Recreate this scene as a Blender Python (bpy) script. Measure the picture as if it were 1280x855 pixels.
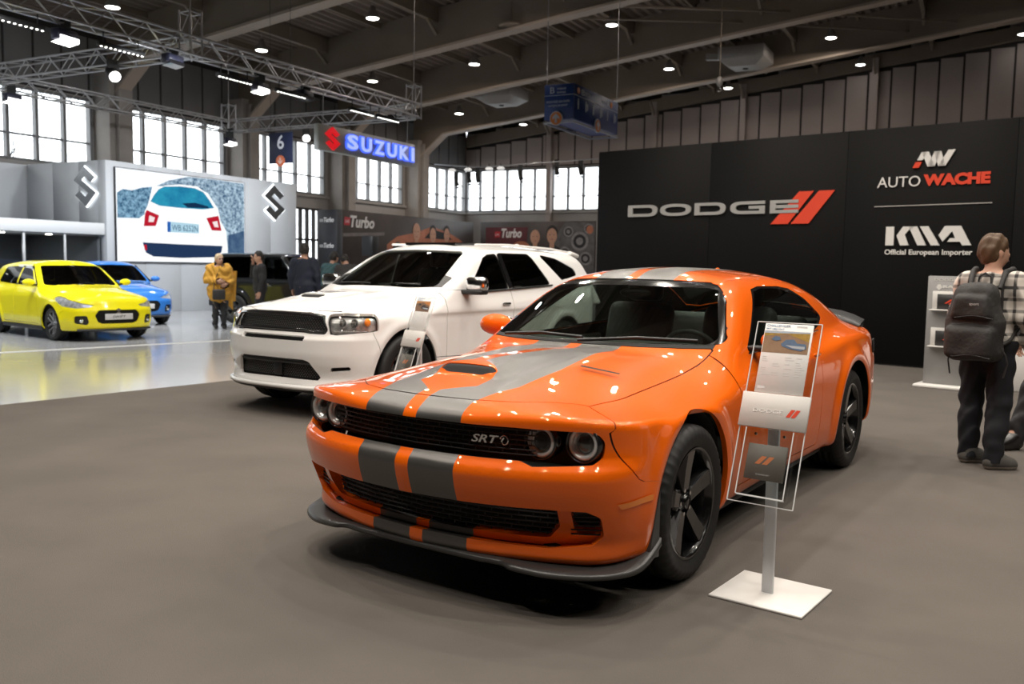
import bpy, bmesh, math, random
import numpy as np
from mathutils import Vector, Matrix

random.seed(7)
rng = np.random.default_rng(7)
SC = bpy.context.scene
COL = SC.collection
for _o in list(bpy.data.objects):
    bpy.data.objects.remove(_o)

# ------------------------------------------------------------------ camera
CAM_F, CAM_PITCH, CAM_ROLL, CAM_H = 1112.0, 0.085, -0.017, 1.443
_c, _s = math.cos(CAM_PITCH), math.sin(CAM_PITCH)
_fw, _up, _rt = Vector((0, _c, -_s)), Vector((0, _s, _c)), Vector((1, 0, 0))
_cr, _sr = math.cos(CAM_ROLL), math.sin(CAM_ROLL)
_R, _U = _rt * _cr - _up * _sr, _rt * _sr + _up * _cr
cam_data = bpy.data.cameras.new('camera')
cam_data.sensor_width = 36.0
cam_data.lens = CAM_F / 1280 * 36.0
cam_data.clip_end = 400
cam_data.dof.use_dof = True
cam_data.dof.focus_distance = 4.6
cam_data.dof.aperture_fstop = 3.2
cam = bpy.data.objects.new('camera', cam_data)
cam.matrix_world = Matrix(((_R.x, _U.x, -_fw.x, 0), (_R.y, _U.y, -_fw.y, 0), (_R.z, _U.z, -_fw.z, CAM_H), (0, 0, 0, 1)))
COL.objects.link(cam)
SC.camera = cam

# ------------------------------------------------------------------ world: overcast daylight outside the hall
world = bpy.data.worlds.new('overcast_sky')
SC.world = world
world.use_nodes = True
_n = world.node_tree.nodes
_n['Background'].inputs[0].default_value = (0.93, 0.96, 1.0, 1)
_n['Background'].inputs[1].default_value = 4.2

SC.view_settings.view_transform = 'Standard'
SC.view_settings.look = 'None'
SC.view_settings.exposure = 0.0
SC.view_settings.gamma = 1.0
SC.view_settings.use_curve_mapping = False
try:
    SC.cycles.max_bounces = 8
    SC.cycles.diffuse_bounces = 3
    SC.cycles.glossy_bounces = 4
    SC.cycles.transmission_bounces = 6
    SC.cycles.transparent_max_bounces = 12
    SC.cycles.caustics_reflective = False
    SC.cycles.caustics_refractive = False
    SC.cycles.sample_clamp_indirect = 6.0
    SC.cycles.use_denoising = True
except Exception:
    pass

# hall frame: t = metres from the left wall along the back wall, s = metres from the back wall towards the viewer
HA = math.radians(28.0)
HK = Vector((-2.91, 53.58, 0))
HT = Vector((math.cos(HA), -math.sin(HA), 0))
HS = Vector((-math.sin(HA), -math.cos(HA), 0))
HROT = -HA


def hp(t, s, z=0.0):
    return HK + HT * t + HS * s + Vector((0, 0, z))


# large lamps: the lighting rig above the stand (all above the frame), its housings are built with the rig below
# (x, y, z, size, watts, colour)
RIG = []
for _a in range(7):
    for _b in range(6):
        _x, _y = -5.0 + _a * 1.85 + (_b % 2) * .5, 0.4 + _b * 2.75 + (_a % 2) * .6
        if (_a == 0 and _b == 0) or _x * .643 + _y * .766 > 13.6:
            continue
        RIG.append((_x, _y, 6.6, 0.17, 48.0, (1.0, 0.92, 0.82)))
for _i, (_x, _y, _z, _sz, _w, _c3) in enumerate(RIG):
    _l = bpy.data.lights.new('rig_lamp', 'AREA')
    _l.shape = 'DISK'
    _l.size = _sz
    _l.energy = _w
    _l.color = _c3
    _l.spread = math.radians(150)
    _lo = bpy.data.objects.new('rig_lamp', _l)
    _lo.location = (_x, _y, _z)
    COL.objects.link(_lo)
# far stand light (cool white): some at its floods, the rest added for brightness
for (_t, _s2) in [(12.3, 34.9), (12.3, 29.85), (11.7, 26.0), (13.8, 37.0), (12.4, 38.6), (13.6, 32.4)]:
    _l = bpy.data.lights.new('stand_lamp_and_fill', 'AREA')
    _l.shape = 'DISK'
    _l.size = 0.36
    _l.energy = 180.0
    _l.color = (0.95, 0.97, 1.0)
    _l.spread = math.radians(150)
    _lo = bpy.data.objects.new('stand_lamp_and_fill', _l)
    _lo.location = hp(_t, _s2, 5.38)
    _lo.rotation_euler = (HT * -.62 + Vector((0, 0, -.78))).to_track_quat('-Z', 'Y').to_euler()   # aimed at the stand
    COL.objects.link(_lo)
# hall lamps far along the ceiling
for (_t, _s2) in [(4.7, 8.5), (9.5, 15.2), (15.2, 8.5), (21.7, 8.0), (21.0, 18.0), (15.2, 22.0), (30.0, 12.0)]:
    _l = bpy.data.lights.new('hall_lamp', 'AREA')
    _l.shape = 'DISK'
    _l.size = 0.40
    _l.energy = 520.0
    _l.color = (1.0, 0.87, 0.76)
    _lo = bpy.data.objects.new('hall_lamp', _l)
    _lo.location = hp(_t, _s2, 8.2 + .115 * _t)
    COL.objects.link(_lo)


# ------------------------------------------------------------------ materials
MATS = {}


def mat(name, color, rough=0.5, metal=0.0, noise=0.0, nscale=8.0, bump=0.0, bscale=60.0, emit=0.0, ecol=None,
        coat=0.0, alpha=1.0, spec=None, trans=0.0, sample=True):
    if name in MATS:
        return MATS[name]
    m = bpy.data.materials.new(name)
    m.use_nodes = True
    nt = m.node_tree
    b = nt.nodes['Principled BSDF']
    c4 = (color[0], color[1], color[2], 1)
    b.inputs['Base Color'].default_value = c4
    b.inputs['Roughness'].default_value = rough
    b.inputs['Metallic'].default_value = metal
    if spec is not None:
        b.inputs['Specular IOR Level'].default_value = spec
    if coat:
        b.inputs['Coat Weight'].default_value = coat
        b.inputs['Coat Roughness'].default_value = 0.012
    if trans:
        b.inputs['Transmission Weight'].default_value = trans
    if alpha < 1:
        b.inputs['Alpha'].default_value = alpha
    if emit:
        b.inputs['Emission Color'].default_value = (*(ecol or color), 1)
        b.inputs['Emission Strength'].default_value = emit
        if not sample:
            m.cycles.emission_sampling = 'NONE'
    tc = None
    if noise or bump:
        tc = nt.nodes.new('ShaderNodeTexCoord')
    if noise:
        nz = nt.nodes.new('ShaderNodeTexNoise')
        nz.inputs['Scale'].default_value = nscale
        nz.inputs['Detail'].default_value = 5
        nt.links.new(tc.outputs['Object'], nz.inputs['Vector'])
        mx = nt.nodes.new('ShaderNodeMix')
        mx.data_type = 'RGBA'
        mx.inputs['A'].default_value = tuple(max(0, x * (1 - noise)) for x in color) + (1,)
        mx.inputs['B'].default_value = tuple(min(1, x * (1 + noise)) for x in color) + (1,)
        nt.links.new(nz.outputs['Fac'], mx.inputs['Factor'])
        nt.links.new(mx.outputs['Result'], b.inputs['Base Color'])
    if bump:
        nb = nt.nodes.new('ShaderNodeTexNoise')
        nb.inputs['Scale'].default_value = bscale
        nb.inputs['Detail'].default_value = 4
        nt.links.new(tc.outputs['Object'], nb.inputs['Vector'])
        bp = nt.nodes.new('ShaderNodeBump')
        bp.inputs['Strength'].default_value = bump
        bp.inputs['Distance'].default_value = 0.02
        nt.links.new(nb.outputs['Fac'], bp.inputs['Height'])
        nt.links.new(bp.outputs['Normal'], b.inputs['Normal'])
    MATS[name] = m
    return m


def glass_mat(name, tint=(0.9, 0.95, 0.93), refl=1.0, ior=1.5, rough=0.0):
    """thin sheet: tinted see-through with a Fresnel reflection"""
    if name in MATS:
        return MATS[name]
    m = bpy.data.materials.new(name)
    m.use_nodes = True
    nt = m.node_tree
    nt.nodes.remove(nt.nodes['Principled BSDF'])
    out = nt.nodes['Material Output']
    tr = nt.nodes.new('ShaderNodeBsdfTransparent')
    tr.inputs['Color'].default_value = (*tint, 1)
    gl = nt.nodes.new('ShaderNodeBsdfGlossy')
    gl.inputs['Roughness'].default_value = rough
    gl.inputs['Color'].default_value = (refl, refl, refl, 1)
    fr = nt.nodes.new('ShaderNodeFresnel')
    ge = nt.nodes.new('ShaderNodeNewGeometry')
    mr = nt.nodes.new('ShaderNodeMapRange')      # same reflection from both sides of the sheet
    mr.inputs[3].default_value = ior
    mr.inputs[4].default_value = 1 / ior
    nt.links.new(ge.outputs['Backfacing'], mr.inputs[0])
    nt.links.new(mr.outputs[0], fr.inputs['IOR'])
    mx = nt.nodes.new('ShaderNodeMixShader')
    nt.links.new(fr.outputs['Fac'], mx.inputs['Fac'])
    nt.links.new(tr.outputs[0], mx.inputs[1])
    nt.links.new(gl.outputs[0], mx.inputs[2])
    nt.links.new(mx.outputs[0], out.inputs['Surface'])
    MATS[name] = m
    return m


# ------------------------------------------------------------------ objects
def tag(o, label=None, cat=None, group=None, kind=None):
    if label:
        o['label'] = label
    if cat:
        o['category'] = cat
    if group:
        o['group'] = group
    if kind:
        o['kind'] = kind
    return o


def empty(name, loc=(0, 0, 0), rz=0.0, label=None, cat=None, group=None, parent=None):
    o = bpy.data.objects.new(name, None)
    o.empty_display_size = 0.2
    o.location = loc
    o.rotation_euler = (0, 0, rz)
    COL.objects.link(o)
    if parent:
        o.parent = parent
    return tag(o, label, cat, group)


def link(name, mesh, m=None, parent=None, loc=None, rot=None):
    o = bpy.data.objects.new(name, mesh)
    COL.objects.link(o)
    if m is not None:
        if isinstance(m, (list, tuple)):
            for x in m:
                mesh.materials.append(x)
        elif not mesh.materials:
            mesh.materials.append(m)
    if parent is not None:
        o.parent = parent
    if loc is not None:
        o.location = loc
    if rot is not None:
        o.rotation_euler = rot
    return o


def copy_tree(o, parent=None):
    c = o.copy()
    COL.objects.link(c)
    c.parent = parent
    for ch in o.children:
        copy_tree(ch, c)
    return c


class MB:
    """collects simple shapes into one mesh"""

    def __init__(self):
        self.v, self.f, self.sm, self.mi = [], [], [], []

    def add(self, vs, fs, smooth=False, mi=0):
        b = len(self.v)
        self.v += [tuple(p) for p in vs]
        self.f += [tuple(i + b for i in f) for f in fs]
        self.sm += [smooth] * len(fs)
        self.mi += [mi] * len(fs)
        return self

    def box(self, c, d, rz=0.0, mi=0, M=None):
        x, y, z = d[0] / 2, d[1] / 2, d[2] / 2
        ps = [Vector((a * x, b * y, e * z)) for e in (-1, 1) for a, b in ((-1, -1), (1, -1), (1, 1), (-1, 1))]
        if rz:
            ps = [Matrix.Rotation(rz, 3, 'Z') @ p for p in ps]
        if M is not None:
            ps = [M @ p for p in ps]
        ps = [p + Vector(c) for p in ps]
        return self.add(ps, [(3, 2, 1, 0), (4, 5, 6, 7), (0, 1, 5, 4), (1, 2, 6, 5), (2, 3, 7, 6), (3, 0, 4, 7)], mi=mi)

    def bar(self, p0, p1, w, h, up=(0, 0, 1), mi=0):
        p0, p1 = Vector(p0), Vector(p1)
        d = (p1 - p0).normalized()
        a = d.cross(Vector(up))
        if a.length < 1e-5:
            a = d.cross(Vector((1, 0, 0)))
        a.normalize()
        b = a.cross(d)
        ps = [p + a * sx * w / 2 + b * sy * h / 2 for p in (p0, p1) for sx, sy in ((-1, -1), (1, -1), (1, 1), (-1, 1))]
        return self.add(ps, [(3, 2, 1, 0), (4, 5, 6, 7), (0, 1, 5, 4), (1, 2, 6, 5), (2, 3, 7, 6), (3, 0, 4, 7)], mi=mi)

    def cyl(self, p0, p1, r0, r1=None, n=16, caps=True, smooth=True, mi=0):
        r1 = r0 if r1 is None else r1
        p0, p1 = Vector(p0), Vector(p1)
        d = (p1 - p0).normalized()
        a = d.orthogonal().normalized()
        b = d.cross(a)
        vs = []
        for p, r in ((p0, r0), (p1, r1)):
            for i in range(n):
                t = 2 * math.pi * i / n
                vs.append(p + (a * math.cos(t) + b * math.sin(t)) * r)
        self.add(vs, [(i, (i + 1) % n, n + (i + 1) % n, n + i) for i in range(n)], smooth, mi)
        if caps:
            self.add(vs[:n], [tuple(range(n - 1, -1, -1))], False, mi)
            self.add(vs[n:], [tuple(range(n))], False, mi)
        return self

    def lathe(self, prof, c=(0, 0, 0), axis='Z', n=32, smooth=True, mi=0, mod=None, closed=False):
        """prof: list of (r, h); revolved about the axis"""
        vs, m = [], len(prof)
        for i in range(n):
            t = 2 * math.pi * i / n
            for j, (r, h) in enumerate(prof):
                rr = r if mod is None else mod(i, j, r)
                x, y = rr * math.cos(t), rr * math.sin(t)
                p = {'Z': (x, y, h), 'Y': (x, h, y), 'X': (h, x, y)}[axis]
                vs.append((p[0] + c[0], p[1] + c[1], p[2] + c[2]))
        fs = []
        for i in range(n):
            k = (i + 1) % n
            for j in range(m if closed else m - 1):
                q = (j + 1) % m
                f = (i * m + j, k * m + j, k * m + q, i * m + q)
                fs.append(f if axis != 'Y' else f[::-1])
        return self.add(vs, fs, smooth, mi)

    def prism(self, poly, h0, h1, plane='XY', mi=0, smooth=False):
        n = len(poly)

        def P(a, b, h):
            return {'XY': (a, b, h), 'XZ': (a, h, b), 'YZ': (h, a, b)}[plane]
        vs = [P(a, b, h0) for a, b in poly] + [P(a, b, h1) for a, b in poly]
        fs = [tuple(range(n))[::-1], tuple(range(n, 2 * n))]
        self.add(vs, fs, False, mi)
        self.add(vs, [(i, (i + 1) % n, n + (i + 1) % n, n + i) for i in range(n)], smooth, mi)
        return self

    def tube(self, path, r, n=8, smooth=True, mi=0, closed=False):
        P = [Vector(p) for p in path]
        rs = r if isinstance(r, (list, tuple)) else [r] * len(P)
        vs = []
        a = None
        for i, p in enumerate(P):
            if closed:
                d = (P[(i + 1) % len(P)] - P[i - 1]).normalized()
            else:
                d = (P[min(i + 1, len(P) - 1)] - P[max(i - 1, 0)]).normalized()
            a = d.orthogonal().normalized() if a is None else (a - d * a.dot(d)).normalized()
            b = d.cross(a)
            for k in range(n):
                t = 2 * math.pi * k / n
                vs.append(p + (a * math.cos(t) + b * math.sin(t)) * rs[i])
        m = len(P)
        fs = []
        for i in range(m if closed else m - 1):
            j = (i + 1) % m
            for k in range(n):
                q = (k + 1) % n
                fs.append((i * n + k, i * n + q, j * n + q, j * n + k))
        self.add(vs, fs, smooth, mi)
        if not closed:
            self.add(vs[:n], [tuple(range(n - 1, -1, -1))], False, mi)
            self.add(vs[-n:], [tuple(range(n))], False, mi)
        return self

    def ball(self, c, r, n=12, m=8, mi=0, M=None):
        r = r if isinstance(r, (list, tuple)) else (r, r, r)
        vs = []
        for j in range(m + 1):
            p = math.pi * j / m
            for i in range(n):
                t = 2 * math.pi * i / n
                q = Vector((r[0] * math.sin(p) * math.cos(t), r[1] * math.sin(p) * math.sin(t), r[2] * math.cos(p)))
                if M is not None:
                    q = M @ q
                vs.append(q + Vector(c))
        fs = []
        for j in range(m):
            for i in range(n):
                k = (i + 1) % n
                fs.append((j * n + i, (j + 1) * n + i, (j + 1) * n + k, j * n + k))
        return self.add(vs, fs, True, mi)

    def grid(self, f, nu, nv, smooth=True, mi=0, flip=False):
        vs = [f(i / nu, j / nv) for i in range(nu + 1) for j in range(nv + 1)]
        fs = []
        for i in range(nu):
            for j in range(nv):
                a = i * (nv + 1) + j
                q = (a, a + nv + 1, a + nv + 2, a + 1)
                fs.append(q[::-1] if flip else q)
        return self.add(vs, fs, smooth, mi)

    def mesh(self, name, fix=False, bevel=0.0, segs=2):
        me = bpy.data.meshes.new(name)
        me.from_pydata(self.v, [], self.f)
        me.polygons.foreach_set('use_smooth', self.sm)
        me.polygons.foreach_set('material_index', self.mi)
        if bevel or fix:
            bm = bmesh.new()
            bm.from_mesh(me)
            bmesh.ops.remove_doubles(bm, verts=bm.verts, dist=1e-5)
            if bevel:
                es = [e for e in bm.edges if len(e.link_faces) == 2 and e.calc_face_angle(0) > 0.5]
                bmesh.ops.bevel(bm, geom=es, offset=bevel, segments=segs, affect='EDGES', profile=0.5)
                for f in bm.faces:
                    f.smooth = True
            if fix:
                bmesh.ops.recalc_face_normals(bm, faces=bm.faces)
            bm.to_mesh(me)
            bm.free()
            if bevel:
                try:
                    me.set_sharp_from_angle(angle=math.radians(50))
                except Exception:
                    pass
        me.update()
        return me

    def build(self, name, m=None, parent=None, loc=None, rot=None, fix=False, bevel=0.0, segs=2):
        return link(name, self.mesh(name, fix, bevel, segs), m, parent, loc, rot)


def rbox(name, m, parent, c, d, bevel=0.02, segs=2, rz=0, M=None):
    return MB().box(c, d, rz=rz, M=M).build(name, m, parent, bevel=bevel, segs=segs)


def text_mesh(s, size, depth=0.01, bold=0.0, align='CENTER', spacing=1.0, sx=1.0, shear=0.0, res=3):
    """flat lettering in local XY, reading along +X; depth in +Z"""
    cu = bpy.data.curves.new('lettering', 'FONT')
    cu.body = s
    cu.size = size
    cu.extrude = depth / 2
    cu.offset = bold
    cu.align_x = align
    cu.space_character = spacing
    cu.shear = shear
    cu.resolution_u = res
    o = bpy.data.objects.new('lettering', cu)
    me = bpy.data.meshes.new_from_object(o)
    bpy.data.objects.remove(o)
    bpy.data.curves.remove(cu)
    me.transform(Matrix.Scale(sx, 4, Vector((1, 0, 0))))
    me.materials.clear()
    me.name = 'lettering'
    return me


def put(me, name, m, parent, origin, xdir, ydir):
    """place a mesh modelled in local XY on a plane given by its reading and up directions (parent space)"""
    x = Vector(xdir).normalized()
    y = Vector(ydir).normalized()
    z = x.cross(y)
    me.transform(Matrix(((x.x, y.x, z.x, origin[0]), (x.y, y.y, z.y, origin[1]), (x.z, y.z, z.z, origin[2]), (0, 0, 0, 1))))
    return link(name, me, m, parent)


def text_on(s, size, m, parent, origin, xdir, ydir, name='lettering', depth=0.01, bold=0.0, align='CENTER', spacing=1.0, sx=1.0, shear=0.0, fit=None):
    me = text_mesh(s, size, depth, bold, align, spacing, sx, shear)
    if fit:
        co = np.zeros(len(me.vertices) * 3)
        me.vertices.foreach_get('co', co)
        co = co.reshape(-1, 3)
        w = co[:, 0].max() - co[:, 0].min()
        hh = co[:, 1].max() - co[:, 1].min()
        cx, y0 = (co[:, 0].max() + co[:, 0].min()) / 2, co[:, 1].min()
        me.transform(Matrix.Translation((-cx, -y0, 0)))
        me.transform(Matrix.Diagonal((fit[0] / w, fit[1] / hh, 1, 1)))
    return put(me, name, m, parent, origin, xdir, ydir)


# ------------------------------------------------------------------ smooth implicit surfaces (numpy)
def pch(pts):
    """smooth monotone curve through points -> fast callable"""
    x = np.array([p[0] for p in pts], float)
    y = np.array([p[1] for p in pts], float)
    h = np.diff(x)
    d = np.diff(y) / h
    m = np.zeros_like(x)
    m[0], m[-1] = d[0], d[-1]
    for i in range(1, len(x) - 1):
        if d[i - 1] * d[i] > 0:
            w1, w2 = 2 * h[i] + h[i - 1], h[i] + 2 * h[i - 1]
            m[i] = (w1 + w2) / (w1 / d[i - 1] + w2 / d[i])
    X = np.linspace(x[0], x[-1], 600)
    k = np.clip(np.searchsorted(x, X) - 1, 0, len(x) - 2)
    t = (X - x[k]) / h[k]
    Y = (2 * t**3 - 3 * t**2 + 1) * y[k] + (t**3 - 2 * t**2 + t) * h[k] * m[k] + (-2 * t**3 + 3 * t**2) * y[k + 1] + (t**3 - t**2) * h[k] * m[k + 1]
    return lambda q: np.interp(q, X, Y)


def smax(a, b, k):
    h = np.maximum(k - np.abs(a - b), 0) / k
    return np.maximum(a, b) + h * h * (k / 4)


def smin(a, b, k):
    h = np.maximum(k - np.abs(a - b), 0) / k
    return np.minimum(a, b) - h * h * (k / 4)


def sd_poly(px, py, poly, r=0.0):
    """signed distance to a polygon (negative inside); corners rounded by r"""
    P = np.array(poly, float)
    if r:
        c = P.mean(0)
        n = len(P)
        ar = 0.5 * sum(P[i][0] * P[(i + 1) % n][1] - P[(i + 1) % n][0] * P[i][1] for i in range(n))
        sg = 1 if ar > 0 else -1
        Q = []
        for i in range(n):
            a, b, e = P[i - 1], P[i], P[(i + 1) % n]
            d1 = (b - a) / np.linalg.norm(b - a)
            d2 = (e - b) / np.linalg.norm(e - b)
            n1, n2 = sg * np.array([-d1[1], d1[0]]), sg * np.array([-d2[1], d2[0]])
            bis = n1 + n2
            L = np.linalg.norm(bis)
            bis = bis / max(L, 1e-6)
            Q.append(b + bis * min(r / max(bis @ n1, 0.35), 3 * r))
        P = np.array(Q)
    d = np.full(np.shape(px), 1e9)
    ins = np.zeros(np.shape(px), bool)
    n = len(P)
    for i in range(n):
        a, b = P[i], P[(i + 1) % n]
        e = b - a
        wx, wy = px - a[0], py - a[1]
        t = np.clip((wx * e[0] + wy * e[1]) / (e @ e + 1e-12), 0, 1)
        d = np.minimum(d, (wx - e[0] * t)**2 + (wy - e[1] * t)**2)
        if abs(b[1] - a[1]) > 1e-12:
            c = ((a[1] > py) != (b[1] > py)) & (px < (b[0] - a[0]) * (py - a[1]) / (b[1] - a[1]) + a[0])
            ins ^= c
    d = np.sqrt(d)
    return np.where(ins, -d, d) - r


def grad(F, V, e=1.5e-3):
    x, y, z = V[:, 0], V[:, 1], V[:, 2]
    return np.stack([F(x + e, y, z) - F(x - e, y, z), F(x, y + e, z) - F(x, y - e, z), F(x, y, z + e) - F(x, y, z - e)], 1) / (2 * e)


def isosurface(F, lo, hi, h, newton=3):
    """mesh of F = 0 (F negative inside): dict V, N, T"""
    ax = [np.arange(lo[i] - 1.37 * h, hi[i] + 2 * h, h) for i in range(3)]
    G = F(ax[0][:, None, None], ax[1][None, :, None], ax[2][None, None, :])
    G = np.broadcast_to(G, tuple(len(a) for a in ax)).astype(np.float32)
    S = G < 0
    n = [len(a) - 1 for a in ax]
    cnt = np.zeros(n, np.int8)
    for dx in (0, 1):
        for dy in (0, 1):
            for dz in (0, 1):
                cnt += S[dx:dx + n[0], dy:dy + n[1], dz:dz + n[2]]
    I, J, K = np.nonzero((cnt > 0) & (cnt < 8))
    cid = np.full(n, -1, np.int64)
    cid[I, J, K] = np.arange(len(I))
    acc = np.zeros((len(I), 3))
    num = np.zeros(len(I))
    corners = [(a, b, c) for a in (0, 1) for b in (0, 1) for c in (0, 1)]
    for a in corners:
        for k in range(3):
            if a[k] == 0:
                b = list(a)
                b[k] = 1
                ga = G[I + a[0], J + a[1], K + a[2]]
                gb = G[I + b[0], J + b[1], K + b[2]]
                m = (ga < 0) != (gb < 0)
                t = np.where(m, ga / np.where(m, ga - gb, 1), 0)
                p = np.zeros((len(I), 3))
                for q in range(3):
                    p[:, q] = a[q]
                p[:, k] += t
                acc[m] += p[m]
                num += m
    V = acc / np.maximum(num, 1)[:, None] + np.stack([I, J, K], 1)
    V = np.stack([ax[i][0] + V[:, i] * h for i in range(3)], 1)
    quads = []
    for k in range(3):
        sl0 = [slice(None)] * 3
        sl1 = [slice(None)] * 3
        sl0[k], sl1[k] = slice(0, -1), slice(1, None)
        A, B = S[tuple(sl0)], S[tuple(sl1)]
        E = np.stack(np.nonzero(A != B), 1)
        a, b = (k + 1) % 3, (k + 2) % 3
        E = E[(E[:, a] > 0) & (E[:, b] > 0) & (E[:, a] < n[a]) & (E[:, b] < n[b])]

        def c(da, db):
            q = E.copy()
            q[:, a] += da
            q[:, b] += db
            return cid[q[:, 0], q[:, 1], q[:, 2]]
        Q = np.stack([c(-1, -1), c(0, -1), c(0, 0), c(-1, 0)], 1)
        fl = ~A[E[:, 0], E[:, 1], E[:, 2]]
        Q[fl] = Q[fl][:, ::-1]
        quads.append(Q)
    Q = np.concatenate(quads)
    Q = Q[(Q >= 0).all(1)]
    for _ in range(newton):
        g = grad(F, V)
        f = F(V[:, 0], V[:, 1], V[:, 2])
        st = (f / np.maximum((g * g).sum(1), 0.05))[:, None] * g
        L = np.linalg.norm(st, axis=1, keepdims=True)
        V = V - st * np.minimum(1, 0.6 * h / np.maximum(L, 1e-9))
    g = grad(F, V)
    N = g / np.maximum(np.linalg.norm(g, axis=1, keepdims=True), 1e-9)
    T = np.concatenate([Q[:, [0, 1, 2]], Q[:, [0, 2, 3]]])
    return dict(V=V, N=N, T=T)


def clip(M, g, lim=0.0):
    """keep the part where g < lim, cutting triangles exactly on the line"""
    V, N, T = M['V'], M['N'], M['T']
    g = np.asarray(g, float) - lim
    g = np.where(np.abs(g) < 1e-6, 1e-6, g)
    ins = g < 0
    c = ins[T].sum(1)
    keep = T[c == 3]
    out = [keep]
    newV, newN = [V], [N]
    base = len(V)
    mixed = T[(c == 1) | (c == 2)]
    if len(mixed):
        ed = np.concatenate([mixed[:, [0, 1]], mixed[:, [1, 2]], mixed[:, [2, 0]]])
        eds = np.sort(ed, 1)
        u, inv = np.unique(eds, axis=0, return_inverse=True)
        inv = inv.reshape(-1)
        cross = ins[u[:, 0]] != ins[u[:, 1]]
        t = np.where(cross, g[u[:, 0]] / np.where(cross, g[u[:, 0]] - g[u[:, 1]], 1), 0)[:, None]
        pv = V[u[:, 0]] * (1 - t) + V[u[:, 1]] * t
        pn = N[u[:, 0]] * (1 - t) + N[u[:, 1]] * t
        pn /= np.maximum(np.linalg.norm(pn, axis=1, keepdims=True), 1e-9)
        newV.append(pv)
        newN.append(pn)
        m = len(mixed)
        e = [inv[:m] + base, inv[m:2 * m] + base, inv[2 * m:] + base]
        for k in range(3):
            a, b, d = mixed[:, k], mixed[:, (k + 1) % 3], mixed[:, (k + 2) % 3]
            eab, eda, ebd = e[k], e[(k + 2) % 3], e[(k + 1) % 3]
            one = ins[a] & ~ins[b] & ~ins[d]
            out.append(np.stack([a, eab, eda], 1)[one])
            two = ~ins[a] & ins[b] & ins[d]
            out.append(np.stack([eab, b, d], 1)[two])
            out.append(np.stack([eab, d, eda], 1)[two])
    return pack(np.concatenate(newV), np.concatenate(newN), np.concatenate(out))


def pack(V, N, T):
    V0 = V
    if len(T):
        area = np.linalg.norm(np.cross(V0[T[:, 1]] - V0[T[:, 0]], V0[T[:, 2]] - V0[T[:, 0]]), axis=1)
        T = T[area > 1e-10]
    u, inv = np.unique(T, return_inverse=True)
    return dict(V=V[u], N=N[u], T=inv.reshape(T.shape))


def split(M, g, gap=0.0):
    """(inside, outside) of the line g = 0 with a joint of width 2*gap"""
    return clip(M, g, -gap), clip(M, -np.asarray(g), -gap)


def rim(M, depth):
    """turn the edges of an open sheet inwards so that it has thickness"""
    V, N, T = M['V'], M['N'], M['T']
    if not len(T):
        return M
    ed = np.concatenate([T[:, [0, 1]], T[:, [1, 2]], T[:, [2, 0]]])
    key = np.sort(ed, 1)
    u, inv, cnt = np.unique(key, axis=0, return_inverse=True, return_counts=True)
    b = ed[cnt[inv.reshape(-1)] == 1]
    a0, a1 = V[b[:, 0]], V[b[:, 1]]
    n0, n1 = N[b[:, 0]], N[b[:, 1]]
    q = np.cross(a1 - a0, n0)
    q /= np.maximum(np.linalg.norm(q, axis=1, keepdims=True), 1e-9)
    k = len(V)
    m = len(b)
    nv = np.concatenate([a0, a1, a1 - n1 * depth, a0 - n0 * depth])
    nn = np.concatenate([q, q, q, q])
    i = np.arange(m)
    t1 = np.stack([k + m + i, k + i, k + 3 * m + i], 1)
    t2 = np.stack([k + m + i, k + 3 * m + i, k + 2 * m + i], 1)
    return dict(V=np.concatenate([V, nv]), N=np.concatenate([N, nn]), T=np.concatenate([T, t1, t2]))


def sheet(M, name, m, parent=None, depth=0.0, shift=0.0):
    if shift:
        M = dict(V=M['V'] + M['N'] * shift, N=M['N'], T=M['T'])
    if depth:
        M = rim(M, depth)
    me = bpy.data.meshes.new(name)
    V, T = M['V'], M['T']
    me.vertices.add(len(V))
    me.vertices.foreach_set('co', V.astype(np.float32).ravel())
    me.loops.add(len(T) * 3)
    me.loops.foreach_set('vertex_index', T.astype(np.int32).ravel())
    me.polygons.add(len(T))
    me.polygons.foreach_set('loop_start', np.arange(0, len(T) * 3, 3, dtype=np.int32))
    me.polygons.foreach_set('use_smooth', np.ones(len(T), bool))
    me.update(calc_edges=True)
    me.normals_split_custom_set_from_vertices(M['N'].astype(np.float32).tolist())
    return link(name, me, m, parent)
# ================================================================== the hall
M_CONC = mat('concrete', (0.34, 0.31, 0.28), 0.85, noise=0.25, nscale=1.5)
M_WALL = mat('wall_paint', (0.40, 0.38, 0.36), 0.8, noise=0.12, nscale=1.0)
M_PANEL = mat('wall_panel', (0.44, 0.375, 0.345), 0.7, noise=0.10, nscale=0.8)
M_PANEL_D = mat('wall_panel_dark', (0.17, 0.165, 0.16), 0.75, noise=0.15, nscale=0.8)
M_SEAM = mat('seam_dark', (0.035, 0.03, 0.028), 0.8, noise=0.1)
M_STEEL = mat('painted_girder_steel', (0.24, 0.195, 0.15), 0.6, noise=0.12, nscale=1.2)
M_FLANGE = mat('girder_flange_lit', (0.44, 0.36, 0.29), 0.55, noise=0.10, nscale=1.2)  # girder steel made lighter: light on the underside put into the colour
M_DECK = mat('roof_deck', (0.23, 0.185, 0.155), 0.65, noise=0.15, nscale=0.7)
M_FRAME = mat('window_frame_grey', (0.20, 0.20, 0.20), 0.5, noise=0.1)
M_PANE = glass_mat('window_glass', (0.96, 0.98, 0.98), ior=1.2)
M_CARPET = mat('stand_carpet', (0.125, 0.111, 0.099), 0.95, noise=0.22, nscale=1.3, bump=0.35, bscale=260, spec=0.1)
M_TILE = mat('polished_floor', (0.40, 0.41, 0.42), 0.13, noise=0.10, nscale=0.9, spec=0.6)

RS = 0.115          # roof slope
T1, S1 = 62.0, 60.0  # hall extent


def roof_z(t):
    return 9.45 + RS * (t if t < 31 else 62 - t)


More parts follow.
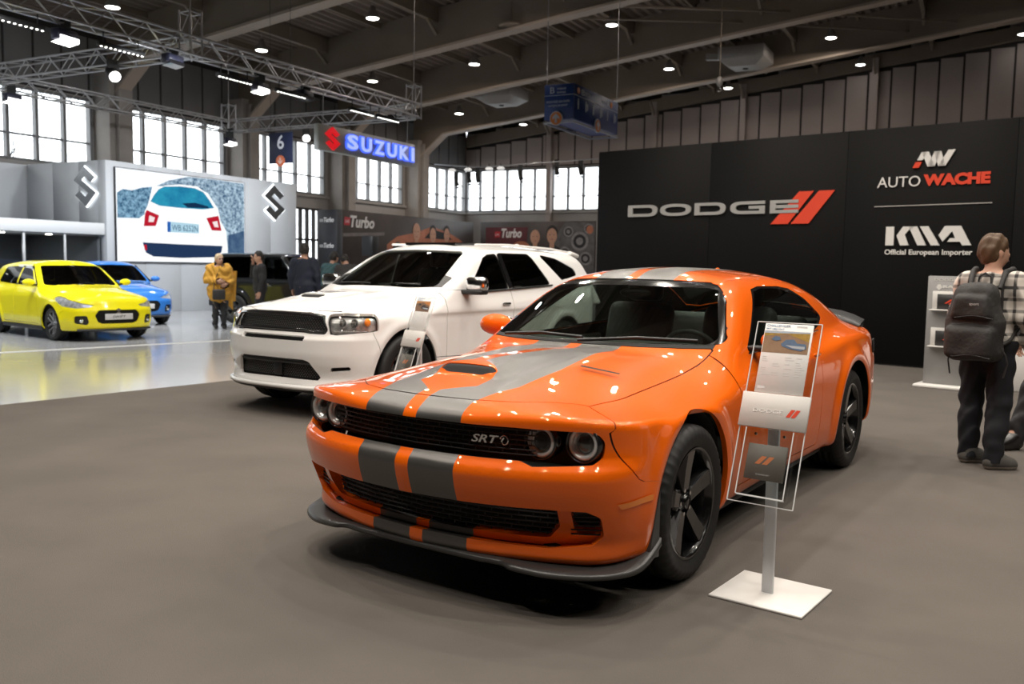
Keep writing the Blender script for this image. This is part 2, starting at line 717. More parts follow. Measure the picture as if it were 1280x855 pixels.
def hq(pts, *args):
    return [hp(*p) for p in pts]


# ground outside and inside
o = MB().add([hp(-2, -2, 0), hp(-2, S1, 0), hp(T1, S1, 0), hp(T1, -2, 0)], [(0, 1, 2, 3)]).build('floor', M_TILE)
tag(o, 'polished light grey floor of the exhibition hall', kind='structure')
o = MB().add([hp(-200, -200, -0.3), hp(-200, 200, -0.3), hp(200, 200, -0.3), hp(200, -200, -0.3)], [(0, 1, 2, 3)]).build('ground_outside', mat('snowy_ground', (0.45, 0.46, 0.48), 0.9, noise=0.1))
tag(o, 'pale ground outside beyond the hall windows', kind='structure')
# carpet of the near stand
cp = [(-13.0, -1.9), (-5.0, 8.61), (-3.34, 10.79), (1.6, 17.27), (1.9, 17.3), (16, 5.5), (16, -6), (-13, -6)]
m = MB().prism([(x, y) for x, y in cp][::-1], 0.0, 0.006)
o = m.build('floor_carpet', M_CARPET)
tag(o, 'brown grey carpet of the orange car stand', kind='structure')
# pale joint strip across the polished floor
d = Vector((-5.05, 16.36, 0)) - Vector((-7.78, 13.44, 0))
d.normalize()
o = MB().bar(Vector((-7.78, 13.44, 0.002)) - d * 9, Vector((-5.05, 16.36, 0.002)) + d * 9, 0.09, 0.008).build('trim_1', mat('white_strip', (0.75, 0.76, 0.76), 0.3, noise=0.05))
tag(o, 'thin pale strip set across the polished floor', kind='structure')

# ceiling: corrugated deck, ribs running towards the viewer
m = MB()
prof = []
t = -0.5
while t < T1:
    z = roof_z(t)
    prof += [(t, z + 0.09), (t + 0.10, z + 0.09), (t + 0.16, z), (t + 0.28, z)]
    t += 0.34
vs = [hp(a, -0.5, z) for a, z in prof] + [hp(a, S1, z) for a, z in prof]
n = len(prof)
m.add(vs, [(i, i + 1, n + i + 1, n + i) for i in range(n - 1)])
# closed above
o = m.build('ceiling', M_DECK)
tag(o, 'dark corrugated roof deck over the hall', kind='structure')

# girders with bottom flange coloured lighter as if lit, every 6.25 m
GS = [-0.2 + 6.02, 12.1, 18.4, 24.6, 30.9, 37.1, 43.4, 49.6, 55.9]
for s in GS:
    g = empty('girder', hp(0, s, 0), HROT)
    tag(g, 'deep sloping steel roof girder', kind='structure')
    zb = lambda t: 8.05 + 0.113 * (t if t < 31 else 62 - t)
    ts = [0.3, 2.2, 31, 59.8, 61.7]
    web = MB()
    for a, b in zip(ts[:-1], ts[1:]):
        da = 1.3 if a < 1 else 0
        db = 1.3 if b > 61 else 0
        za, zb_ = zb(a) - da, zb(b) - db
        web.add([(a, -0.12, za), (b, -0.12, zb_), (b, -0.12, roof_z(b) - .02), (a, -0.12, roof_z(a) - .02),
                 (a, 0.12, za), (b, 0.12, zb_), (b, 0.12, roof_z(b) - .02), (a, 0.12, roof_z(a) - .02)],
                [(0, 1, 2, 3), (5, 4, 7, 6), (0, 4, 5, 1)])
    web.build('web', M_STEEL, g)
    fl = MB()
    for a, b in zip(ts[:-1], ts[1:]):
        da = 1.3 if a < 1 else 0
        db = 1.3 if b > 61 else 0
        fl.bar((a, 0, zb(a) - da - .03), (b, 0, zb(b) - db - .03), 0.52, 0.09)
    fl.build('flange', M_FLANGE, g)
    # stiffening struts down to the secondary beams
    c = MB().box((0.42, 0, 4.0), (0.85, 0.95, 8.0)).box((0.95, 0, 3.9), (0.22, 0.5, 7.8)).build('column', M_CONC)
    c.location = hp(0, s, 0)
    c.rotation_euler = (0, 0, HROT)
    tag(c, 'concrete column by the window wall', kind='structure')

# secondary beams running towards the viewer
for t in (4.9, 9.9, 14.9, 19.9, 24.9, 29.9):
    m = MB()
    for a, b in zip([-.2] + GS[:-1], GS):
        z = roof_z(t)
        m.bar(hp(t, a + .15, z - 0.30), hp(t, b - .15, z - 0.30), 0.16, 0.52)
        for q in (a + .15, b - .15):
            sg = 1 if q < (a + b) / 2 else -1
            m.bar(hp(t, q, z - 0.95), hp(t, q + sg * .75, z - .45), 0.10, 0.10)
    o = m.build('purlin_beam', M_STEEL)
    tag(o, 'row of steel cross beams under the roof deck', kind='structure')
m = MB()
for t in (2.4, 7.4, 12.4, 17.4, 22.4, 27.4):
    for a, b in zip([-.2] + GS[:-1], GS):
        m.bar(hp(t, a + .15, roof_z(t) - 0.12), hp(t, b - .15, roof_z(t) - 0.12), 0.10, 0.22)
tag(m.build('light_purlin', M_STEEL), 'thin steel purlins under the roof deck', kind='structure')
# diagonal roof bracing rods
m = MB()
for (a, b) in [((13.3, 18.4), (19.3, 12.1)), ((15.0, 18.4), (21.0, 12.1)), ((19.3, 12.1), (24.5, 5.8)), ((21.0, 12.1), (26.2, 5.8))]:
    m.bar(hp(a[0], a[1], 8.4 + .113 * a[0]), hp(b[0], b[1], 8.4 + .113 * b[0]), 0.07, 0.07)
tag(m.build('bracing_rod', M_STEEL), 'crossed bracing rods between the roof girders', kind='structure')


# ---- walls: lower wall, window band with mullions and panes, panelled upper wall
def wall(name, P, L, cols, wins, z0, zt, z1, top, panel_m, lab, hole=None):
    """P(a, depth, z): point of the wall, a along it, depth into the hall"""
    def bx(mb, a0, a1, d0, d1, za, zb):
        vs = [P(a, dd, z) for z in (za, zb) for a, dd in ((a0, d0), (a1, d0), (a1, d1), (a0, d1))]
        mb.add(vs, [(3, 2, 1, 0), (4, 5, 6, 7), (0, 1, 5, 4), (1, 2, 6, 5), (2, 3, 7, 6), (3, 0, 4, 7)])
        return mb
    m = MB()
    if hole:
        bx(m, 0, hole[0], -0.25, 0.0, 0, z0)
        bx(m, hole[1], L, -0.25, 0.0, 0, z0)
        bx(m, hole[0], hole[1], -0.25, 0.0, hole[2], z0)
    else:
        bx(m, 0, L, -0.25, 0.0, 0, z0)
    segs = []
    e = 0
    for a, b in wins:
        if a > e:
            bx(m, e, a, -0.25, 0, z0, z1)
        e = b
    if e < L:
        bx(m, e, L, -0.25, 0, z0, z1)
    for a in np.arange(0, L, 2.0):
        b = min(a + 2.0, L)
        bx(m, a, b, -0.25, -0.02, z1, max(top(a), top(b)) + .6)
    w = m.build(name, M_WALL, fix=True)
    tag(w, lab, kind='structure')
    sill = MB()
    bx(sill, 0, L, 0, 0.10, z0 - 0.12, z0 - .01)
    sill.build('sill', M_WALL, w)
    # vertical panels above the windows, dark joints between them
    back = MB()
    for a in np.arange(0, L, 2.0):
        b = min(a + 2.0, L)
        bx(back, a, b, -0.02, 0.0, z1 + .05, max(top(a), top(b)) + .15)
    back.build('panel_backing', M_SEAM, w)
    a = 0.0
    while a < L - .3:
        pm = MB()
        bx(pm, a + 0.045, a + 0.965, 0.0, 0.045, z1 + 0.12, top(a) - 0.10)
        pm.build('panel', panel_m, w)
        a += 1.01
    return w, bx


def window(idx, P, bx, a0, a1, z0, zt, z1, n):
    o = empty('window_%d' % idx)
    tag(o, 'tall hall window band with grey mullions and clear panes', kind='structure')
    ws = np.linspace(a0, a1, n + 1)
    fr = MB()
    bx(fr, a0, a1, -0.12, 0.03, z0, z0 + 0.09)
    bx(fr, a0, a1, -0.12, 0.03, z1 - 0.09, z1)
    fr.build('window_frame', M_FRAME, o, fix=True)
    bx(MB(), a0, a1, -0.10, 0.02, zt - 0.03, zt + 0.03).build('transom', M_FRAME, o, fix=True)
    for w in ws:
        bx(MB(), w - 0.055, w + 0.055, -0.12, 0.06, z0, z1).build('mullion', M_FRAME, o, fix=True)
    for a, b in zip(ws[:-1], ws[1:]):
        for za, zb in ((z0 + .09, zt - .03), (zt + .03, z1 - .09)):
            MB().add([P(a + .055, -.06, za), P(b - .055, -.06, za), P(b - .055, -.06, zb), P(a + .055, -.06, zb)], [(0, 1, 2, 3)]).build('pane', M_PANE, o)


PL = lambda a, d, z: hp(d, a, z)
PB = lambda a, d, z: hp(a, d, z)
lw = [(0.1, 5.1), (6.6, 11.4), (12.9, 17.7), (19.1, 24.0), (25.2, 30.2), (31.6, 36.4), (37.8, 42.7)]
wl, bxl = wall('wall_left', PL, S1, None, lw, 4.57, 5.42, 6.95, lambda a: 9.1, M_PANEL_D, 'long window wall on the left with dark upper panels', hole=(13.1, 14.9, 3.95))
for i, (a, b) in enumerate(lw):
    window(i + 1, PL, bxl, a, b, 4.57, 5.42, 6.95, 5)
bw = [(0.1, 5.5), (5.75, 11.4), (12.0, 17.6)]
wb, bxb = wall('wall_back', PB, T1, None, bw, 4.60, 5.42, 7.05, lambda a: 8.35 + .118 * (a if a < 31 else 62 - a), M_PANEL, 'panelled back wall of the hall with a row of windows')
for i, (a, b) in enumerate(bw):
    window(len(lw) + i + 1, PB, bxb, a, b, 4.60, 5.42, 7.05, 6)
# dark fascia beam above the panels of the back wall and posts in front of it
m = MB()
for a, b in ((0.2, 31), (31, 61.8)):
    za, zb2 = (8.4 + .118 * (q if q < 31 else 62 - q) for q in (a, b))
    m.bar(hp(a, 0.2, za + .25), hp(b, 0.2, zb2 + .25), 0.25, 0.6)
tag(m.build('trim_2', M_STEEL), 'sloping steel edge beam along the top of the back wall', kind='structure')
for a in (5.62, 11.75, 16.4, 22.55, 28.8):
    c = MB().box((0, 0, 4.4 + .059 * a), (0.28, 0.34, 8.8 + .118 * a)).build('post', M_PANEL)
    c.location = hp(a, 0.22, 0)
    c.rotation_euler = (0, 0, HROT)
    tag(c, 'slim post in front of the back wall', kind='structure')
    MB().bar((0, 0.0, 8.1 + .113 * a), (0.0, -0.9, 8.75 + .115 * a), 0.10, 0.12).build('knee_brace', M_STEEL, c)
# remaining walls behind the viewer
m = MB().add([hp(0, S1, 0), hp(T1, S1, 0), hp(T1, S1, 10), hp(31, S1, 13.2), hp(0, S1, 10)], [(0, 1, 2, 3, 4)])
tag(m.build('wall_front', M_WALL), 'hall wall behind the viewer', kind='structure')
m = MB().add([hp(T1, 0, 0), hp(T1, S1, 0), hp(T1, S1, 10), hp(T1, 0, 10)], [(3, 2, 1, 0)])
tag(m.build('wall_right', M_WALL), 'hall wall on the far right', kind='structure')
# gable piece above back wall panels
m = MB().add([hp(0, -.1, 7), hp(T1, -.1, 7), hp(T1, -.1, 10), hp(31, -.1, 13.6), hp(0, -.1, 10)], [(0, 1, 2, 3, 4)])
tag(m.build('wall_gable', M_SEAM), 'dark gable strip behind the back wall panels', kind='structure')

# pale buildings and bare trees outside the windows
bm_ = mat('hazy_building', (0.10, 0.105, 0.115), 0.9, noise=0.06, nscale=.3)
for i, (t, s, w, dd, hh, lab) in enumerate([(-34, 30, 12, 10, 9.0, 'pale hazy building outside the leftmost window'), (-44, 16, 9, 10, 10.5, 'pale hazy block outside the second window band'),
                                            (-60, 2, 9, 9, 13, 'pale hazy tower block seen below the hanging lettered sign')]):
    o = MB().box((0, 0, hh / 2), (dd, w, hh)).box((0, 0, hh + .3), (dd + .5, w + .5, .6)).build('building', bm_)
    o.location = hp(t, s, -.3)
    o.rotation_euler = (0, 0, HROT)
    tag(o, lab, 'building', 'buildings outside the hall')
tm = mat('hazy_bark', (0.03, 0.03, 0.032), 0.9, noise=0.15)
for i, (t, s, hh, lab) in enumerate([(-9, 24.0, 8.0, 'bare branching tree outside the second window band'), (-9, 17.0, 8.4, 'bare tree outside the window behind the number banner'), (-12, 29.5, 7.6, 'bare tree outside the leftmost window band')]):
    m = MB()
    rr = random.Random(i + 3)

    def br(p, d, L, r, lev):
        q = p + d * L
        m.tube([p, p + d * L * .5 + Vector((rr.uniform(-.1, .1), rr.uniform(-.1, .1), 0)) * L * .4, q], [r, r * .8, r * .55], n=5)
        if lev < 3:
            for _ in range(3):
                dd = (d + Vector((rr.uniform(-.8, .8), rr.uniform(-.8, .8), rr.uniform(-.1, .5)))).normalized()
                br(p + d * L * rr.uniform(.55, 1.0), dd, L * .68, r * .5, lev + 1)
    br(Vector((0, 0, 0)), Vector((0, 0, 1)), hh * .42, .16, 0)
    o = m.build('bare_tree', tm)
    o.location = hp(t, s, -.3)
    tag(o, lab, 'tree', 'bare trees outside the hall')

# glazed double door in the left wall
dr = empty('door_1')
tag(dr, 'tall glazed double door in the left wall beside the poster pillar', kind='structure')
for a in (13.1, 13.55, 14.0, 14.45, 14.9):
    bxl(MB(), a - .05, a + .05, -.15, .03, 0, 3.95).build('door_stile', M_SEAM, dr, fix=True)
for z in (.04, 1.2, 2.5, 3.9):
    bxl(MB(), 13.1, 14.9, -.14, .02, z - .04, z + .05).build('door_rail', M_SEAM, dr, fix=True)
for a in (13.15, 13.6, 14.05, 14.5):
    for za, zb in ((.1, 1.15), (1.26, 2.45), (2.56, 3.85)):
        MB().add([PL(a, -.08, za), PL(a + .35, -.08, za), PL(a + .35, -.08, zb), PL(a, -.08, zb)], [(0, 1, 2, 3)]).build('pane', M_PANE, dr)
# ================================================================== cars
# car frame: x = metres behind the front axle, y = metres to the car's right, z = up


def car_form(p):
    """implicit body from profile curves"""
    ZC, ZK, PW, W, SZ, UF, ZF, UR, ZR, ZB = (pch(p[k]) for k in ('ZC', 'ZK', 'PW', 'W', 'SZ', 'UF', 'ZF', 'UR', 'ZR', 'ZB'))
    ROOF, CS, CW = pch(p['ROOF']), pch(p['CS']), pch(p['CW'])
    w0, wsl, wu, wc = p['WS']
    rd, rw, rp = p['RD']
    extra = p.get('extra')
    ke = p.get('k', dict(corner=.14, rear=.14, top=.05, bot=.05, ws=.10, rail=.09, join=.05))
    aw = p['aw']

    def F(u, v, z):
        a = np.abs(v)
        zt = ZC(u) - (ZC(u) - ZK(u)) * (np.minimum(a, 1.3) / aw)**PW(u)
        if extra:
            zt = zt + extra(u, a)
        top = (z - zt) * 0.95
        side = a - (W(u) + SZ(z))
        for (cu, cz, R, fl) in p['arch']:
            r = np.sqrt((u - cu)**2 + (z - cz)**2)
            side = side - fl * np.exp(-((r - R) / .055)**2)
        fr = (UF(a) + ZF(z) - u) * 0.9
        re = (u - UR(a) - ZR(z)) * 0.9
        b = smax(side, fr, ke['corner'])
        b = smax(b, re, ke['rear'])
        b = smax(b, top, ke['top'])
        b = smax(b, ZB(u) - z, ke['bot'])
        wz = w0 + wsl * (u - wc * a * a - wu)
        tc = smax(z - ROOF(u) + rd * (a / rw)**rp, (z - wz) * (1 / math.sqrt(1 + wsl * wsl)), ke['ws'])
        if 'BL' in p:
            bz0, bsl, bu, bc = p['BL']
            tc = smax(tc, (z - (bz0 - bsl * (u + bc * a * a - bu))) / math.sqrt(1 + bsl * bsl), ke['ws'])
        sc = (a - CS(z) + CW(u)) * 0.9
        c = smax(tc, sc, ke['rail'])
        c = smax(c, p.get('cz0', .8) - z, .03)
        return smin(b, c, ke['join'])
    return F


def mirror_y(M):
    return dict(V=M['V'] * [1, -1, 1], N=M['N'] * [1, -1, 1], T=M['T'][:, ::-1])


def half(M, sgn):
    return clip(M, -sgn * M['V'][:, 1])


M_TYRE = mat('tyre_rubber', (0.0075, 0.0075, 0.0075), 0.6, noise=0.2, nscale=30)
M_BLACKTRIM = mat('black_trim', (0.012, 0.012, 0.013), 0.45, noise=0.1)
M_GLOSSBLACK = mat('gloss_black', (0.008, 0.008, 0.009), 0.12, coat=0.6, noise=0.1)
M_VOID = mat('dark_interior', (0.010, 0.010, 0.010), 0.8, noise=0.2)
M_CHROME = mat('chrome', (0.75, 0.75, 0.76), 0.08, metal=1.0, noise=0.03)
M_SILVER = mat('silver_paint', (0.55, 0.55, 0.56), 0.3, metal=0.8, noise=0.05)
M_LENS = glass_mat('lamp_lens', (0.93, 0.95, 0.95))
M_SEAT = mat('seat_leather', (0.06, 0.058, 0.056), 0.5, noise=0.15, nscale=12)
M_DASH = mat('dashboard_plastic', (0.022, 0.022, 0.022), 0.6, noise=0.1)


def make_wheel(name, parent, c, R, width, rim_r, side, style, m_rim, m_face=None, n=72, hub=None):
    """side: +1 when the outer face looks towards +y"""
    w = empty(name, c, 0.0, parent=parent)
    h = width / 2

    def Y(d):           # d metres in from the outer sidewall
        return side * (h - d)

    # tyre
    prof = [(rim_r - .004, Y(.010)), (rim_r + .012, Y(.002)), (rim_r + (R - rim_r) * .45, Y(-.012)), (R - .030, Y(-.004)), (R - .012, Y(.010)),
            (R - .003, Y(.026)), (R, Y(.045)), (R, Y(.083)), (R - .008, Y(.086)), (R - .008, Y(.094)), (R, Y(.097)), (R, Y(width / 2 - .006)), (R - .008, Y(width / 2 - .004))]
    prof = prof + [(r, -y) for r, y in prof[::-1]]

    def md(i, j, r):
        if j in (3, 4, 5) and i % 3 == 0:
            return r - .007
        return r
    MB().lathe(prof, axis='Y', n=n * 2 if n > 50 else n, mod=md if n > 50 else None).build('tyre', M_TYRE, w, fix=True)
    # rim barrel
    MB().lathe([(rim_r + .004, Y(.012)), (rim_r - .004, Y(.004)), (rim_r - .016, Y(.010)), (rim_r - .022, Y(.05)), (rim_r - .04, Y(.11)), (rim_r - .045, Y(width - .02))], axis='Y', n=n).build('rim', m_face or m_rim, w, fix=True)
    MB().lathe([(0.0, Y(.12)), (rim_r * .78, Y(.12)), (rim_r * .80, Y(.135))], axis='Y', n=32).build('brake_disc', mat('brake_disc', (0.16, 0.16, 0.16), 0.4, metal=.9, noise=.1), w, fix=True)
    hb = MB().lathe([(0.0, Y(.030)), (.030, Y(.030)), (.034, Y(.036)), (.036, Y(.05)), (.075, Y(.055)), (.082, Y(.09))], axis='Y', n=24).build('hub', m_rim, w, fix=True)
    for i in range(5):
        t = 2 * math.pi * i / 5 + .6
        MB().cyl((.057 * math.cos(t), Y(.06), .057 * math.sin(t)), (.057 * math.cos(t), Y(.040), .057 * math.sin(t)), .010, n=6).build('lug_nut', M_CHROME, w)
    ns = style['n']
    for i in range(ns):
        t0 = 2 * math.pi * i / ns + style.get('ph', 0.3)
        m = MB()
        for k in style['legs']:
            # leg: (angle at hub, angle at rim, width at hub, width at rim)
            a0, a1, w0, w1 = k
            P0 = Vector((math.cos(t0 + a0), 0, math.sin(t0 + a0)))
            P1 = Vector((math.cos(t0 + a1), 0, math.sin(t0 + a1)))
            tan0 = Vector((-P0.z, 0, P0.x))
            tan1 = Vector((-P1.z, 0, P1.x))
            r0, r1, rm = .055, rim_r - .012, rim_r * .6
            Pm = (P0 + P1).normalized()
            tm = (tan0 + tan1).normalized()
            rows = [(P0 * r0, tan0, w0, .042), (Pm * rm, tm, (w0 + w1) / 2, .030), (P1 * r1, tan1, w1, .014)]
            vs = []
            for (c0, tn, ww, dy) in rows:
                for (sx, d2) in ((-.5, dy + .035), (-.34, dy), (.34, dy), (.5, dy + .035)):
                    q = c0 + tn * ww * sx
                    vs.append((q.x, Y(d2), q.z))
            fs = []
            for r in range(2):
                for q in range(3):
                    a = r * 4 + q
                    fs.append((a, a + 1, a + 5, a + 4))
            m.add(vs, fs)
        m.build('spoke', m_rim, w, fix=True)
    return w


def seat(name, parent, c, m=None, hgt=1.0):
    m = m or M_SEAT
    s = empty(name, c, parent=parent)
    rbox('cushion', m, s, (0, 0, .0), (.52, .50, .18), .06, 3)
    rbox('backrest', m, s, (.27, 0, .36 * hgt), (.16, .50, .66 * hgt), .07, 3, M=Matrix.Rotation(math.radians(16), 3, 'Y'))
    rbox('headrest', m, s, (.40, 0, .78 * hgt), (.10, .27, .19), .045, 3)
    return s


def steering(parent, c, tilt=-25, r=.185):
    s = empty('steering_wheel', c, parent=parent)
    M = Matrix.Rotation(math.radians(tilt), 3, 'Y')
    MB().tube([M @ Vector((0, r * math.cos(t), r * math.sin(t))) for t in np.linspace(0, 2 * math.pi, 33)[:-1]], .016, n=8, closed=True).build('wheel_ring', M_DASH, s)
    m = MB()
    for t in (math.radians(185), math.radians(-5), math.radians(270)):
        m.bar(M @ Vector((-.01, 0, 0)), M @ Vector((0, r * math.cos(t), r * math.sin(t))), .045, .02)
    m.ball((0, 0, 0), (.045, .075, .065), M=M)
    m.build('wheel_spokes', M_SILVER, s)
    return s


def wheel_well(parent, u, R, side, w_in, w_out, z=.36):
    m = MB()
    n = 20
    vs = []
    for i in range(n + 1):
        t = -0.15 * math.pi + 1.3 * math.pi * i / n
        vs += [(u + R * math.cos(t), side * w_out, z + R * math.sin(t)), (u + R * math.cos(t), side * w_in, z + R * math.sin(t))]
    fs = [(2 * i, 2 * i + 1, 2 * i + 3, 2 * i + 2) for i in range(n)]
    m.add(vs, fs, True)
    m.add([vs[2 * i + 1] for i in range(n + 1)], [tuple(range(n + 1))])
    return m.build('wheel_arch_liner', M_VOID, parent)


def paint(name, col, rough=.35, coat=1.0, stripe=None):
    if name in MATS:
        return MATS[name]
    m = mat(name, col, rough, coat=coat, noise=.015, nscale=3, spec=.08)
    if stripe:
        nt = m.node_tree
        b = nt.nodes['Principled BSDF']
        tc = nt.nodes.new('ShaderNodeTexCoord')
        sx = nt.nodes.new('ShaderNodeSeparateXYZ')
        nt.links.new(tc.outputs['Object'], sx.inputs[0])

        def mth(op, a, bb=None):
            n = nt.nodes.new('ShaderNodeMath')
            n.operation = op
            for i, q in enumerate((a, bb)):
                if q is None:
                    continue
                if isinstance(q, (int, float)):
                    n.inputs[i].default_value = q
                else:
                    nt.links.new(q, n.inputs[i])
            return n.outputs[0]

        def rng_(x, a, bb, c, d):
            n = nt.nodes.new('ShaderNodeMapRange')
            nt.links.new(x, n.inputs[0])
            for i, q in enumerate((a, bb, c, d)):
                n.inputs[i + 1].default_value = q
            return n.outputs[0]
        ay = mth('ABSOLUTE', sx.outputs[1])
        X = sx.outputs[0]
        # the gap between the two stripes widens to a shield around the bonnet scoop
        bmp = mth('MINIMUM', rng_(X, -.76, -.66, 0, 1), rng_(X, -.50, -.42, 1, 0))
        inner = mth('ADD', mth('MULTIPLY', bmp, stripe[3]), stripe[0])
        wid = mth('MINIMUM', rng_(X, -.82, -.55, 0, 1), rng_(X, -.2, .30, 1, 0))
        outer = mth('ADD', mth('MULTIPLY', wid, stripe[4]), stripe[1])
        msk = mth('MULTIPLY', mth('GREATER_THAN', ay, inner), mth('LESS_THAN', ay, outer))
        old = b.inputs['Base Color'].links[0].from_socket
        mx = nt.nodes.new('ShaderNodeMix')
        mx.data_type = 'RGBA'
        nt.links.new(msk, mx.inputs['Factor'])
        nt.links.new(old, mx.inputs['A'])
        mx.inputs['B'].default_value = (*stripe[2], 1)
        nt.links.new(mx.outputs['Result'], b.inputs['Base Color'])
        nt.links.new(mth('ADD', mth('MULTIPLY', msk, .04), rough), b.inputs['Roughness'])
        nt.links.new(mth('SUBTRACT', 1.0, msk), b.inputs['Coat Weight'])
        nt.links.new(mth('MULTIPLY', msk, .7), b.inputs['Metallic'])
        nt.links.new(mth('ADD', mth('MULTIPLY', msk, .42), .08), b.inputs['Specular IOR Level'])
    return m


def decal(M, F, name, m, parent, off=.004):
    return sheet(M, name, m, parent, shift=off)
# ------------------------------------------------------------------ orange coupe
def orange_coupe():
    root = empty('sports_coupe', (0.0836, 4.5442, 0.006), math.radians(56.093),
                 'orange two-door muscle car with twin dark grey stripes on the grey carpet', 'car')
    A = [(0.0, .365, .47, .020), (2.951, .365, .47, .022)]

    def scoop(u, a):
        # raised centre of the bonnet with the intake scoop
        b1 = .022 * np.exp(-(np.maximum(a - .25, 0) / .05)**2) * np.clip((u + .80) / .35, 0, 1) * np.clip((.5 - u) / .3, 0, 1)
        e = np.clip((u + .555) / .055, 0, 1)
        e = e * e * (3 - 2 * e)
        q = np.clip((.25 - u) / .6, 0, 1)
        b2 = .038 * e * q * np.exp(-(np.maximum(a - .12, 0) / .055)**2)
        return b1 + b2
    p = dict(
        ZC=[(-1.1, .64), (-1.0, .742), (-.935, .805), (-.88, .848), (-.835, .872), (-.75, .890), (-.6, .911), (-.3, .945), (0, .968), (.3, .985), (.6, .995), (1.0, 1.02), (2.6, 1.03), (3.0, 1.05), (3.5, 1.062), (3.85, 1.058), (4.05, 1.03), (4.3, .99)],
        ZK=[(-1.1, .68), (-.9, .790), (-.7, .812), (-.45, .806), (-.2, .796), (.3, .797), (1.0, .822), (1.9, .86), (2.4, .905), (2.9, .955), (3.3, .96), (3.7, .935), (4.3, .90)],
        PW=[(-1.1, 1.6), (-.6, 1.6), (-.2, 2.4), (.3, 3.4), (.8, 7), (2.4, 7), (3.2, 4.5), (4.3, 4)],
        W=[(-1.1, .90), (-.6, .915), (-.2, .925), (.3, .918), (.8, .905), (1.4, .905), (2.1, .92), (2.6, .940), (3.0, .952), (3.4, .942), (3.8, .905), (4.2, .86)],
        SZ=[(0, -.10), (.16, -.07), (.24, -.035), (.34, -.012), (.45, .0), (.60, .004), (.72, .002), (.80, -.008), (.90, -.03), (1.0, -.06), (1.6, -.2)],
        UF=[(0, -.985), (.27, -.965), (.5, -.915), (.7, -.835), (.80, -.775), (.88, -.71), (1.0, -.58), (1.3, -.2)],
        ZF=[(0, .16), (.20, .115), (.25, .100), (.30, .105), (.36, .08), (.46, .035), (.55, .006), (.59, .0), (.62, .008), (.65, .036), (.68, .054), (.72, .058), (.80, .050), (.9, .06), (1.6, .3)],
        UR=[(0, 4.06), (.5, 4.04), (.75, 3.98), (.9, 3.85), (1.3, 3.4)],
        ZR=[(0, -.25), (.35, -.08), (.5, .0), (.7, .02), (.95, .0), (1.1, -.05), (1.6, -.2)],
        ZB=[(-1.1, .20), (-.6, .21), (0, .21), (.5, .215), (2.4, .225), (3.3, .27), (3.6, .33), (4.3, .42)],
        WS=(1.005, .556, .49, .436),
        ROOF=[(.0, 1.36), (1.0, 1.42), (1.4, 1.437), (1.8, 1.449), (2.2, 1.446), (2.6, 1.420), (2.95, 1.362), (3.35, 1.250), (3.87, 1.082), (4.3, .90)],
        RD=(.085, .6, 2.2),
        CS=[(.7, .90), (.9, .835), (.98, .802), (1.1, .748), (1.2, .695), (1.3, .632), (1.38, .575), (1.46, .50), (1.7, .3)],
        CW=[(0, .0), (2.0, 0), (2.7, .01), (3.3, .05), (3.9, .12), (4.4, .2)],
        aw=.905, arch=A, extra=scoop, cz0=.80,
        k=dict(corner=.13, rear=.16, top=.026, bot=.05, ws=.09, rail=.085, join=.045))
    F = car_form(p)
    B = isosurface(F, (-1.03, -1.0, .15), (4.12, 1.0, 1.48), .0165)
    PO = paint('orange_paint', (.85, .135, .004), .34, 1.0, stripe=(.036, .265, (.135, .130, .124), .125, .045))
    x, y, z = (lambda M: (M['V'][:, 0], np.abs(M['V'][:, 1]), M['V'][:, 2])), None, None

    def cut(M, f, gap=0.0):
        return split(M, f(M['V'][:, 0], np.abs(M['V'][:, 1]), M['V'][:, 2], M['N']), gap)

    def arch(uc):
        return lambda u, a, z, n: np.where(a > .45, np.hypot(u - uc, z - .365) - .432, 1)
    for uc in (0.0, 2.951):
        _, B = cut(B, arch(uc))
    # open underside
    _, B = cut(B, lambda u, a, z, n: np.where(n[:, 2] < -.85, z - .26, .2))

    # --- glazing
    def wsf(u, a, z, n):
        d = sd_poly(a, z, [(-.5, 1.03), (.68, 1.03), (.735, 1.045), (.735, 1.06), (.575, 1.338), (.52, 1.358), (.3, 1.368), (-.5, 1.378)], .02)
        return np.where((n[:, 0] < -.25) & (u < 1.6) & (z > .97), d, .3)

    def swf(u, a, z, n):
        d = sd_poly(u, z, [(1.0, .978), (1.12, .975), (2.45, 1.035), (2.60, 1.06), (2.76, 1.115), (2.55, 1.245), (2.35, 1.315), (2.15, 1.332), (1.75, 1.335), (1.58, 1.318)], .02)
        return np.where((np.abs(n[:, 1]) > .45) & (a > .45) & (z > .95), d, .3)

    def rwf(u, a, z, n):
        d = sd_poly(u, a, [(2.66, -.5), (2.68, .48), (2.75, .52), (3.45, .60), (3.56, .52), (3.58, -.5)], .03)
        return np.where((n[:, 2] > .5) & (z > 1.05), d, .3)
    WS, B = cut(B, wsf, .002)
    SW, B = cut(B, swf, .002)
    RW, B = cut(B, rwf, .002)
    M_WS = glass_mat('windscreen_glass', (.60, .70, .64))
    M_SW = glass_mat('side_glass', (.42, .47, .44))
    M_FRIT = mat('windscreen_frit', (.006, .006, .006), .15, coat=.8, noise=.1)
    # black printed border of the windscreen
    W0, Wb = cut(WS, lambda u, a, z, n: sd_poly(a, z, [(-.5, 1.035), (.665, 1.035), (.715, 1.05), (.548, 1.320), (.49, 1.330), (-.5, 1.345)], .03))
    sheet(W0, 'windscreen', M_WS, root, shift=-.004)
    sheet(Wb, 'windscreen_border', M_FRIT, root, shift=-.003)
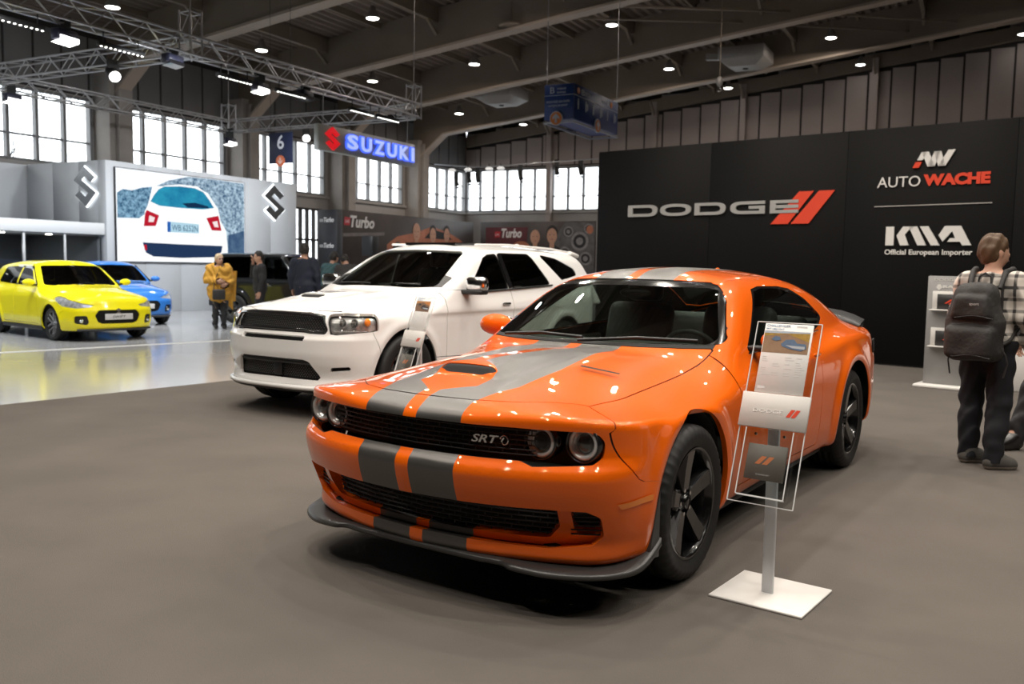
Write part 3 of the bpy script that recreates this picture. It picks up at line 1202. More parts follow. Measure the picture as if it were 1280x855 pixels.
    for sg, nm in ((1, 'side_window'), (-1, 'side_window')):
        h_ = half(SW, sg)
        g0, g1 = cut(h_, lambda u, a, z, n: sd_poly(u, z, [(1.04, .99), (1.13, .988), (2.44, 1.048), (2.59, 1.072), (2.735, 1.118), (2.53, 1.235), (2.34, 1.303), (2.15, 1.319), (1.75, 1.322), (1.59, 1.306)], .02))
        sheet(g0, nm, M_SW, root, shift=-.006)
        sheet(g1, 'window_trim', M_GLOSSBLACK, root, shift=.001, depth=.01)
        MB().tube([(1.02, -sg * -.802, .972), (1.5, sg * .812, .992), (2.45, sg * .795, 1.032)], .006, n=6).build('belt_moulding', M_CHROME, root)
    sheet(RW, 'rear_window', M_SW, root, shift=-.004)
    # inner skin, dark, seen through joints and windows
    inner = dict(V=B['V'] - B['N'] * .005, N=-B['N'], T=B['T'][:, ::-1])

    # --- front openings
    def grille_f(u, a, z, n):
        d = sd_poly(a, z, [(-.5, .788), (.50, .788), (.77, .782), (.808, .770), (.825, .74), (.822, .682), (.795, .652), (.585, .638), (.530, .656), (-.5, .656)], .016)
        return np.where((u < -.5) & (n[:, 0] < .2), d, .3)

    def intake_f(u, a, z, n):
        d = sd_poly(a, z, [(-.5, .463), (.62, .466), (.78, .462), (.822, .435), (.818, .350), (.775, .308), (.62, .288), (-.5, .286)], .022)
        return np.where((u < -.5) & (n[:, 0] < .3), d, .3)

    def duct_f(u, a, z, n):
        d = sd_poly(a, z, [(.705, .50), (.80, .50), (.806, .44), (.80, .365), (.775, .342), (.72, .342), (.702, .37)], .02)
        return np.where((u < -.4) & (n[:, 0] < .3), d, .3)
    _, B = cut(B, grille_f)
    OP, B = cut(B, intake_f)
    # recessed surround of the lower intake with three openings
    OP = dict(V=OP['V'] + np.array([.045, 0, 0]), N=OP['N'], T=OP['T'])
    _, OP = cut(OP, lambda u, a, z, n: sd_poly(a, z, [(-.5, .50), (.655, .50), (.652, .38), (.60, .322), (-.5, .306)], .016))
    _, OP = cut(OP, duct_f)
    sheet(OP, 'intake_surround', PO, root, depth=.05)

    def scoop_hole(u, a, z, n):
        d = sd_poly(u, a, [(-.546, -.3), (-.540, .10), (-.520, .155), (-.500, .160), (-.495, .10), (-.497, -.3)], .006)
        return np.where((z > .85) & (n[:, 2] > .2), d, .3)
    SH, B = cut(B, scoop_hole)
    sheet(SH, 'scoop_intake', M_VOID, root, shift=-.02)
    # --- panel joints
    hf = pch([(-.2, -.835), (.0, -.835), (.2, -.815), (.4, -.745), (.66, -.545), (1.2, -.5)])
    g1 = pch([(.40, -.36), (.55, -.385), (.565, -.53), (.59, -.578), (.78, -.684), (1.2, -.72)])
    hs = pch([(-.8, .655), (-.54, .665), (-.28, .70), (.26, .70), (.75, .715), (1.2, .74)])
    hr = pch([(-.2, .50), (0, .50), (.3, .535), (.55, .628), (.75, .745), (1.0, .85)])

    def fascia_f(u, a, z, n):
        up = u - np.where(a < .66, hf(a), -.545 - .62 * (a - .66))
        sd = u - g1(z)
        return np.where((z < .785) & (a > .6), sd, up)

    def hood_f(u, a, z, n):
        d = np.maximum(a - hs(u), u - hr(a))
        return np.where((n[:, 2] > .3) & (z > .78) & (u < 1.0), d, .3)
    gap = .0036
    fascia, B = cut(B, fascia_f, gap)
    hood, B = cut(B, hood_f, gap)
    # cowl panel between bonnet and windscreen
    cowl, B = cut(B, lambda u, a, z, n: np.where((n[:, 2] > .3) & (u < .95) & (z > .93), np.maximum(a - .71, u - 1.0), .3), 0.001)
    sheet(cowl, 'cowl', M_VOID, root, depth=.01)
    sheet(fascia, 'front_bumper', PO, root, depth=.055)
    sheet(hood, 'bonnet', PO, root, depth=.02)
    fend, B = cut(B, lambda u, a, z, n: np.where((z < .97) & (a > .55), u - .66, .3) if True else 0, gap)
    for sg in (1, -1):
        sheet(half(fend, sg), 'front_fender', PO, root, depth=.03)
    door, B = cut(B, lambda u, a, z, n: np.where((a > .55) & (z < 1.1), sd_poly(u, z, [(.665, .30), (.665, 1.6), (2.02, 1.6), (2.17, .95), (2.13, .30)], .03) + np.where(z > .955 + .04 * (u - 1), .0, 0) , .3), gap)
    for sg in (1, -1):
        sheet(half(door, sg), 'door', PO, root, depth=.004)
    trunk, B = cut(B, lambda u, a, z, n: np.where((n[:, 2] > .4) & (z > .98), np.maximum(3.62 - u, np.maximum(a - .66, u - 4.0)), .3), gap)
    sheet(trunk, 'boot_lid', PO, root, depth=.02)
    roof, B = cut(B, lambda u, a, z, n: np.where(z > 1.12, a - .52, .3), .0015)
    sheet(roof, 'roof', PO, root, depth=.004)
    for sg in (1, -1):
        sheet(half(B, sg), 'quarter_panel', PO, root, depth=.004)
    # inner skin
    IM = dict(inner)
    for f in (grille_f, intake_f):
        _, IM = split(IM, f(IM['V'][:, 0], np.abs(IM['V'][:, 1]), IM['V'][:, 2], -IM['N']), 0)
    sheet(IM, 'inner_body', M_VOID, root)

    # --- lettering-free grille with bars, headlamps
    def front_u(a, z, back):
        aa = np.linspace(-1.05, -.3, 400)
        f = F(aa, np.full(400, a), np.full(400, z))
        return float(aa[np.argmax(f < 0)]) + back
    g = empty('grille', (0, 0, 0), parent=root)
    m = MB()
    for zlo, zhi, amax, bk in ((.63, .815, .86, .11), (.28, .48, .83, .13)):
        nn = 24
        vs = []
        for i in range(nn + 1):
            a = -amax + 2 * amax * i / nn
            uu = pch(p['UF'])(abs(a)) + .055 + bk
            vs += [(uu, a, zlo), (uu, a, zhi)]
        m.add(vs, [(2 * i + 1, 2 * i + 3, 2 * i + 2, 2 * i) for i in range(nn)], True)
    m.build('grille_backing', M_VOID, g)
    UFc = pch(p['UF'])
    m = MB()
    for zz in np.arange(.668, .79, .0205):
        m.tube([(UFc(abs(a)) + .105, a, zz) for a in np.linspace(-.56, .56, 13)], .0042, n=4)
    for k, zz in enumerate(np.arange(.668, .79, .0205)[:-1]):
        for a in np.arange(-.54 + (k % 2) * .03, .55, .06):
            m.bar((UFc(abs(a)) + .106, a, zz), (UFc(abs(a)) + .106, a, zz + .0205), .004, .004)
    tag(m.build('grille_mesh', M_BLACKTRIM, g), kind='stuff')
    m = MB()
    for zz in np.arange(.318, .46, .020):
        m.tube([(UFc(abs(a)) + .165, a, zz) for a in np.linspace(-.66, .66, 13)], .0045, n=4)
    for k, zz in enumerate(np.arange(.318, .46, .020)[:-1]):
        for a in np.arange(-.64 + (k % 2) * .03, .65, .06):
            m.bar((UFc(abs(a)) + .166, a, zz), (UFc(abs(a)) + .166, a, zz + .020), .004, .004)
    for sg in (1, -1):
        for zz in np.arange(.35, .45, .018):
            m.tube([(UFc(a) + .12, sg * a, zz) for a in (.69, .75, .81)], .004, n=4)
    tag(m.build('lower_grille_mesh', M_BLACKTRIM, g), kind='stuff')
    # badge
    text_on('SRT', .2, M_CHROME, root, (UFc(.36) + .090, -.352, .708), (.21, -1, 0), (0, 0, 1), name='badge', depth=.004, bold=.004, shear=.3, fit=(.125, .034))
    m = MB().tube([(UFc(.43) + .096, -.432 + .020 * math.cos(t) * (1 if t < 4.8 else .5), .724 + .019 * math.sin(t)) for t in np.linspace(.2, 6.6, 16)], .0035, n=5)
    m.bar((UFc(.43) + .096, -.432, .734), (UFc(.43) + .096, -.419, .716), .004, .006)
    m.build('badge', M_CHROME, root)
    for sg in (1, -1):
        for (a, bk, r, lamp) in ((.737, .046, .069, 1), (.572, .064, .067, 0)):
            c = (UFc(a) + .055 + bk, sg * a, .727)
            hl = empty('headlamp', c, parent=root)
            M = MB().lathe([(r + .010, .06), (r + .010, -.012), (r + .006, -.017), (r, -.014), (r - .002, .0)], axis='X', n=36)
            M.build('lamp_bezel', M_GLOSSBLACK, hl, fix=True)
            MB().lathe([(r, -.002), (r - .006, -.012), (r - .016, -.010), (r - .020, .004)], axis='X', n=36).build('halo_ring', mat('halo_ring', (.78, .78, .78), .15, metal=.25, noise=.05), hl, fix=True)
            MB().lathe([(r - .020, .004), (r - .024, .008), (r - .034, .016), (.034, .022)], axis='X', n=36).build('reflector', mat('lamp_reflector', (.72, .72, .72), .22, metal=.5, noise=.35, nscale=40), hl, fix=True)
            if lamp:
                MB().lathe([(.042, .05), (.042, .012), (.037, .004), (.024, -.006), (.0, -.010)], axis='X', n=28).build('projector', mat('projector_lens', (.05, .045, .045), .05, coat=1, noise=.1), hl, fix=True)
            else:
                MB().lathe([(.042, .05), (.040, .006), (.033, .002), (.030, .03), (0, .04)], axis='X', n=28).build('intake_ring', M_BLACKTRIM, hl, fix=True)
            MB().lathe([(r - .003, -.016), (r - .03, -.026), (0, -.030)], axis='X', n=28).build('lens', M_LENS, hl, fix=True)
    # front splitter
    so = [(-.885, 0), (-.882, .30), (-.864, .44), (-.884, .50), (-.868, .62), (-.80, .76), (-.68, .875), (-.52, .935), (-.40, .948)]
    si = [(-.77, 0), (-.765, .22), (-.745, .36), (-.735, .42), (-.70, .55), (-.63, .66), (-.53, .75), (-.45, .82), (-.40, .84)]
    ks = np.linspace(0, 8, 41)
    co = [pch([(k, q[c]) for k, q in enumerate(so)])(ks) for c in (0, 1)]
    ci = [pch([(k, q[c]) for k, q in enumerate(si)])(ks) for c in (0, 1)]
    zed = lambda u, a: .205 - .045 * np.maximum(0, a - .4) + (np.maximum(0, u + .62) / .22)**2 * .085 * (a > .7)
    m = MB()
    for sg in (1, -1):
        vs = []
        for i in range(41):
            for (u, a, dz) in ((ci[0][i], ci[1][i], .024), (co[0][i] + .012, co[1][i] - .006, .024), (co[0][i], co[1][i], .014), (co[0][i] + .004, co[1][i], .0), (ci[0][i], ci[1][i], .0)):
                vs.append((u, sg * a, float(zed(u, a)) + dz))
        m.add(vs, [(i * 5 + k, i * 5 + (k + 1) % 5, (i + 1) * 5 + (k + 1) % 5, (i + 1) * 5 + k) for i in range(40) for k in range(5)], True)
    # upright fins beside the wheels
    for sg in (1, -1):
        m.add([(-.47, sg * .925, .22), (-.40, sg * .938, .22), (-.385, sg * .930, .50), (-.415, sg * .925, .42), (-.47, sg * .89, .22), (-.40, sg * .90, .22), (-.385, sg * .90, .50), (-.415, sg * .895, .42)],
              [(0, 1, 2, 3), (7, 6, 5, 4), (1, 5, 6, 2), (3, 2, 6, 7), (0, 3, 7, 4)])
    m.build('front_splitter', mat('satin_black_splitter', (.045, .044, .043), .33, noise=.15, nscale=6), root, fix=True)
    # rocker panels
    for sg in (1, -1):
        rbox('side_skirt', M_BLACKTRIM, root, (1.48, sg * .80, .205), (2.05, .08, .05), .02)
    # underbody
    rbox('underbody', M_VOID, root, (1.5, 0, .25), (4.5, 1.3, .10), .03)
    rbox('cabin_floor', M_VOID, root, (1.9, 0, .36), (2.6, 1.5, .06), .02)
    # wheels
    st = dict(n=5, ph=.35, legs=[(0, 0, .085, .115)])
    M_RIM = mat('black_rim', (.0035, .0035, .004), .2, coat=.5, noise=.1)
    for (u, tr) in ((0, .795), (2.951, .80)):
        for sg in (1, -1):
            make_wheel('wheel', root, (u, sg * tr, .362), .362, .265, .262, sg, st, M_RIM)
            wheel_well(root, u, .43, sg, .55, .89, .365)
    # side markers (amber, in the bumper corner)
    for sg in (1, -1):
        V = []
        for i in range(9):
            f_ = i / 8
            for (q0, q1) in (((-.67, .490), (-.475, .507)), ((-.645, .467), (-.475, .482))):
                u, zz2 = q0[0] + (q1[0] - q0[0]) * f_, q0[1] + (q1[1] - q0[1]) * f_
                a = np.linspace(.6, 1.05, 600)
                f = F(np.full(600, u), a, np.full(600, zz2))
                V.append((u - .004, sg * (float(a[np.argmax(f > 0)]) + .004), zz2))
        MB().add(V, [(2 * i, 2 * i + 2, 2 * i + 3, 2 * i + 1) if sg > 0 else (2 * i + 1, 2 * i + 3, 2 * i + 2, 2 * i) for i in range(8)], True).build('side_marker', mat('amber_lens', (.85, .22, .01), .2, coat=1, noise=.05), root)
    # mirrors
    for sg in (1, -1):
        mr = empty('door_mirror', (1.10, sg * .97, 1.045), parent=root)
        MB().ball((0, 0, 0), (.085, .125, .072), n=20, m=12).build('mirror_housing', paint('orange_plain_paint', (.85, .135, .004), .34, 1.0), mr)
        MB().prism([(-.03, -.06), (.05, -.06), (.05, .06), (-.03, .06)], 0, .002).mesh('x')
        rbox('mirror_foot', M_BLACKTRIM, mr, (-.01, -sg * .12, -.045), (.09, .14, .03), .01)
        MB().ball((.075, 0, 0), (.016, .105, .058), n=16, m=8).build('mirror_glass', M_CHROME, mr)
    # wipers
    for (a0, a1, u0, u1) in ((.55, -.03, .60, .50), (-.02, -.62, .47, .72)):
        MB().tube([(u0, -a0 * -1, 1.035), ((u0 + u1) / 2 - .01, (a0 + a1) / 2, 1.058), (u1 + .01, a1, 1.05)], .010, n=6).build('wiper', M_BLACKTRIM, root)
    # aerial, door handles, fuel filler, spoiler, tail lamps
    MB().ball((2.60, 0, 1.425), (.05, .016, .028)).build('aerial', PO, root)
    for sg in (1, -1):
        MB().ball((2.00, sg * .921, .905), (.085, .012, .016)).build('door_handle', PO, root)
    sp2 = MB()
    nn = 16
    vs = []
    for i in range(nn + 1):
        a = -.78 + 1.56 * i / nn
        cu = 3.80 - .12 * (abs(a) / .78)**3
        e = .018 * (1 - (abs(a) / .78)**6)
        for (du, dz) in ((0, .0), (.10, .022 + e), (.24, .055 + e), (.25, .045 + e), (.12, -.02)):
            vs.append((cu + du, a, 1.062 - .07 * (abs(a) / .78)**4 + dz))
    fs = [(i * 5 + j, i * 5 + (j + 1) % 5, (i + 1) * 5 + (j + 1) % 5, (i + 1) * 5 + j) for i in range(nn) for j in range(5)]
    sp2.add(vs, fs, True)
    sp2.build('rear_spoiler', M_BLACKTRIM, root, fix=True)
    for sg in (1, -1):
        rbox('side_air_mark', M_VOID, root, (3.62, sg * .918, .86), (.05, .012, .11), .005, M=Matrix.Rotation(math.radians(-18), 3, 'Y'))
    rbox('tail_lamp', mat('tail_lamp_red', (.35, .01, .01), .2, coat=1, noise=.05), root, (4.05, 0, .84), (.06, 1.4, .13), .03)
    # bonnet side vents
    for sg in (1, -1):
        MB().add([(-.10, sg * .36, .962), (-.075, sg * .56, .937), (-.055, sg * .56, .940), (-.075, sg * .36, .966)], [(0, 1, 2, 3) if sg > 0 else (3, 2, 1, 0)]).build('bonnet_vent', M_VOID, root)
    # interior
    rbox('dashboard', mat('coupe_dashboard', (.07, .069, .066), .6, noise=.1), root, (.93, 0, .90), (.50, 1.36, .20), .07, 3)
    steering(root, (1.27, -.37, .90))
    for sg in (1, -1):
        seat('front_seat', root, (1.75, sg * .37, .50), hgt=1.02)
        rbox('door_card', M_DASH, root, (1.5, sg * .80, .66), (1.5, .05, .56), .02)
    rbox('rear_bench', M_SEAT, root, (2.62, 0, .60), (.45, 1.2, .30), .08, 3)
    rbox('rear_bench_back', M_SEAT, root, (2.86, 0, .86), (.16, 1.2, .50), .07, 3, M=Matrix.Rotation(math.radians(22), 3, 'Y'))
    rbox('rear_shelf', M_DASH, root, (3.2, 0, 1.04), (.6, 1.15, .04), .01)
    MB().ball((1.22, 0.0, 1.285), (.02, .11, .032)).build('inside_mirror', M_BLACKTRIM, root)
    return root


orange_coupe()
# ------------------------------------------------------------------ white SUV
def cutf(M, f, gap=0.0):
    return split(M, f(M['V'][:, 0], np.abs(M['V'][:, 1]), M['V'][:, 2], M['N']), gap)


def white_suv():
    root = empty('sport_utility_vehicle', (-1.777, 9.006, 0.006), math.radians(57.07),
                 'white sport utility vehicle with dark windows parked behind the orange coupe', 'car')

    def scoop(u, a):
        b1 = .020 * np.exp(-(np.maximum(a - .30, 0) / .07)**2) * np.clip((u + .75) / .4, 0, 1) * np.clip((.7 - u) / .4, 0, 1)
        e = np.clip((u + .385) / .06, 0, 1)
        e = e * e * (3 - 2 * e)
        return b1 + .032 * e * np.clip((.3 - u) / .55, 0, 1) * np.exp(-(np.maximum(a - .13, 0) / .06)**2)
    p = dict(
        ZC=[(-1.1, .80), (-.95, .86), (-.86, .925), (-.78, .972), (-.7, 1.012), (-.5, 1.062), (0, 1.118), (.4, 1.145), (.7, 1.168), (1.5, 1.19), (4.4, 1.2)],
        ZK=[(-1.1, .80), (-.8, .90), (-.5, .952), (0, .985), (.6, 1.02), (1.2, 1.045), (3, 1.10), (4.4, 1.1)],
        PW=[(-1.1, 2.4), (.2, 2.6), (.8, 6), (4.4, 6)],
        W=[(-1.1, .90), (-.5, .915), (0, .93), (1, .92), (2, .925), (3, .938), (3.7, .92), (4.4, .85)],
        SZ=[(0, -.1), (.2, -.05), (.35, -.015), (.55, 0), (.85, .004), (1.0, -.008), (1.1, -.03), (1.3, -.09), (2, -.3)],
        UF=[(0, -.885), (.3, -.875), (.5, -.84), (.7, -.755), (.82, -.66), (.92, -.52), (1.3, -.1)],
        ZF=[(0, .14), (.26, .06), (.31, .035), (.38, .055), (.52, .015), (.62, .0), (.73, .0), (.79, .03), (.9, .055), (1.0, .10), (1.1, .2), (2, .5)],
        UR=[(0, 4.12), (.6, 4.08), (.9, 3.9), (1.3, 3.4)],
        ZR=[(0, -.2), (.4, -.03), (.6, 0), (1.2, 0), (2, 0)],
        ZB=[(-1.1, .27), (-.5, .26), (0, .24), (3, .26), (4.4, .4)],
        WS=(1.193, .52, .47, .35),
        ROOF=[(-.5, 1.56), (1.2, 1.652), (1.8, 1.685), (2.5, 1.692), (3.3, 1.672), (3.9, 1.63), (4.4, 1.55)],
        RD=(.060, .6, 2.6), BL=(1.60, 1.5, 3.86, .08),
        CS=[(.8, .96), (.95, .935), (1.15, .885), (1.25, .855), (1.4, .795), (1.55, .725), (1.65, .655), (1.8, .5)],
        CW=[(0, 0), (3.0, 0), (3.5, .03), (4.2, .10)],
        aw=.92, arch=[(0, .38, .49, .022), (3.05, .38, .49, .022)], extra=scoop, cz0=.95,
        k=dict(corner=.13, rear=.16, top=.07, bot=.06, ws=.08, rail=.07, join=.04))
    F = car_form(p)
    B = isosurface(F, (-.93, -1.0, .22), (4.18, 1.0, 1.72), .024)
    PW_ = paint('white_paint', (.87, .865, .85), .35, 1.0)
    for uc in (0, 3.05):
        _, B = cutf(B, lambda u, a, z, n: np.where(a > .45, np.hypot(u - uc, z - .38) - .455, 1))
    _, B = cutf(B, lambda u, a, z, n: np.where(n[:, 2] < -.85, z - .32, .2))
    wsf = lambda u, a, z, n: np.where((n[:, 0] < -.2) & (u < 1.6) & (z > 1.15), sd_poly(a, z, [(-.5, 1.215), (.60, 1.205), (.70, 1.215), (.715, 1.24), (.60, 1.56), (.55, 1.59), (-.5, 1.618)], .02), .3)
    sidew = lambda u, z: np.minimum(np.minimum(sd_poly(u, z, [(1.02, 1.155), (1.83, 1.185), (1.80, 1.575), (1.62, 1.56), (1.50, 1.52)], .02),
                                               sd_poly(u, z, [(1.90, 1.187), (2.78, 1.225), (2.50, 1.585), (1.87, 1.585)], .02)),
                                    sd_poly(u, z, [(3.08, 1.275), (3.58, 1.335), (3.52, 1.42), (3.10, 1.54), (2.72, 1.583)], .03))
    swf = lambda u, a, z, n: np.where((np.abs(n[:, 1]) > .4) & (a > .45), sidew(u, z), .3)
    WS, B = cutf(B, wsf, .002)
    SW, B = cutf(B, swf, .002)
    RW, B = cutf(B, lambda u, a, z, n: np.where((n[:, 0] > .4) & (z > 1.2), sd_poly(a, z, [(-.5, 1.28), (.66, 1.28), (.56, 1.58), (-.5, 1.60)], .03), .3), .002)
    sheet(WS, 'windscreen', glass_mat('suv_windscreen_glass', (.42, .46, .42)), root, shift=-.003)
    PG = glass_mat('privacy_glass', (.035, .037, .036))
    for sg in (1, -1):
        h_ = half(SW, sg)
        h1, h2 = cutf(h_, lambda u, a, z, n: u - 1.85)
        sheet(h1, 'side_window', glass_mat('front_door_glass', (.10, .105, .10)), root, shift=-.002)
        h2, h3 = cutf(h2, lambda u, a, z, n: u - 2.68 - (z - 1.5) * -.7)
        sheet(h2, 'side_window', PG, root, shift=-.002)
        sheet(h3, 'side_window', PG, root, shift=-.002)
    sheet(RW, 'rear_window', PG, root, shift=-.002)
    for sg in (1, -1):
        MB().tube([(1.00, sg * .893, 1.145), (1.85, sg * .890, 1.178), (2.80, sg * .875, 1.215)], .010, n=6).build('belt_moulding', M_BLACKTRIM, root)
        MB().bar((1.865, sg * .885, 1.19), (1.835, sg * .725, 1.575), .07, .012, up=(0, sg, 0)).build('door_pillar', M_GLOSSBLACK, root)
    inner = dict(V=B['V'] - B['N'] * .025, N=-B['N'], T=B['T'][:, ::-1])
    fr = lambda poly, r=.012, lim=-.3: (lambda u, a, z, n: np.where((u < lim) & (n[:, 0] < .3), sd_poly(a, z, poly, r), .3))
    grille_f = fr([(-.5, .988), (.40, .982), (.56, .962), (.622, .83), (.60, .790), (.45, .793), (.40, .800), (-.5, .800)], .02)
    slot_f = fr([(-.5, .775), (.41, .772), (.42, .724), (-.5, .724)], .008)
    low_f = fr([(-.5, .560), (.40, .555), (.46, .535), (.55, .385), (.52, .365), (-.5, .375)], .02)
    fog_f = fr([(.66, .49), (.80, .50), (.80, .46), (.63, .44)], .01)
    hl_f = lambda u, a, z, n: np.where((u < .1), np.maximum(sd_poly(a, z, [(.590, .972), (.70, .984), (.86, .975), (1.0, .93), (1.0, .88), (.90, .815), (.70, .788), (.640, .795), (.628, .83)], .012), u + .40), .3)
    for f in (grille_f, slot_f, low_f, fog_f):
        _, B = cutf(B, f)
    HL, B = cutf(B, hl_f, .002)
    hs = pch([(-.8, .60), (-.5, .78), (0, .80), (.7, .80)])
    hood, B = cutf(B, lambda u, a, z, n: np.where((n[:, 2] > .25) & (z > .93), np.maximum(np.maximum(a - hs(u), u - pch([(0, .50), (.4, .54), (.8, .72), (1, .8)])(a)), -.80 + .25 * (a / .7)**2 - u), .3), .003)
    sc, hood = cutf(hood, lambda u, a, z, n: sd_poly(u, a, [(-.380, -.3), (-.374, .11), (-.35, .165), (-.325, .165), (-.322, .11), (-.322, -.3)], .006))
    sheet(sc, 'bonnet_scoop', M_VOID, root, shift=-.012)
    sheet(hood, 'bonnet', PW_, root, depth=.02)
    cowl, B = cutf(B, lambda u, a, z, n: np.where((n[:, 2] > .3) & (u < .95) & (z > 1.08), np.maximum(a - .78, u - .9), .3), .001)
    sheet(cowl, 'cowl', M_BLACKTRIM, root)
    fascia, B = cutf(B, lambda u, a, z, n: np.where(z < 1.0, u - pch([(.2, -.40), (.6, -.40), (.8, -.46), (.97, -.52), (1.2, -.55)])(z), .3), .003)
    sheet(fascia, 'front_bumper', PW_, root, depth=.03)
    fend, B = cutf(B, lambda u, a, z, n: np.where((a > .55) & (z < 1.2), u - .62, .3), .003)
    door1, B = cutf(B, lambda u, a, z, n: np.where((a > .55), sd_poly(u, z, [(.625, .32), (.625, 1.18), (1.86, 1.185), (1.86, .32)], .03), .3), .003)
    door2, B = cutf(B, lambda u, a, z, n: np.where((a > .55), sd_poly(u, z, [(1.866, .32), (1.866, 1.186), (2.86, 1.22), (2.86, .95), (2.58, .32)], .03), .3), .003)
    for M_, nm in ((fend, 'front_fender'), (door1, 'front_door'), (door2, 'rear_door'), (B, 'body_side')):
        for sg in (1, -1):
            sheet(half(M_, sg), nm, PW_, root, depth=.025)
    for f in (grille_f, slot_f, low_f, fog_f, hl_f):
        _, inner = split(inner, f(inner['V'][:, 0], np.abs(inner['V'][:, 1]), inner['V'][:, 2], -inner['N']), 0)
    sheet(inner, 'inner_body', M_VOID, root)
    UFc = pch(p['UF'])
    # grilles
    g = empty('grille', (0, 0, 0), parent=root)
    m = MB()
    for zlo, zhi, amax, bk in ((.70, 1.0, .66, .10), (.35, .58, .60, .11), (.43, .52, .84, .10)):
        vs = []
        for i in range(17):
            a = -amax + 2 * amax * i / 16
            vs += [(UFc(abs(a)) + bk, a, zlo), (UFc(abs(a)) + bk + (.06 if zlo > .6 else 0), a, zhi)]
        m.add(vs, [(2 * i + 1, 2 * i + 3, 2 * i + 2, 2 * i) for i in range(16)], True)
    m.build('grille_backing', M_VOID, g)
    M_MESH = mat('grille_mesh_dark', (.11, .11, .11), .35, noise=.1)
    m = MB()
    for k, zz in enumerate(np.arange(.815, .965, .016)):
        for a in np.arange(-.60 + (k % 2) * .014, .61, .028):
            if abs(a) < .62 - (zz - .8) * .5:
                uu = UFc(abs(a)) + .088 + (zz - .8) * .25
                m.add([(uu, a - .010, zz), (uu, a, zz - .006), (uu, a + .010, zz), (uu, a, zz + .006)], [(0, 1, 2, 3)])
    for k, zz in enumerate(np.arange(.39, .50, .016)):
        for a in np.arange(-.52 + (k % 2) * .014, .53, .028):
            uu = UFc(abs(a)) + .09
            m.add([(uu, a - .010, zz), (uu, a, zz - .006), (uu, a + .010, zz), (uu, a, zz + .006)], [(0, 1, 2, 3)])
    tag(m.build('grille_mesh', M_MESH, g), kind='stuff')
    m = MB()
    m.tube([(UFc(abs(a)) + .055, a, .525) for a in np.linspace(-.46, .46, 13)], .022, n=8)
    m.build('intake_bar', M_BLACKTRIM, g)
    m = MB()
    bez = [(0, .966), (.40, .962), (.55, .944), (.608, .835), (.59, .812), (.45, .812), (.40, .826), (0, .826)]
    pts = bez + [(-a, z) for a, z in bez[::-1][1:-1]]
    m.tube([(UFc(abs(a)) + .03 + max(0, z - .8) * .38, a, z) for a, z in pts], .013, n=6, closed=True)
    m.build('grille_surround', M_GLOSSBLACK, g)
    rbox('radar_sensor', M_BLACKTRIM, root, (UFc(0) + .06, -.05, .45), (.03, .10, .12), .01)
    bd = text_mesh('DURANGO', .022, .003, .0008, sx=1.5)
    put(bd, 'badge', M_CHROME, root, (UFc(.33) + .09, -.33, .885), (.12, -1, 0), (0, 0, 1))
    for sg in (1, -1):
        hl = empty('headlamp', (0, 0, 0), parent=root)
        H = half(HL, sg)
        sheet(H, 'lens', M_LENS, hl)
        sheet(H, 'lamp_housing', mat('lamp_housing_grey', (.42, .41, .40), .22, metal=.5, noise=.85, nscale=26), hl, shift=-.045)

        def on(a, z, d):
            aa = np.linspace(-1.0, .2, 500)
            f = F(aa, np.full(500, a), np.full(500, z))
            return Vector((float(aa[np.argmax(f < 0)]) + d, sg * a, z))
        for (a, z, r) in ((.80, .89, .045), (.72, .89, .042)):
            c = on(a, z, .02)
            MB().lathe([(r, .0), (r * .8, -.006), (r * .66, .02), (.0, .03)], c=c, axis='X', n=20).build('reflector', M_CHROME, hl, fix=True)
        MB().ball(on(.865, .90, .025), (.04, .02, .04)).build('indicator', mat('amber_lens', (.85, .22, .01), .2, coat=1), hl)
        MB().tube([on(a, .822 + .004, .012) for a in (.66, .72, .78, .84, .87)], .007, n=6).build('light_strip', M_CHROME, hl)
    # lower chin lip
    MB().tube([(UFc(abs(a)) + .015, a, .292) for a in np.linspace(-.86, .86, 25)], .022, n=8).build('chin_lip', PW_, root)
    MB().tube([(UFc(abs(a)) + .05, a, .262) for a in np.linspace(-.80, .80, 25)], .018, n=8).build('chin_spoiler', M_BLACKTRIM, root)
    rbox('underbody', M_VOID, root, (1.5, 0, .30), (4.4, 1.3, .12), .03)
    rbox('cabin_floor', M_VOID, root, (2.1, 0, .45), (3.2, 1.6, .06), .02)
    st = dict(n=5, ph=.1, legs=[(-.16, -.26, .06, .05), (.16, .26, .06, .05)])
    for u in (0, 3.05):
        for sg in (1, -1):
            make_wheel('wheel', root, (u, sg * .80, .387), .387, .28, .262, sg, st, MATS['black_rim'], n=48)
            wheel_well(root, u, .452, sg, .55, .88, .38)
    for sg in (1, -1):
        mr = empty('door_mirror', (.985, sg * 1.035, 1.235), parent=root)
        rbox('mirror_housing', M_CHROME, mr, (0, 0, .01), (.13, .24, .15), .045, 3)
        rbox('mirror_base', M_BLACKTRIM, mr, (0, -sg * .04, -.075), (.14, .28, .05), .018, 2)
        for uu in (1.70, 2.70):
            hd = empty('door_handle', (uu, sg * .928, 1.02), parent=root)
            rbox('grip', M_CHROME, hd, (0, sg * .012, 0), (.16, .016, .028), .007)
        MB().tube([(1.55, sg * .60, 1.668), (2.2, sg * .615, 1.682), (3.2, sg * .60, 1.662), (3.7, sg * .57, 1.63)], .014, n=6).build('roof_rail', PW_, root)
    MB().add([(1.50, -.36, 1.692), (1.50, .36, 1.692), (2.1, .36, 1.706), (2.1, -.36, 1.706), (1.50, -.36, 1.66), (1.50, .36, 1.66), (2.1, .36, 1.67), (2.1, -.36, 1.67)],
             [(3, 2, 1, 0), (0, 1, 5, 4), (1, 2, 6, 5), (2, 3, 7, 6), (3, 0, 4, 7)]).build('sunroof', M_GLOSSBLACK, root, fix=True)
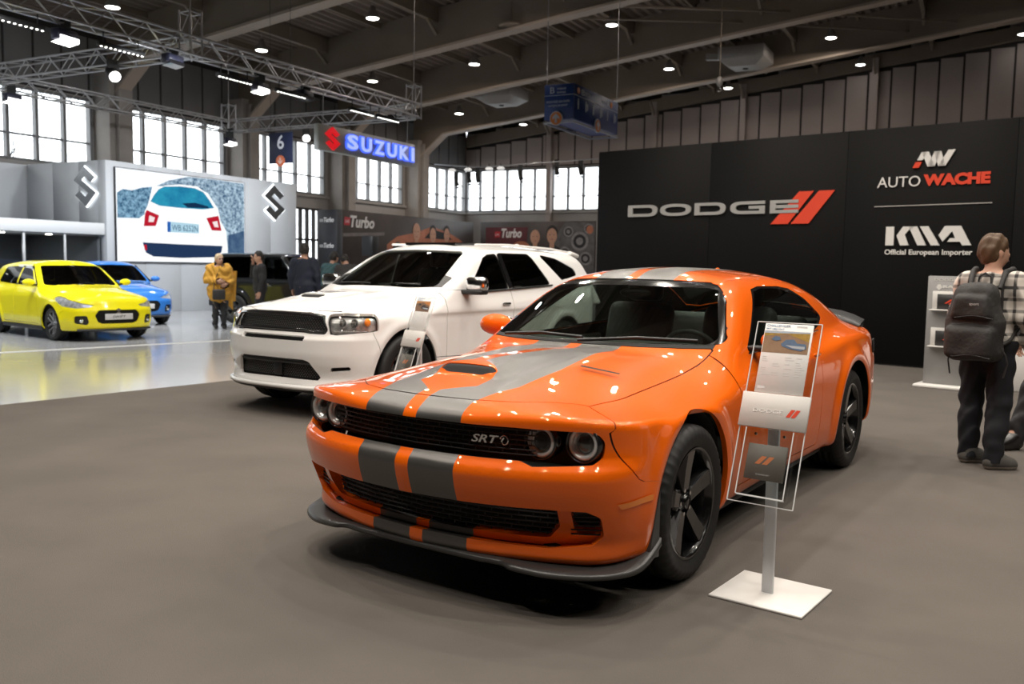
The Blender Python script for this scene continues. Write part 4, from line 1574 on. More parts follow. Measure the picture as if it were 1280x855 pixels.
    MB().ball((3.35, 0, 1.695), (.07, .022, .035)).build('aerial', PW_, root)
    rbox('roof_spoiler', PW_, root, (3.93, 0, 1.605), (.24, 1.12, .05), .02, M=Matrix.Rotation(math.radians(10), 3, 'Y'))
    for (a0, a1) in ((.62, .05), (.0, -.55)):
        MB().tube([(.62 + .0, a0, 1.222), (.60, (a0 + a1) / 2, 1.235), (.55 + .35 * a1 * a1, a1, 1.232)], .010, n=6).build('wiper', M_BLACKTRIM, root)
    rbox('dashboard', M_DASH, root, (.98, 0, 1.06), (.55, 1.5, .22), .07, 3)
    steering(root, (1.32, -.38, 1.08))
    for sg in (1, -1):
        seat('front_seat', root, (1.80, sg * .40, .68), hgt=1.05)
        seat('rear_seat', root, (2.75, sg * .40, .72), hgt=1.0)
    return root


white_suv()
# ------------------------------------------------------------------ small hatchbacks of the far stand
def hatchback(loc, th, paint_name, col, label, detail=True, h=.03):
    root = empty('hatchback', loc, math.radians(th), label, 'car', 'small hatchbacks on the far stand')
    p = dict(
        ZC=[(-1.1, .55), (-.9, .62), (-.80, .70), (-.70, .76), (-.5, .83), (-.1, .905), (.3, .95), (.6, .965), (1.2, .98), (3.2, 1.0)],
        ZK=[(-1.1, .55), (-.8, .62), (-.5, .69), (0, .76), (.5, .80), (1, .83), (2.4, .86), (3.2, .84)],
        PW=[(-1.1, 2.2), (.2, 2.6), (.7, 6), (3.2, 5)],
        W=[(-1.1, .80), (-.4, .83), (0, .845), (.8, .83), (1.6, .83), (2.4, .85), (2.8, .83), (3.3, .76)],
        SZ=[(0, -.1), (.16, -.06), (.25, -.02), (.4, 0), (.7, .0), (.8, -.02), (.9, -.05), (1.2, -.15)],
        UF=[(0, -.80), (.3, -.78), (.5, -.735), (.65, -.65), (.78, -.5), (1.2, -.05)],
        ZF=[(0, .12), (.2, .05), (.27, .02), (.4, 0), (.52, .0), (.62, .04), (.75, .10), (1.5, .5)],
        UR=[(0, 3.06), (.5, 3.02), (.8, 2.85), (1.2, 2.4)],
        ZR=[(0, -.15), (.35, 0), (.7, 0), (1.0, -.05), (1.5, -.1)],
        ZB=[(-1.1, .19), (0, .18), (2.6, .2), (3.3, .32)],
        WS=(.95, .68, .42, .42),
        ROOF=[(-.5, 1.27), (.9, 1.365), (1.4, 1.412), (2.0, 1.41), (2.6, 1.37), (3.0, 1.32), (3.4, 1.2)],
        RD=(.06, .55, 2.4), BL=(1.30, 1.4, 2.86, .1),
        CS=[(.6, .85), (.8, .80), (.92, .765), (1.05, .725), (1.2, .66), (1.3, .60), (1.38, .53), (1.6, .3)],
        CW=[(0, 0), (1.8, 0), (2.5, .04), (3.2, .12)],
        aw=.84, arch=[(0, .30, .345, .02), (2.45, .30, .345, .022)], cz0=.75,
        k=dict(corner=.16, rear=.16, top=.07, bot=.05, ws=.09, rail=.07, join=.04))
    F = car_form(p)
    B = isosurface(F, (-.84, -.92, .15), (3.12, .92, 1.44), h)
    PY = paint(paint_name, col, .35, 1.0)
    for uc in (0, 2.45):
        _, B = cutf(B, lambda u, a, z, n: np.where(a > .40, np.hypot(u - uc, z - .30) - .345, 1))
    _, B = cutf(B, lambda u, a, z, n: np.where(n[:, 2] < -.85, z - .26, .2))
    WS, B = cutf(B, lambda u, a, z, n: np.where((n[:, 0] < -.25) & (u < 1.5) & (z > .9), sd_poly(a, z, [(-.5, .965), (.60, .955), (.665, .97), (.545, 1.29), (.50, 1.31), (-.5, 1.335)], .02), .3), .002)
    SW, B = cutf(B, lambda u, a, z, n: np.where((np.abs(n[:, 1]) > .4) & (a > .40), np.minimum(sd_poly(u, z, [(.78, .935), (1.55, .955), (1.55, 1.30), (1.28, 1.30), (1.18, 1.27)], .02), sd_poly(u, z, [(1.61, .957), (2.52, .985), (2.40, 1.27), (1.61, 1.30)], .02)), .3), .002)
    RW, B = cutf(B, lambda u, a, z, n: np.where((n[:, 0] > .4) & (z > .95), sd_poly(a, z, [(-.5, 1.0), (.55, 1.0), (.47, 1.27), (-.5, 1.28)], .03), .3), .002)
    G1 = glass_mat('hatch_glass', (.10, .11, .12))
    G2 = glass_mat('hatch_dark_glass', (.03, .03, .035))
    sheet(WS, 'windscreen', G1, root, shift=-.002)
    sheet(RW, 'rear_window', G2, root, shift=-.002)
    for sg in (1, -1):
        a_, b_ = cutf(half(SW, sg), lambda u, a, z, n: u - 1.58)
        sheet(a_, 'side_window', G2, root, shift=-.002)
        sheet(b_, 'side_window', G2, root, shift=-.002)
        MB().bar((1.58, sg * .755, .95), (1.58, sg * .60, 1.305), .06, .01, up=(0, sg, 0)).build('door_pillar', M_GLOSSBLACK, root)
        MB().bar((.72, sg * .755, .95), (1.20, sg * .605, 1.295), .07, .012, up=(0, sg, 0)).build('windscreen_pillar', M_GLOSSBLACK, root)
    inner = dict(V=B['V'] - B['N'] * .03, N=-B['N'], T=B['T'][:, ::-1])
    sheet(inner, 'inner_body', M_VOID, root)
    fr = lambda poly, r=.012: (lambda u, a, z, n: np.where((u < -.2) & (n[:, 0] < .4), sd_poly(a, z, poly, r), .3))
    GR, B = cutf(B, fr([(-.5, .560), (.34, .555), (.41, .46), (.36, .345), (.28, .31), (-.5, .31)], .03))
    FG, B = cutf(B, fr([(.53, .46), (.70, .455), (.70, .32), (.52, .29), (.50, .34)], .03))
    HL, B = cutf(B, lambda u, a, z, n: np.where((u < .2) & (z > .5), sd_poly(u, z, [(-.73, .605), (-.62, .585), (-.38, .615), (-.08, .765), (-.13, .790), (-.34, .765), (-.56, .705), (-.71, .645)], .018), .3))
    sheet(GR, 'grille', M_BLACKTRIM, root, shift=-.03, depth=.0)
    m = MB()
    UFc = pch(p['UF'])
    for zz in np.arange(.34, .54, .028):
        m.tube([(UFc(abs(a)) + .02 + max(0, zz - .5) * .4, a, zz) for a in np.linspace(-.36, .36, 9)], .006, n=4)
    tag(m.build('grille_mesh', M_VOID, root), kind='stuff')
    for sg in (1, -1):
        sheet(half(FG, sg), 'fog_lamp_recess', M_BLACKTRIM, root, shift=-.02)
        a_ = .60
        MB().lathe([(.0, -.01), (.03, -.006), (.038, .01)], c=(UFc(a_) + .005, sg * a_, .37), axis='X', n=14).build('fog_lamp', M_CHROME, root, fix=True)
        hh = half(HL, sg)
        hl = empty('headlamp', (0, 0, 0), parent=root)
        sheet(hh, 'lens', M_LENS, hl)
        sheet(hh, 'lamp_housing', mat('hatch_lamp_housing', (.50, .50, .51), .2, metal=.3, noise=.95, nscale=22), hl, shift=-.012)
        c = Vector((-.40, sg * .70, .685))
        MB().ball(c, (.05, .03, .045), n=14, m=8).build('projector', M_CHROME, hl)
    bon, B = cutf(B, lambda u, a, z, n: np.where((n[:, 2] > .25) & (z > .6), np.maximum(np.maximum(a - .66 - .08 * np.clip(u + .5, 0, 1), u - .52), -.66 + .25 * a * a - u), .3), .003)
    sheet(bon, 'bonnet', PY, root, depth=.015)
    bum, B = cutf(B, lambda u, a, z, n: np.where(z < .75, u - pch([(.15, -.32), (.5, -.34), (.6, -.55), (.8, -.6)])(z), .3), .003)
    sheet(bum, 'front_bumper', PY, root, depth=.02)
    d1, B = cutf(B, lambda u, a, z, n: np.where(a > .5, sd_poly(u, z, [(.52, .27), (.52, .93), (1.57, .955), (1.57, .27)], .03), .3), .003)
    d2, B = cutf(B, lambda u, a, z, n: np.where(a > .5, sd_poly(u, z, [(1.58, .27), (1.58, .955), (2.50, .985), (2.45, .72), (2.10, .55), (2.05, .27)], .03), .3), .003)
    for sg in (1, -1):
        sheet(half(d1, sg), 'front_door', PY, root, depth=.015)
        sheet(half(d2, sg), 'rear_door', PY, root, depth=.015)
        sheet(half(B, sg), 'body_side', PY, root, depth=.02)
        rbox('side_skirt', M_BLACKTRIM, root, (1.22, sg * .80, .195), (1.75, .07, .07), .015)
        MB().ball((.72, sg * .895, 1.005), (.07, .11, .065), n=16, m=10).build('door_mirror', PY, root)
        MB().bar((.70, sg * .76, .955), (.72, sg * .86, .985), .05, .03).build('mirror_foot', M_BLACKTRIM, root)
    MB().tube([(UFc(abs(a)) + .02, a, .205) for a in np.linspace(-.66, .66, 17)], .022, n=8).build('chin_lip', M_BLACKTRIM, root)
    # emblem and show plate
    em = MB().prism([(-.05, .03), (0, .06), (.05, .03), (.0, .0), (.05, -.03), (0, -.06), (-.05, -.03), (0, 0)], 0, .006)
    put(em.mesh('emblem'), 'emblem', M_CHROME, root, (UFc(0) + .015, 0, .525), (0, -1, 0), (0, 0, 1))
    pl = rbox('show_plate', mat('plate_grey', (.55, .55, .55), .4, noise=.05), root, (UFc(0) - .004, 0, .435), (.012, .50, .105), .004)
    text_on('SWIFT', .07, M_BLACKTRIM, root, (UFc(0) - .012, 0, .412), (0, -1, 0), (0, 0, 1), name='plate_lettering', depth=.002, shear=.3, fit=(.24, .045))
    st = dict(n=5, ph=.1, legs=[(-.12, -.42, .05, .045), (.12, .42, .05, .045)])
    for u in (0, 2.45):
        for sg in (1, -1):
            make_wheel('wheel', root, (u, sg * .725, .298), .298, .195, .215, sg, st, mat('two_tone_rim', (.30, .30, .31), .3, metal=.8, noise=.1), MATS['black_rim'], n=36)
            wheel_well(root, u, .342, sg, .45, .78, .30)
    rbox('underbody', M_VOID, root, (1.2, 0, .24), (3.3, 1.2, .10), .03)
    rbox('dashboard', M_DASH, root, (.80, 0, .86), (.40, 1.2, .18), .06, 2)
    for sg in (1, -1):
        seat('front_seat', root, (1.45, sg * .34, .50), hgt=.9)
    steering(root, (1.05, -.34, .88), r=.17)
    return root


hatchback((-7.595, 16.266, 0.0), 140.4, 'yellow_paint', (.83, .74, .01), 'bright yellow hatchback with black roof pillars and show plate')
hatchback((-8.62, 19.98, 0.0), 134.0, 'blue_paint', (.03, .16, .50), 'blue hatchback mostly hidden behind the yellow one', h=.045)

hatchback((-2.6, 22.6, 0.0), 25.0, 'charcoal_paint', (.03, .032, .035), 'dark grey hatchback half hidden behind the white bonnet', h=.045)


def dark_suv():
    """boxy black off-roader seen from its side"""
    L0 = Vector((-4.2, 20.9, 0))
    root = empty('off_road_vehicle', L0, math.radians(165.0), 'boxy black off-roader standing behind the woman in mustard shawl', 'car')
    p = dict(
        ZC=[(-1.1, .85), (-.8, .93), (-.6, .99), (0, 1.02), (.6, 1.04), (3.2, 1.06)],
        ZK=[(-1.1, .82), (-.6, .93), (0, .97), (.6, 1.0), (3.2, 1.02)],
        PW=[(-1.1, 3), (3.2, 6)],
        W=[(-1.1, .78), (-.4, .80), (2.4, .81), (3.0, .80), (3.3, .77)],
        SZ=[(0, -.06), (.3, -.02), (.5, 0), (.9, 0), (1.0, -.01), (1.2, -.05)],
        UF=[(0, -.72), (.5, -.70), (.75, -.62), (1.2, -.4)],
        ZF=[(0, .1), (.35, .02), (.5, 0), (.9, .03), (1.5, .2)],
        UR=[(0, 2.80), (.6, 2.78), (.8, 2.70), (1.2, 2.5)],
        ZR=[(0, -.1), (.4, 0), (1.0, 0), (1.7, -.05)],
        ZB=[(-1.1, .38), (0, .35), (3.2, .38)],
        WS=(1.03, 1.25, .42, .15),
        ROOF=[(-.5, 1.60), (.9, 1.645), (1.6, 1.66), (2.6, 1.65), (3.2, 1.62)],
        RD=(.04, .6, 3), BL=(1.60, 6.0, 2.74, .03),
        CS=[(.8, .82), (1.0, .785), (1.3, .735), (1.6, .68), (1.8, .6)],
        CW=[(0, 0), (3.2, .02)],
        aw=.82, arch=[(0, .34, .43, .03), (2.15, .34, .43, .03)], cz0=.9,
        k=dict(corner=.10, rear=.10, top=.05, bot=.05, ws=.06, rail=.06, join=.03))
    F = car_form(p)
    B = isosurface(F, (-.76, -.88, .32), (2.86, .88, 1.70), .045)
    PK = paint('black_paint', (.010, .011, .012), .35, 1.0)
    for uc in (0, 2.15):
        _, B = cutf(B, lambda u, a, z, n: np.where(a > .40, np.hypot(u - uc, z - .34) - .40, 1))
    WS, B = cutf(B, lambda u, a, z, n: np.where((n[:, 0] < -.4) & (z > 1.0), sd_poly(a, z, [(-.5, 1.06), (.66, 1.06), (.60, 1.57), (-.5, 1.58)], .03), .3), .002)
    SW, B = cutf(B, lambda u, a, z, n: np.where((np.abs(n[:, 1]) > .5) & (a > .4), np.minimum(sd_poly(u, z, [(.66, 1.06), (1.40, 1.06), (1.40, 1.56), (.98, 1.56)], .03), sd_poly(u, z, [(1.52, 1.08), (2.52, 1.08), (2.48, 1.55), (1.52, 1.56)], .05)), .3), .002)
    G = glass_mat('suv_dark_glass', (.12, .13, .13))
    sheet(WS, 'windscreen', G, root)
    for sg in (1, -1):
        a_, b_ = cutf(half(SW, sg), lambda u, a, z, n: u - 1.46)
        sheet(a_, 'side_window', G, root)
        sheet(b_, 'side_window', G, root)
        sheet(half(B, sg), 'body_side', PK, root, depth=.02)
        MB().ball((.60, sg * .90, 1.16), (.06, .09, .075)).build('door_mirror', PK, root)
        rbox('door_handle', M_CHROME, root, (1.30, sg * .815, .93), (.12, .02, .03), .006)
        rbox('sill', M_BLACKTRIM, root, (1.08, sg * .78, .36), (1.3, .06, .10), .02)
        MB().lathe([(.0, 0), (.06, -.01), (.085, .01), (.09, .03)], c=(-.70, sg * .52, .80), axis='X', n=18).build('headlamp', M_CHROME, root, fix=True)
    m = MB()
    for k in range(5):
        m.box((-.715, -.28 + k * .14, .80), (.03, .07, .16))
    tag(m.build('grille_slots', M_VOID, root), kind='stuff')
    st = dict(n=5, ph=.1, legs=[(0, 0, .09, .12)])
    for u in (0, 2.15):
        for sg in (1, -1):
            make_wheel('wheel', root, (u, sg * .70, .345), .345, .20, .20, sg, st, mat('off_roader_rim', (.05, .05, .05), .35, metal=.5, noise=.1), n=32)
            wheel_well(root, u, .395, sg, .45, .76, .34)
    sw = empty('spare_wheel', (2.90, 0, .93), parent=root)
    MB().lathe([(0, .10), (.18, .10), (.24, .08), (.33, .09), (.345, .05), (.345, -.05), (.33, -.09), (0, -.09)], axis='X', n=28).build('spare_tyre', M_TYRE, sw, fix=True)
    rbox('underbody', M_VOID, root, (1.0, 0, .40), (3.0, 1.1, .12), .03)
    rbox('rear_bumper', M_BLACKTRIM, root, (2.80, 0, .48), (.12, 1.5, .16), .03)
    rbox('front_bumper', M_BLACKTRIM, root, (-.74, 0, .50), (.12, 1.5, .2), .03)
    for sg in (1, -1):
        seat('front_seat', root, (1.25, sg * .34, .68), hgt=.95)
    return root


dark_suv()
# ================================================================== people
def rcone(x, y, z, a, b, ra, rb):
    """tapered capsule"""
    ax, ay, az = a
    dx, dy, dz = b[0] - ax, b[1] - ay, b[2] - az
    L2 = dx * dx + dy * dy + dz * dz
    t = np.clip(((x - ax) * dx + (y - ay) * dy + (z - az) * dz) / L2, 0, 1)
    return np.sqrt((x - ax - dx * t)**2 + (y - ay - dy * t)**2 + (z - az - dz * t)**2) - (ra + (rb - ra) * t)


def ell(x, y, z, c, r):
    k = np.sqrt(((x - c[0]) / r[0])**2 + ((y - c[1]) / r[1])**2 + ((z - c[2]) / r[2])**2)
    return (k - 1) * min(r)


def rotY(x, z, c, ang):
    """undo a forward lean of ang about a pivot (x, z)"""
    ca, sa = math.cos(ang), math.sin(ang)
    dx, dz = x - c[0], z - c[1]
    return c[0] + ca * dx - sa * dz, c[1] + sa * dx + ca * dz


M_SKIN = mat('skin', (.52, .30, .21), .5, noise=.10, nscale=14)
HAND = {}


def hand_mesh(side):
    """palm in local frame: wrist at the origin, fingers towards -z, thumb towards +x, palm facing -y*side"""
    if side in HAND:
        return HAND[side]
    def F(x, y, z):
        d = np.sqrt(np.maximum(np.abs(x) - .026, 0)**2 + np.maximum(np.abs(y) - .004, 0)**2 + np.maximum(np.abs(z + .055) - .030, 0)**2) - .011
        d = smin(d, rcone(x, y, z, (0, 0, .02), (0, 0, -.02), .024, .022), .02)
        for i, (fx, L) in enumerate(((.028, .070), (.010, .080), (-.009, .074), (-.027, .058))):
            y0 = -.012 * side
            p0, p1 = (fx, 0, -.088), (fx * 1.12, y0, -.088 - L * .45)
            p2, p3 = (fx * 1.15, y0 * 2.4, -.088 - L * .74), (fx * 1.1, y0 * 4.0, -.088 - L * .92)
            d = smin(d, np.minimum(np.minimum(rcone(x, y, z, p0, p1, .0095, .0088), rcone(x, y, z, p1, p2, .0088, .0082)), rcone(x, y, z, p2, p3, .0082, .007)), .006)
        t0, t1, t2 = (.026, 0, -.030), (.050, -.014 * side, -.060), (.053, -.030 * side, -.090)
        d = smin(d, np.minimum(rcone(x, y, z, t0, t1, .0125, .0105), rcone(x, y, z, t1, t2, .0105, .008)), .010)
        return d
    HAND[side] = isosurface(F, (-.06, -.07, -.19), (.08, .07, .05), .0055, newton=2)
    return HAND[side]


def place_hand(parent, side, wrist, d, thumb, m, scale=1.0):
    """d: direction from wrist to fingers, thumb: direction of the thumb"""
    zz = -Vector(d).normalized()
    xx = Vector(thumb)
    xx = (xx - zz * xx.dot(zz)).normalized()
    yy = zz.cross(xx)
    H = hand_mesh(side)
    R = np.array([[xx.x, yy.x, zz.x], [xx.y, yy.y, zz.y], [xx.z, yy.z, zz.z]])
    M = dict(V=(H['V'] * scale) @ R.T + np.array(wrist), N=H['N'] @ R.T, T=H['T'])
    return sheet(M, 'hand', m, parent)


def person(loc, heading, label, P, group=None, h=.02):
    """P: pose and clothing. local frame: +x is where the person faces, +y to the left"""
    root = empty('person', loc, math.radians(heading), label, 'person', group)
    S = P.get('height', 1.75) / 1.75
    lean = P.get('lean', 0.0)
    piv = (0.0, .93)
    lf, rf = P.get('lfoot', (.0, .10)), P.get('rfoot', (.0, -.10))
    lk, rk = P.get('lknee', (lf[0] * .5 + .03, lf[1] * .95)), P.get('rknee', (rf[0] * .5 + .03, rf[1] * .95))
    arms = P.get('arms', {})
    la = arms.get('l', ((-.02, .27, 1.14), (.05, .27, .88)))
    ra = arms.get('r', ((-.02, -.27, 1.14), (.05, -.27, .88)))
    bulk = P.get('bulk', 1.0)
    yaw = math.radians(P.get('head_yaw', 0))
    nod = P.get('nod', 0.0)
    hc = (.025, 0, 1.62)

    def legs(x, y, z, ze=.11):
        d = ell(x, y, z, (-.01, 0, .95), (.125 * bulk, .172 * bulk, .13))
        for (f, k, s) in ((lf, lk, 1), (rf, rk, -1)):
            d = smin(d, rcone(x, y, z, (-.005, s * .088, .90), (k[0], k[1], .50), .092 * bulk, .062), .035)
            d = smin(d, rcone(x, y, z, (k[0], k[1], .50), (f[0] - .03, f[1], ze), .062, .044), .03)
            d = smin(d, rcone(x, y, z, (k[0] - .025, k[1], .38), (f[0] - .035, f[1], .2), .058, .044), .03)
        return d

    def feet(x, y, z):
        d = None
        for f in (lf, rf):
            ct, st = math.cos(P.get('toe', 0)), math.sin(P.get('toe', 0))
            g = lambda r, zz: (f[0] - .03 + ct * r, f[1] + st * r, zz)
            q = np.minimum(rcone(x, y, z, g(-.015, .055), g(.15, .040), .048, .038), rcone(x, y, z, g(0, .11), g(0, .06), .046, .05))
            q = smin(q, rcone(x, y, z, g(.01, .10), g(.11, .05), .045, .042), .03)
            q = smax(q, .002 - z, .006)
            d = q if d is None else np.minimum(d, q)
        return d

    def torso(x, y, z):
        d = ell(x, y, z, (.0, 0, 1.06), (.112 * bulk, .150 * bulk, .19))
        d = smin(d, ell(x, y, z, (.005, 0, 1.27), (.125 * bulk, .178 * bulk, .19)), .08)
        d = smin(d, rcone(x, y, z, (-.01, .165 * bulk, 1.40), (-.01, -.165 * bulk, 1.40), .062, .062), .07)
        d = smin(d, ell(x, y, z, (-.01, 0, .97), (.125 * bulk, .17 * bulk, .10)), .05)
        return d

    def armsF(x, y, z):
        d = None
        for s, (e, w) in ((1, la), (-1, ra)):
            q = rcone(x, y, z, (-.01, s * .185 * bulk, 1.395), e, .058 * bulk, .046 * bulk)
            q = smin(q, rcone(x, y, z, e, w, .045 * bulk, .031), .02)
            d = q if d is None else np.minimum(d, q)
        return d

    cy, sy = math.cos(yaw), math.sin(yaw)

    def headspace(x, y, z):
        x, y, z = x - hc[0], y - hc[1], z - 1.50
        x, y = cy * x + sy * y, -sy * x + cy * y
        if nod:
            x, z = rotY(x, z, (0, 0), nod)
        return x, y, z + 1.50 - hc[2]

    def head(x, y, z):
        d = rcone(x, y, z, (-.015, 0, 1.40), (.005, 0, 1.55), .060, .054)
        X, Y, Z = headspace(x, y, z)
        q = ell(X, Y, Z, (-.008, 0, .022), (.098, .078, .100))
        q = smin(q, ell(X, Y, Z, (.022, 0, -.045), (.068, .060, .078)), .05)
        q = smin(q, rcone(X, Y, Z, (.088, 0, .012), (.106, 0, -.026), .008, .014), .018)
        q = smin(q, ell(X, Y, Z, (.084, 0, -.062), (.014, .026, .010)), .014)
        for s in (1, -1):
            q = smin(q, ell(X, Y, Z, (-.002, s * .080, -.008), (.022, .010, .034)), .008)
            q = smax(q, -ell(X, Y, Z, (.098, s * .032, .010), (.016, .018, .012)), .014)
        return smin(d, q, .03)

    def upper(fn):
        def f(x, y, z):
            if lean:
                x, z = rotY(x, z, piv, lean)
            return fn(x, y, z)
        return f
    U = {k: upper(v) for k, v in dict(torso=torso, arms=armsF, head=head).items()}

    def sc(fn):
        return lambda x, y, z: fn(x / S, y / S, z / S) * S
    body = sc(lambda x, y, z: smin(smin(smin(smin(legs(x, y, z), U['torso'](x, y, z), .05), U['arms'](x, y, z), .03), U['head'](x, y, z), .03), feet(x, y, z), .02))
    ext = .75 + abs(math.sin(lean)) * .7
    lo, hi = (-.6, -.75, 0), (ext, .75, 1.80 * S)
    fold = P.get('fold', .006)

    def cloth(x, y, z, a):
        w = np.sin(34 * z + 9 * np.sin(7 * y + 5 * x)) * np.sin(11 * y + 13 * x + 4 * z)
        return a + fold * w
    top_off, leg_off = P.get('top_off', .018), P.get('leg_off', .014)

    def shirtF(x, y, z):
        d = smin(smin(U['torso'](x, y, z), U['arms'](x, y, z), .045) - top_off, 1e3 + 0 * x, .01)
        if P.get('skirt'):
            sk = P['skirt']
            xx, zz = (rotY(x, z, piv, lean) if lean else (x, z))
            d = smin(d, ell(xx, y, zz, (-.01, 0, sk[0]), (sk[1], sk[2], sk[3])), .05)
        return cloth(x, y, z, d)
    Bm = isosurface(body, lo, hi, h, newton=2)
    # the continuous body; only head, neck and forearms stay bare
    sheet(Bm, 'body', P.get('skin', M_SKIN), root)
    T = isosurface(sc(lambda x, y, z: cloth(x, y, z, legs(x, y, z, .05) - leg_off)), lo, hi, h, newton=2)
    v = T['V'] / S
    T = clip(T, np.maximum(v[:, 2] - P.get('waist', 1.0), .055 - v[:, 2]))
    sheet(T, 'trousers', P['trousers'], root, depth=.006)
    G = isosurface(sc(shirtF), lo, hi, h, newton=2)
    v = G['V'] / S
    x_, z_ = (rotY(v[:, 0], v[:, 2], piv, lean) if lean else (v[:, 0], v[:, 2]))
    g = z_ - 1.475 + .25 * np.abs(v[:, 1])
    g = np.where(np.abs(v[:, 1]) > .12, -1, g)
    g = np.maximum(g, np.where(np.hypot(np.abs(v[:, 1]), 0) < .205 * bulk + .02, P.get('hem', .90) - z_, -1))
    for s, (e, w) in ((1, la), (-1, ra)):
        wv, ev = np.array(w), np.array(e)
        d = (wv - ev) / np.linalg.norm(wv - ev)
        q = np.stack([x_, v[:, 1], z_], 1) - wv
        along = q @ d
        near = np.linalg.norm(q - along[:, None] * d, axis=1) < .09
        g = np.where(near & (along > -.03), np.maximum(g, along + P.get('cuff', .0)), g)
    G = clip(G, g)
    sheet(G, P.get('top_name', 'jacket'), P['top'], root, depth=.008)
    # shoes
    Sh = isosurface(sc(lambda x, y, z: feet(x, y, z) - .006), (-.25 + min(lf[0], rf[0]), -.3, 0), (.35 + max(lf[0], rf[0]), .3, .2), min(h, .012), newton=2)
    Sh = clip(Sh, Sh['V'][:, 2] / S - P.get('shoe_top', .14))
    for s in (1, -1):
        mid = (lf[1] + rf[1]) / 2 * S if abs(lf[1] - rf[1]) > .12 else 0
        so = sheet(clip(Sh, -s * (Sh['V'][:, 1] - mid)), 'shoe', P['shoes'], root, depth=.004)
        if P.get('sole'):
            q = clip(Sh, np.maximum(-s * (Sh['V'][:, 1] - mid), Sh['V'][:, 2] - .028))
            sheet(q, 'sole', P['sole'], so, shift=.004)
    # hair: shell around the skull
    if P.get('hair') is not None:
        hl = P.get('hair_len', -.02)

        def hairF(x, y, z):
            X, Y, Z = headspace(*((lambda a, b: (a, y, b))(*rotY(x, z, piv, lean)) if lean else (x, y, z)))
            d = ell(X, Y, Z, (-.014, 0, .030), (.106, .086, .106))
            d = smin(d, ell(X, Y, Z, (-.045, 0, -.02), (.066, .074, .080)), .04)
            d = d + .006 * np.sin(75 * X + 30 * Y) * np.sin(65 * Y + 40 * Z) - .006 * np.clip(Z * 8, 0, 1)
            cutz = smax(hl + np.clip(X + .02, 0, 1) * .75 - Z, X - .075 - .0 * Z, .02)
            return smax(d, cutz, .012)
        zc = hc[2] * S
        ctr = np.array([hc[0], 0, hc[2]])
        if lean:
            ca, sa = math.cos(lean), math.sin(lean)
            dx, dz = ctr[0] - piv[0], ctr[2] - piv[1]
            ctr = np.array([piv[0] + ca * dx + sa * dz, 0, piv[1] - sa * dx + ca * dz])
        HM = isosurface(sc(hairF), tuple(ctr * S - .19), tuple(ctr * S + .19), min(h, .010), newton=2)
        sheet(HM, 'hair', P['hair'], root)
    # eyes
    def to_local(p):
        X, Y, Z = p
        zz = Z + hc[2] - 1.50
        if nod:
            ca, sa = math.cos(nod), math.sin(nod)
            X, zz = ca * X + sa * zz, -sa * X + ca * zz
        x, y = cy * X - sy * Y, sy * X + cy * Y
        x, z = x + hc[0], zz + 1.50
        if lean:
            ca, sa = math.cos(lean), math.sin(lean)
            dx, dz = x - piv[0], z - piv[1]
            x, z = piv[0] + ca * dx + sa * dz, piv[1] - sa * dx + ca * dz
        return Vector((x * S, y * S, z * S))
    for s in (1, -1):
        MB().ball(to_local((.083, s * .032, .010)), .011 * S, n=8, m=6).build('eye', mat('eye_dark', (.05, .035, .03), .2, noise=.1), root)
    MB().ball(to_local((.0925, 0, -.064)), (.006, .020, .0045), n=8, m=5).build('mouth', mat('lips', (.38, .14, .12), .5, noise=.05), root)

    def up_pt(p):
        x, y, z = p
        if lean:
            ca, sa = math.cos(lean), math.sin(lean)
            dx, dz = x - piv[0], z - piv[1]
            x, z = piv[0] + ca * dx + sa * dz, piv[1] - sa * dx + ca * dz
        return Vector((x, y, z)) * S
    for s, (e, w) in ((1, la), (-1, ra)):
        pe, pw = up_pt(e), up_pt(w)
        hd = P.get('hand_dir', {}).get('l' if s > 0 else 'r')
        d = Vector(hd) if hd else (pw - pe)
        th = P.get('thumb', {}).get('l' if s > 0 else 'r', (1, 0, .2))
        place_hand(root, s, pw, d, th, P.get('skin', M_SKIN), S)
    return root, to_local, up_pt


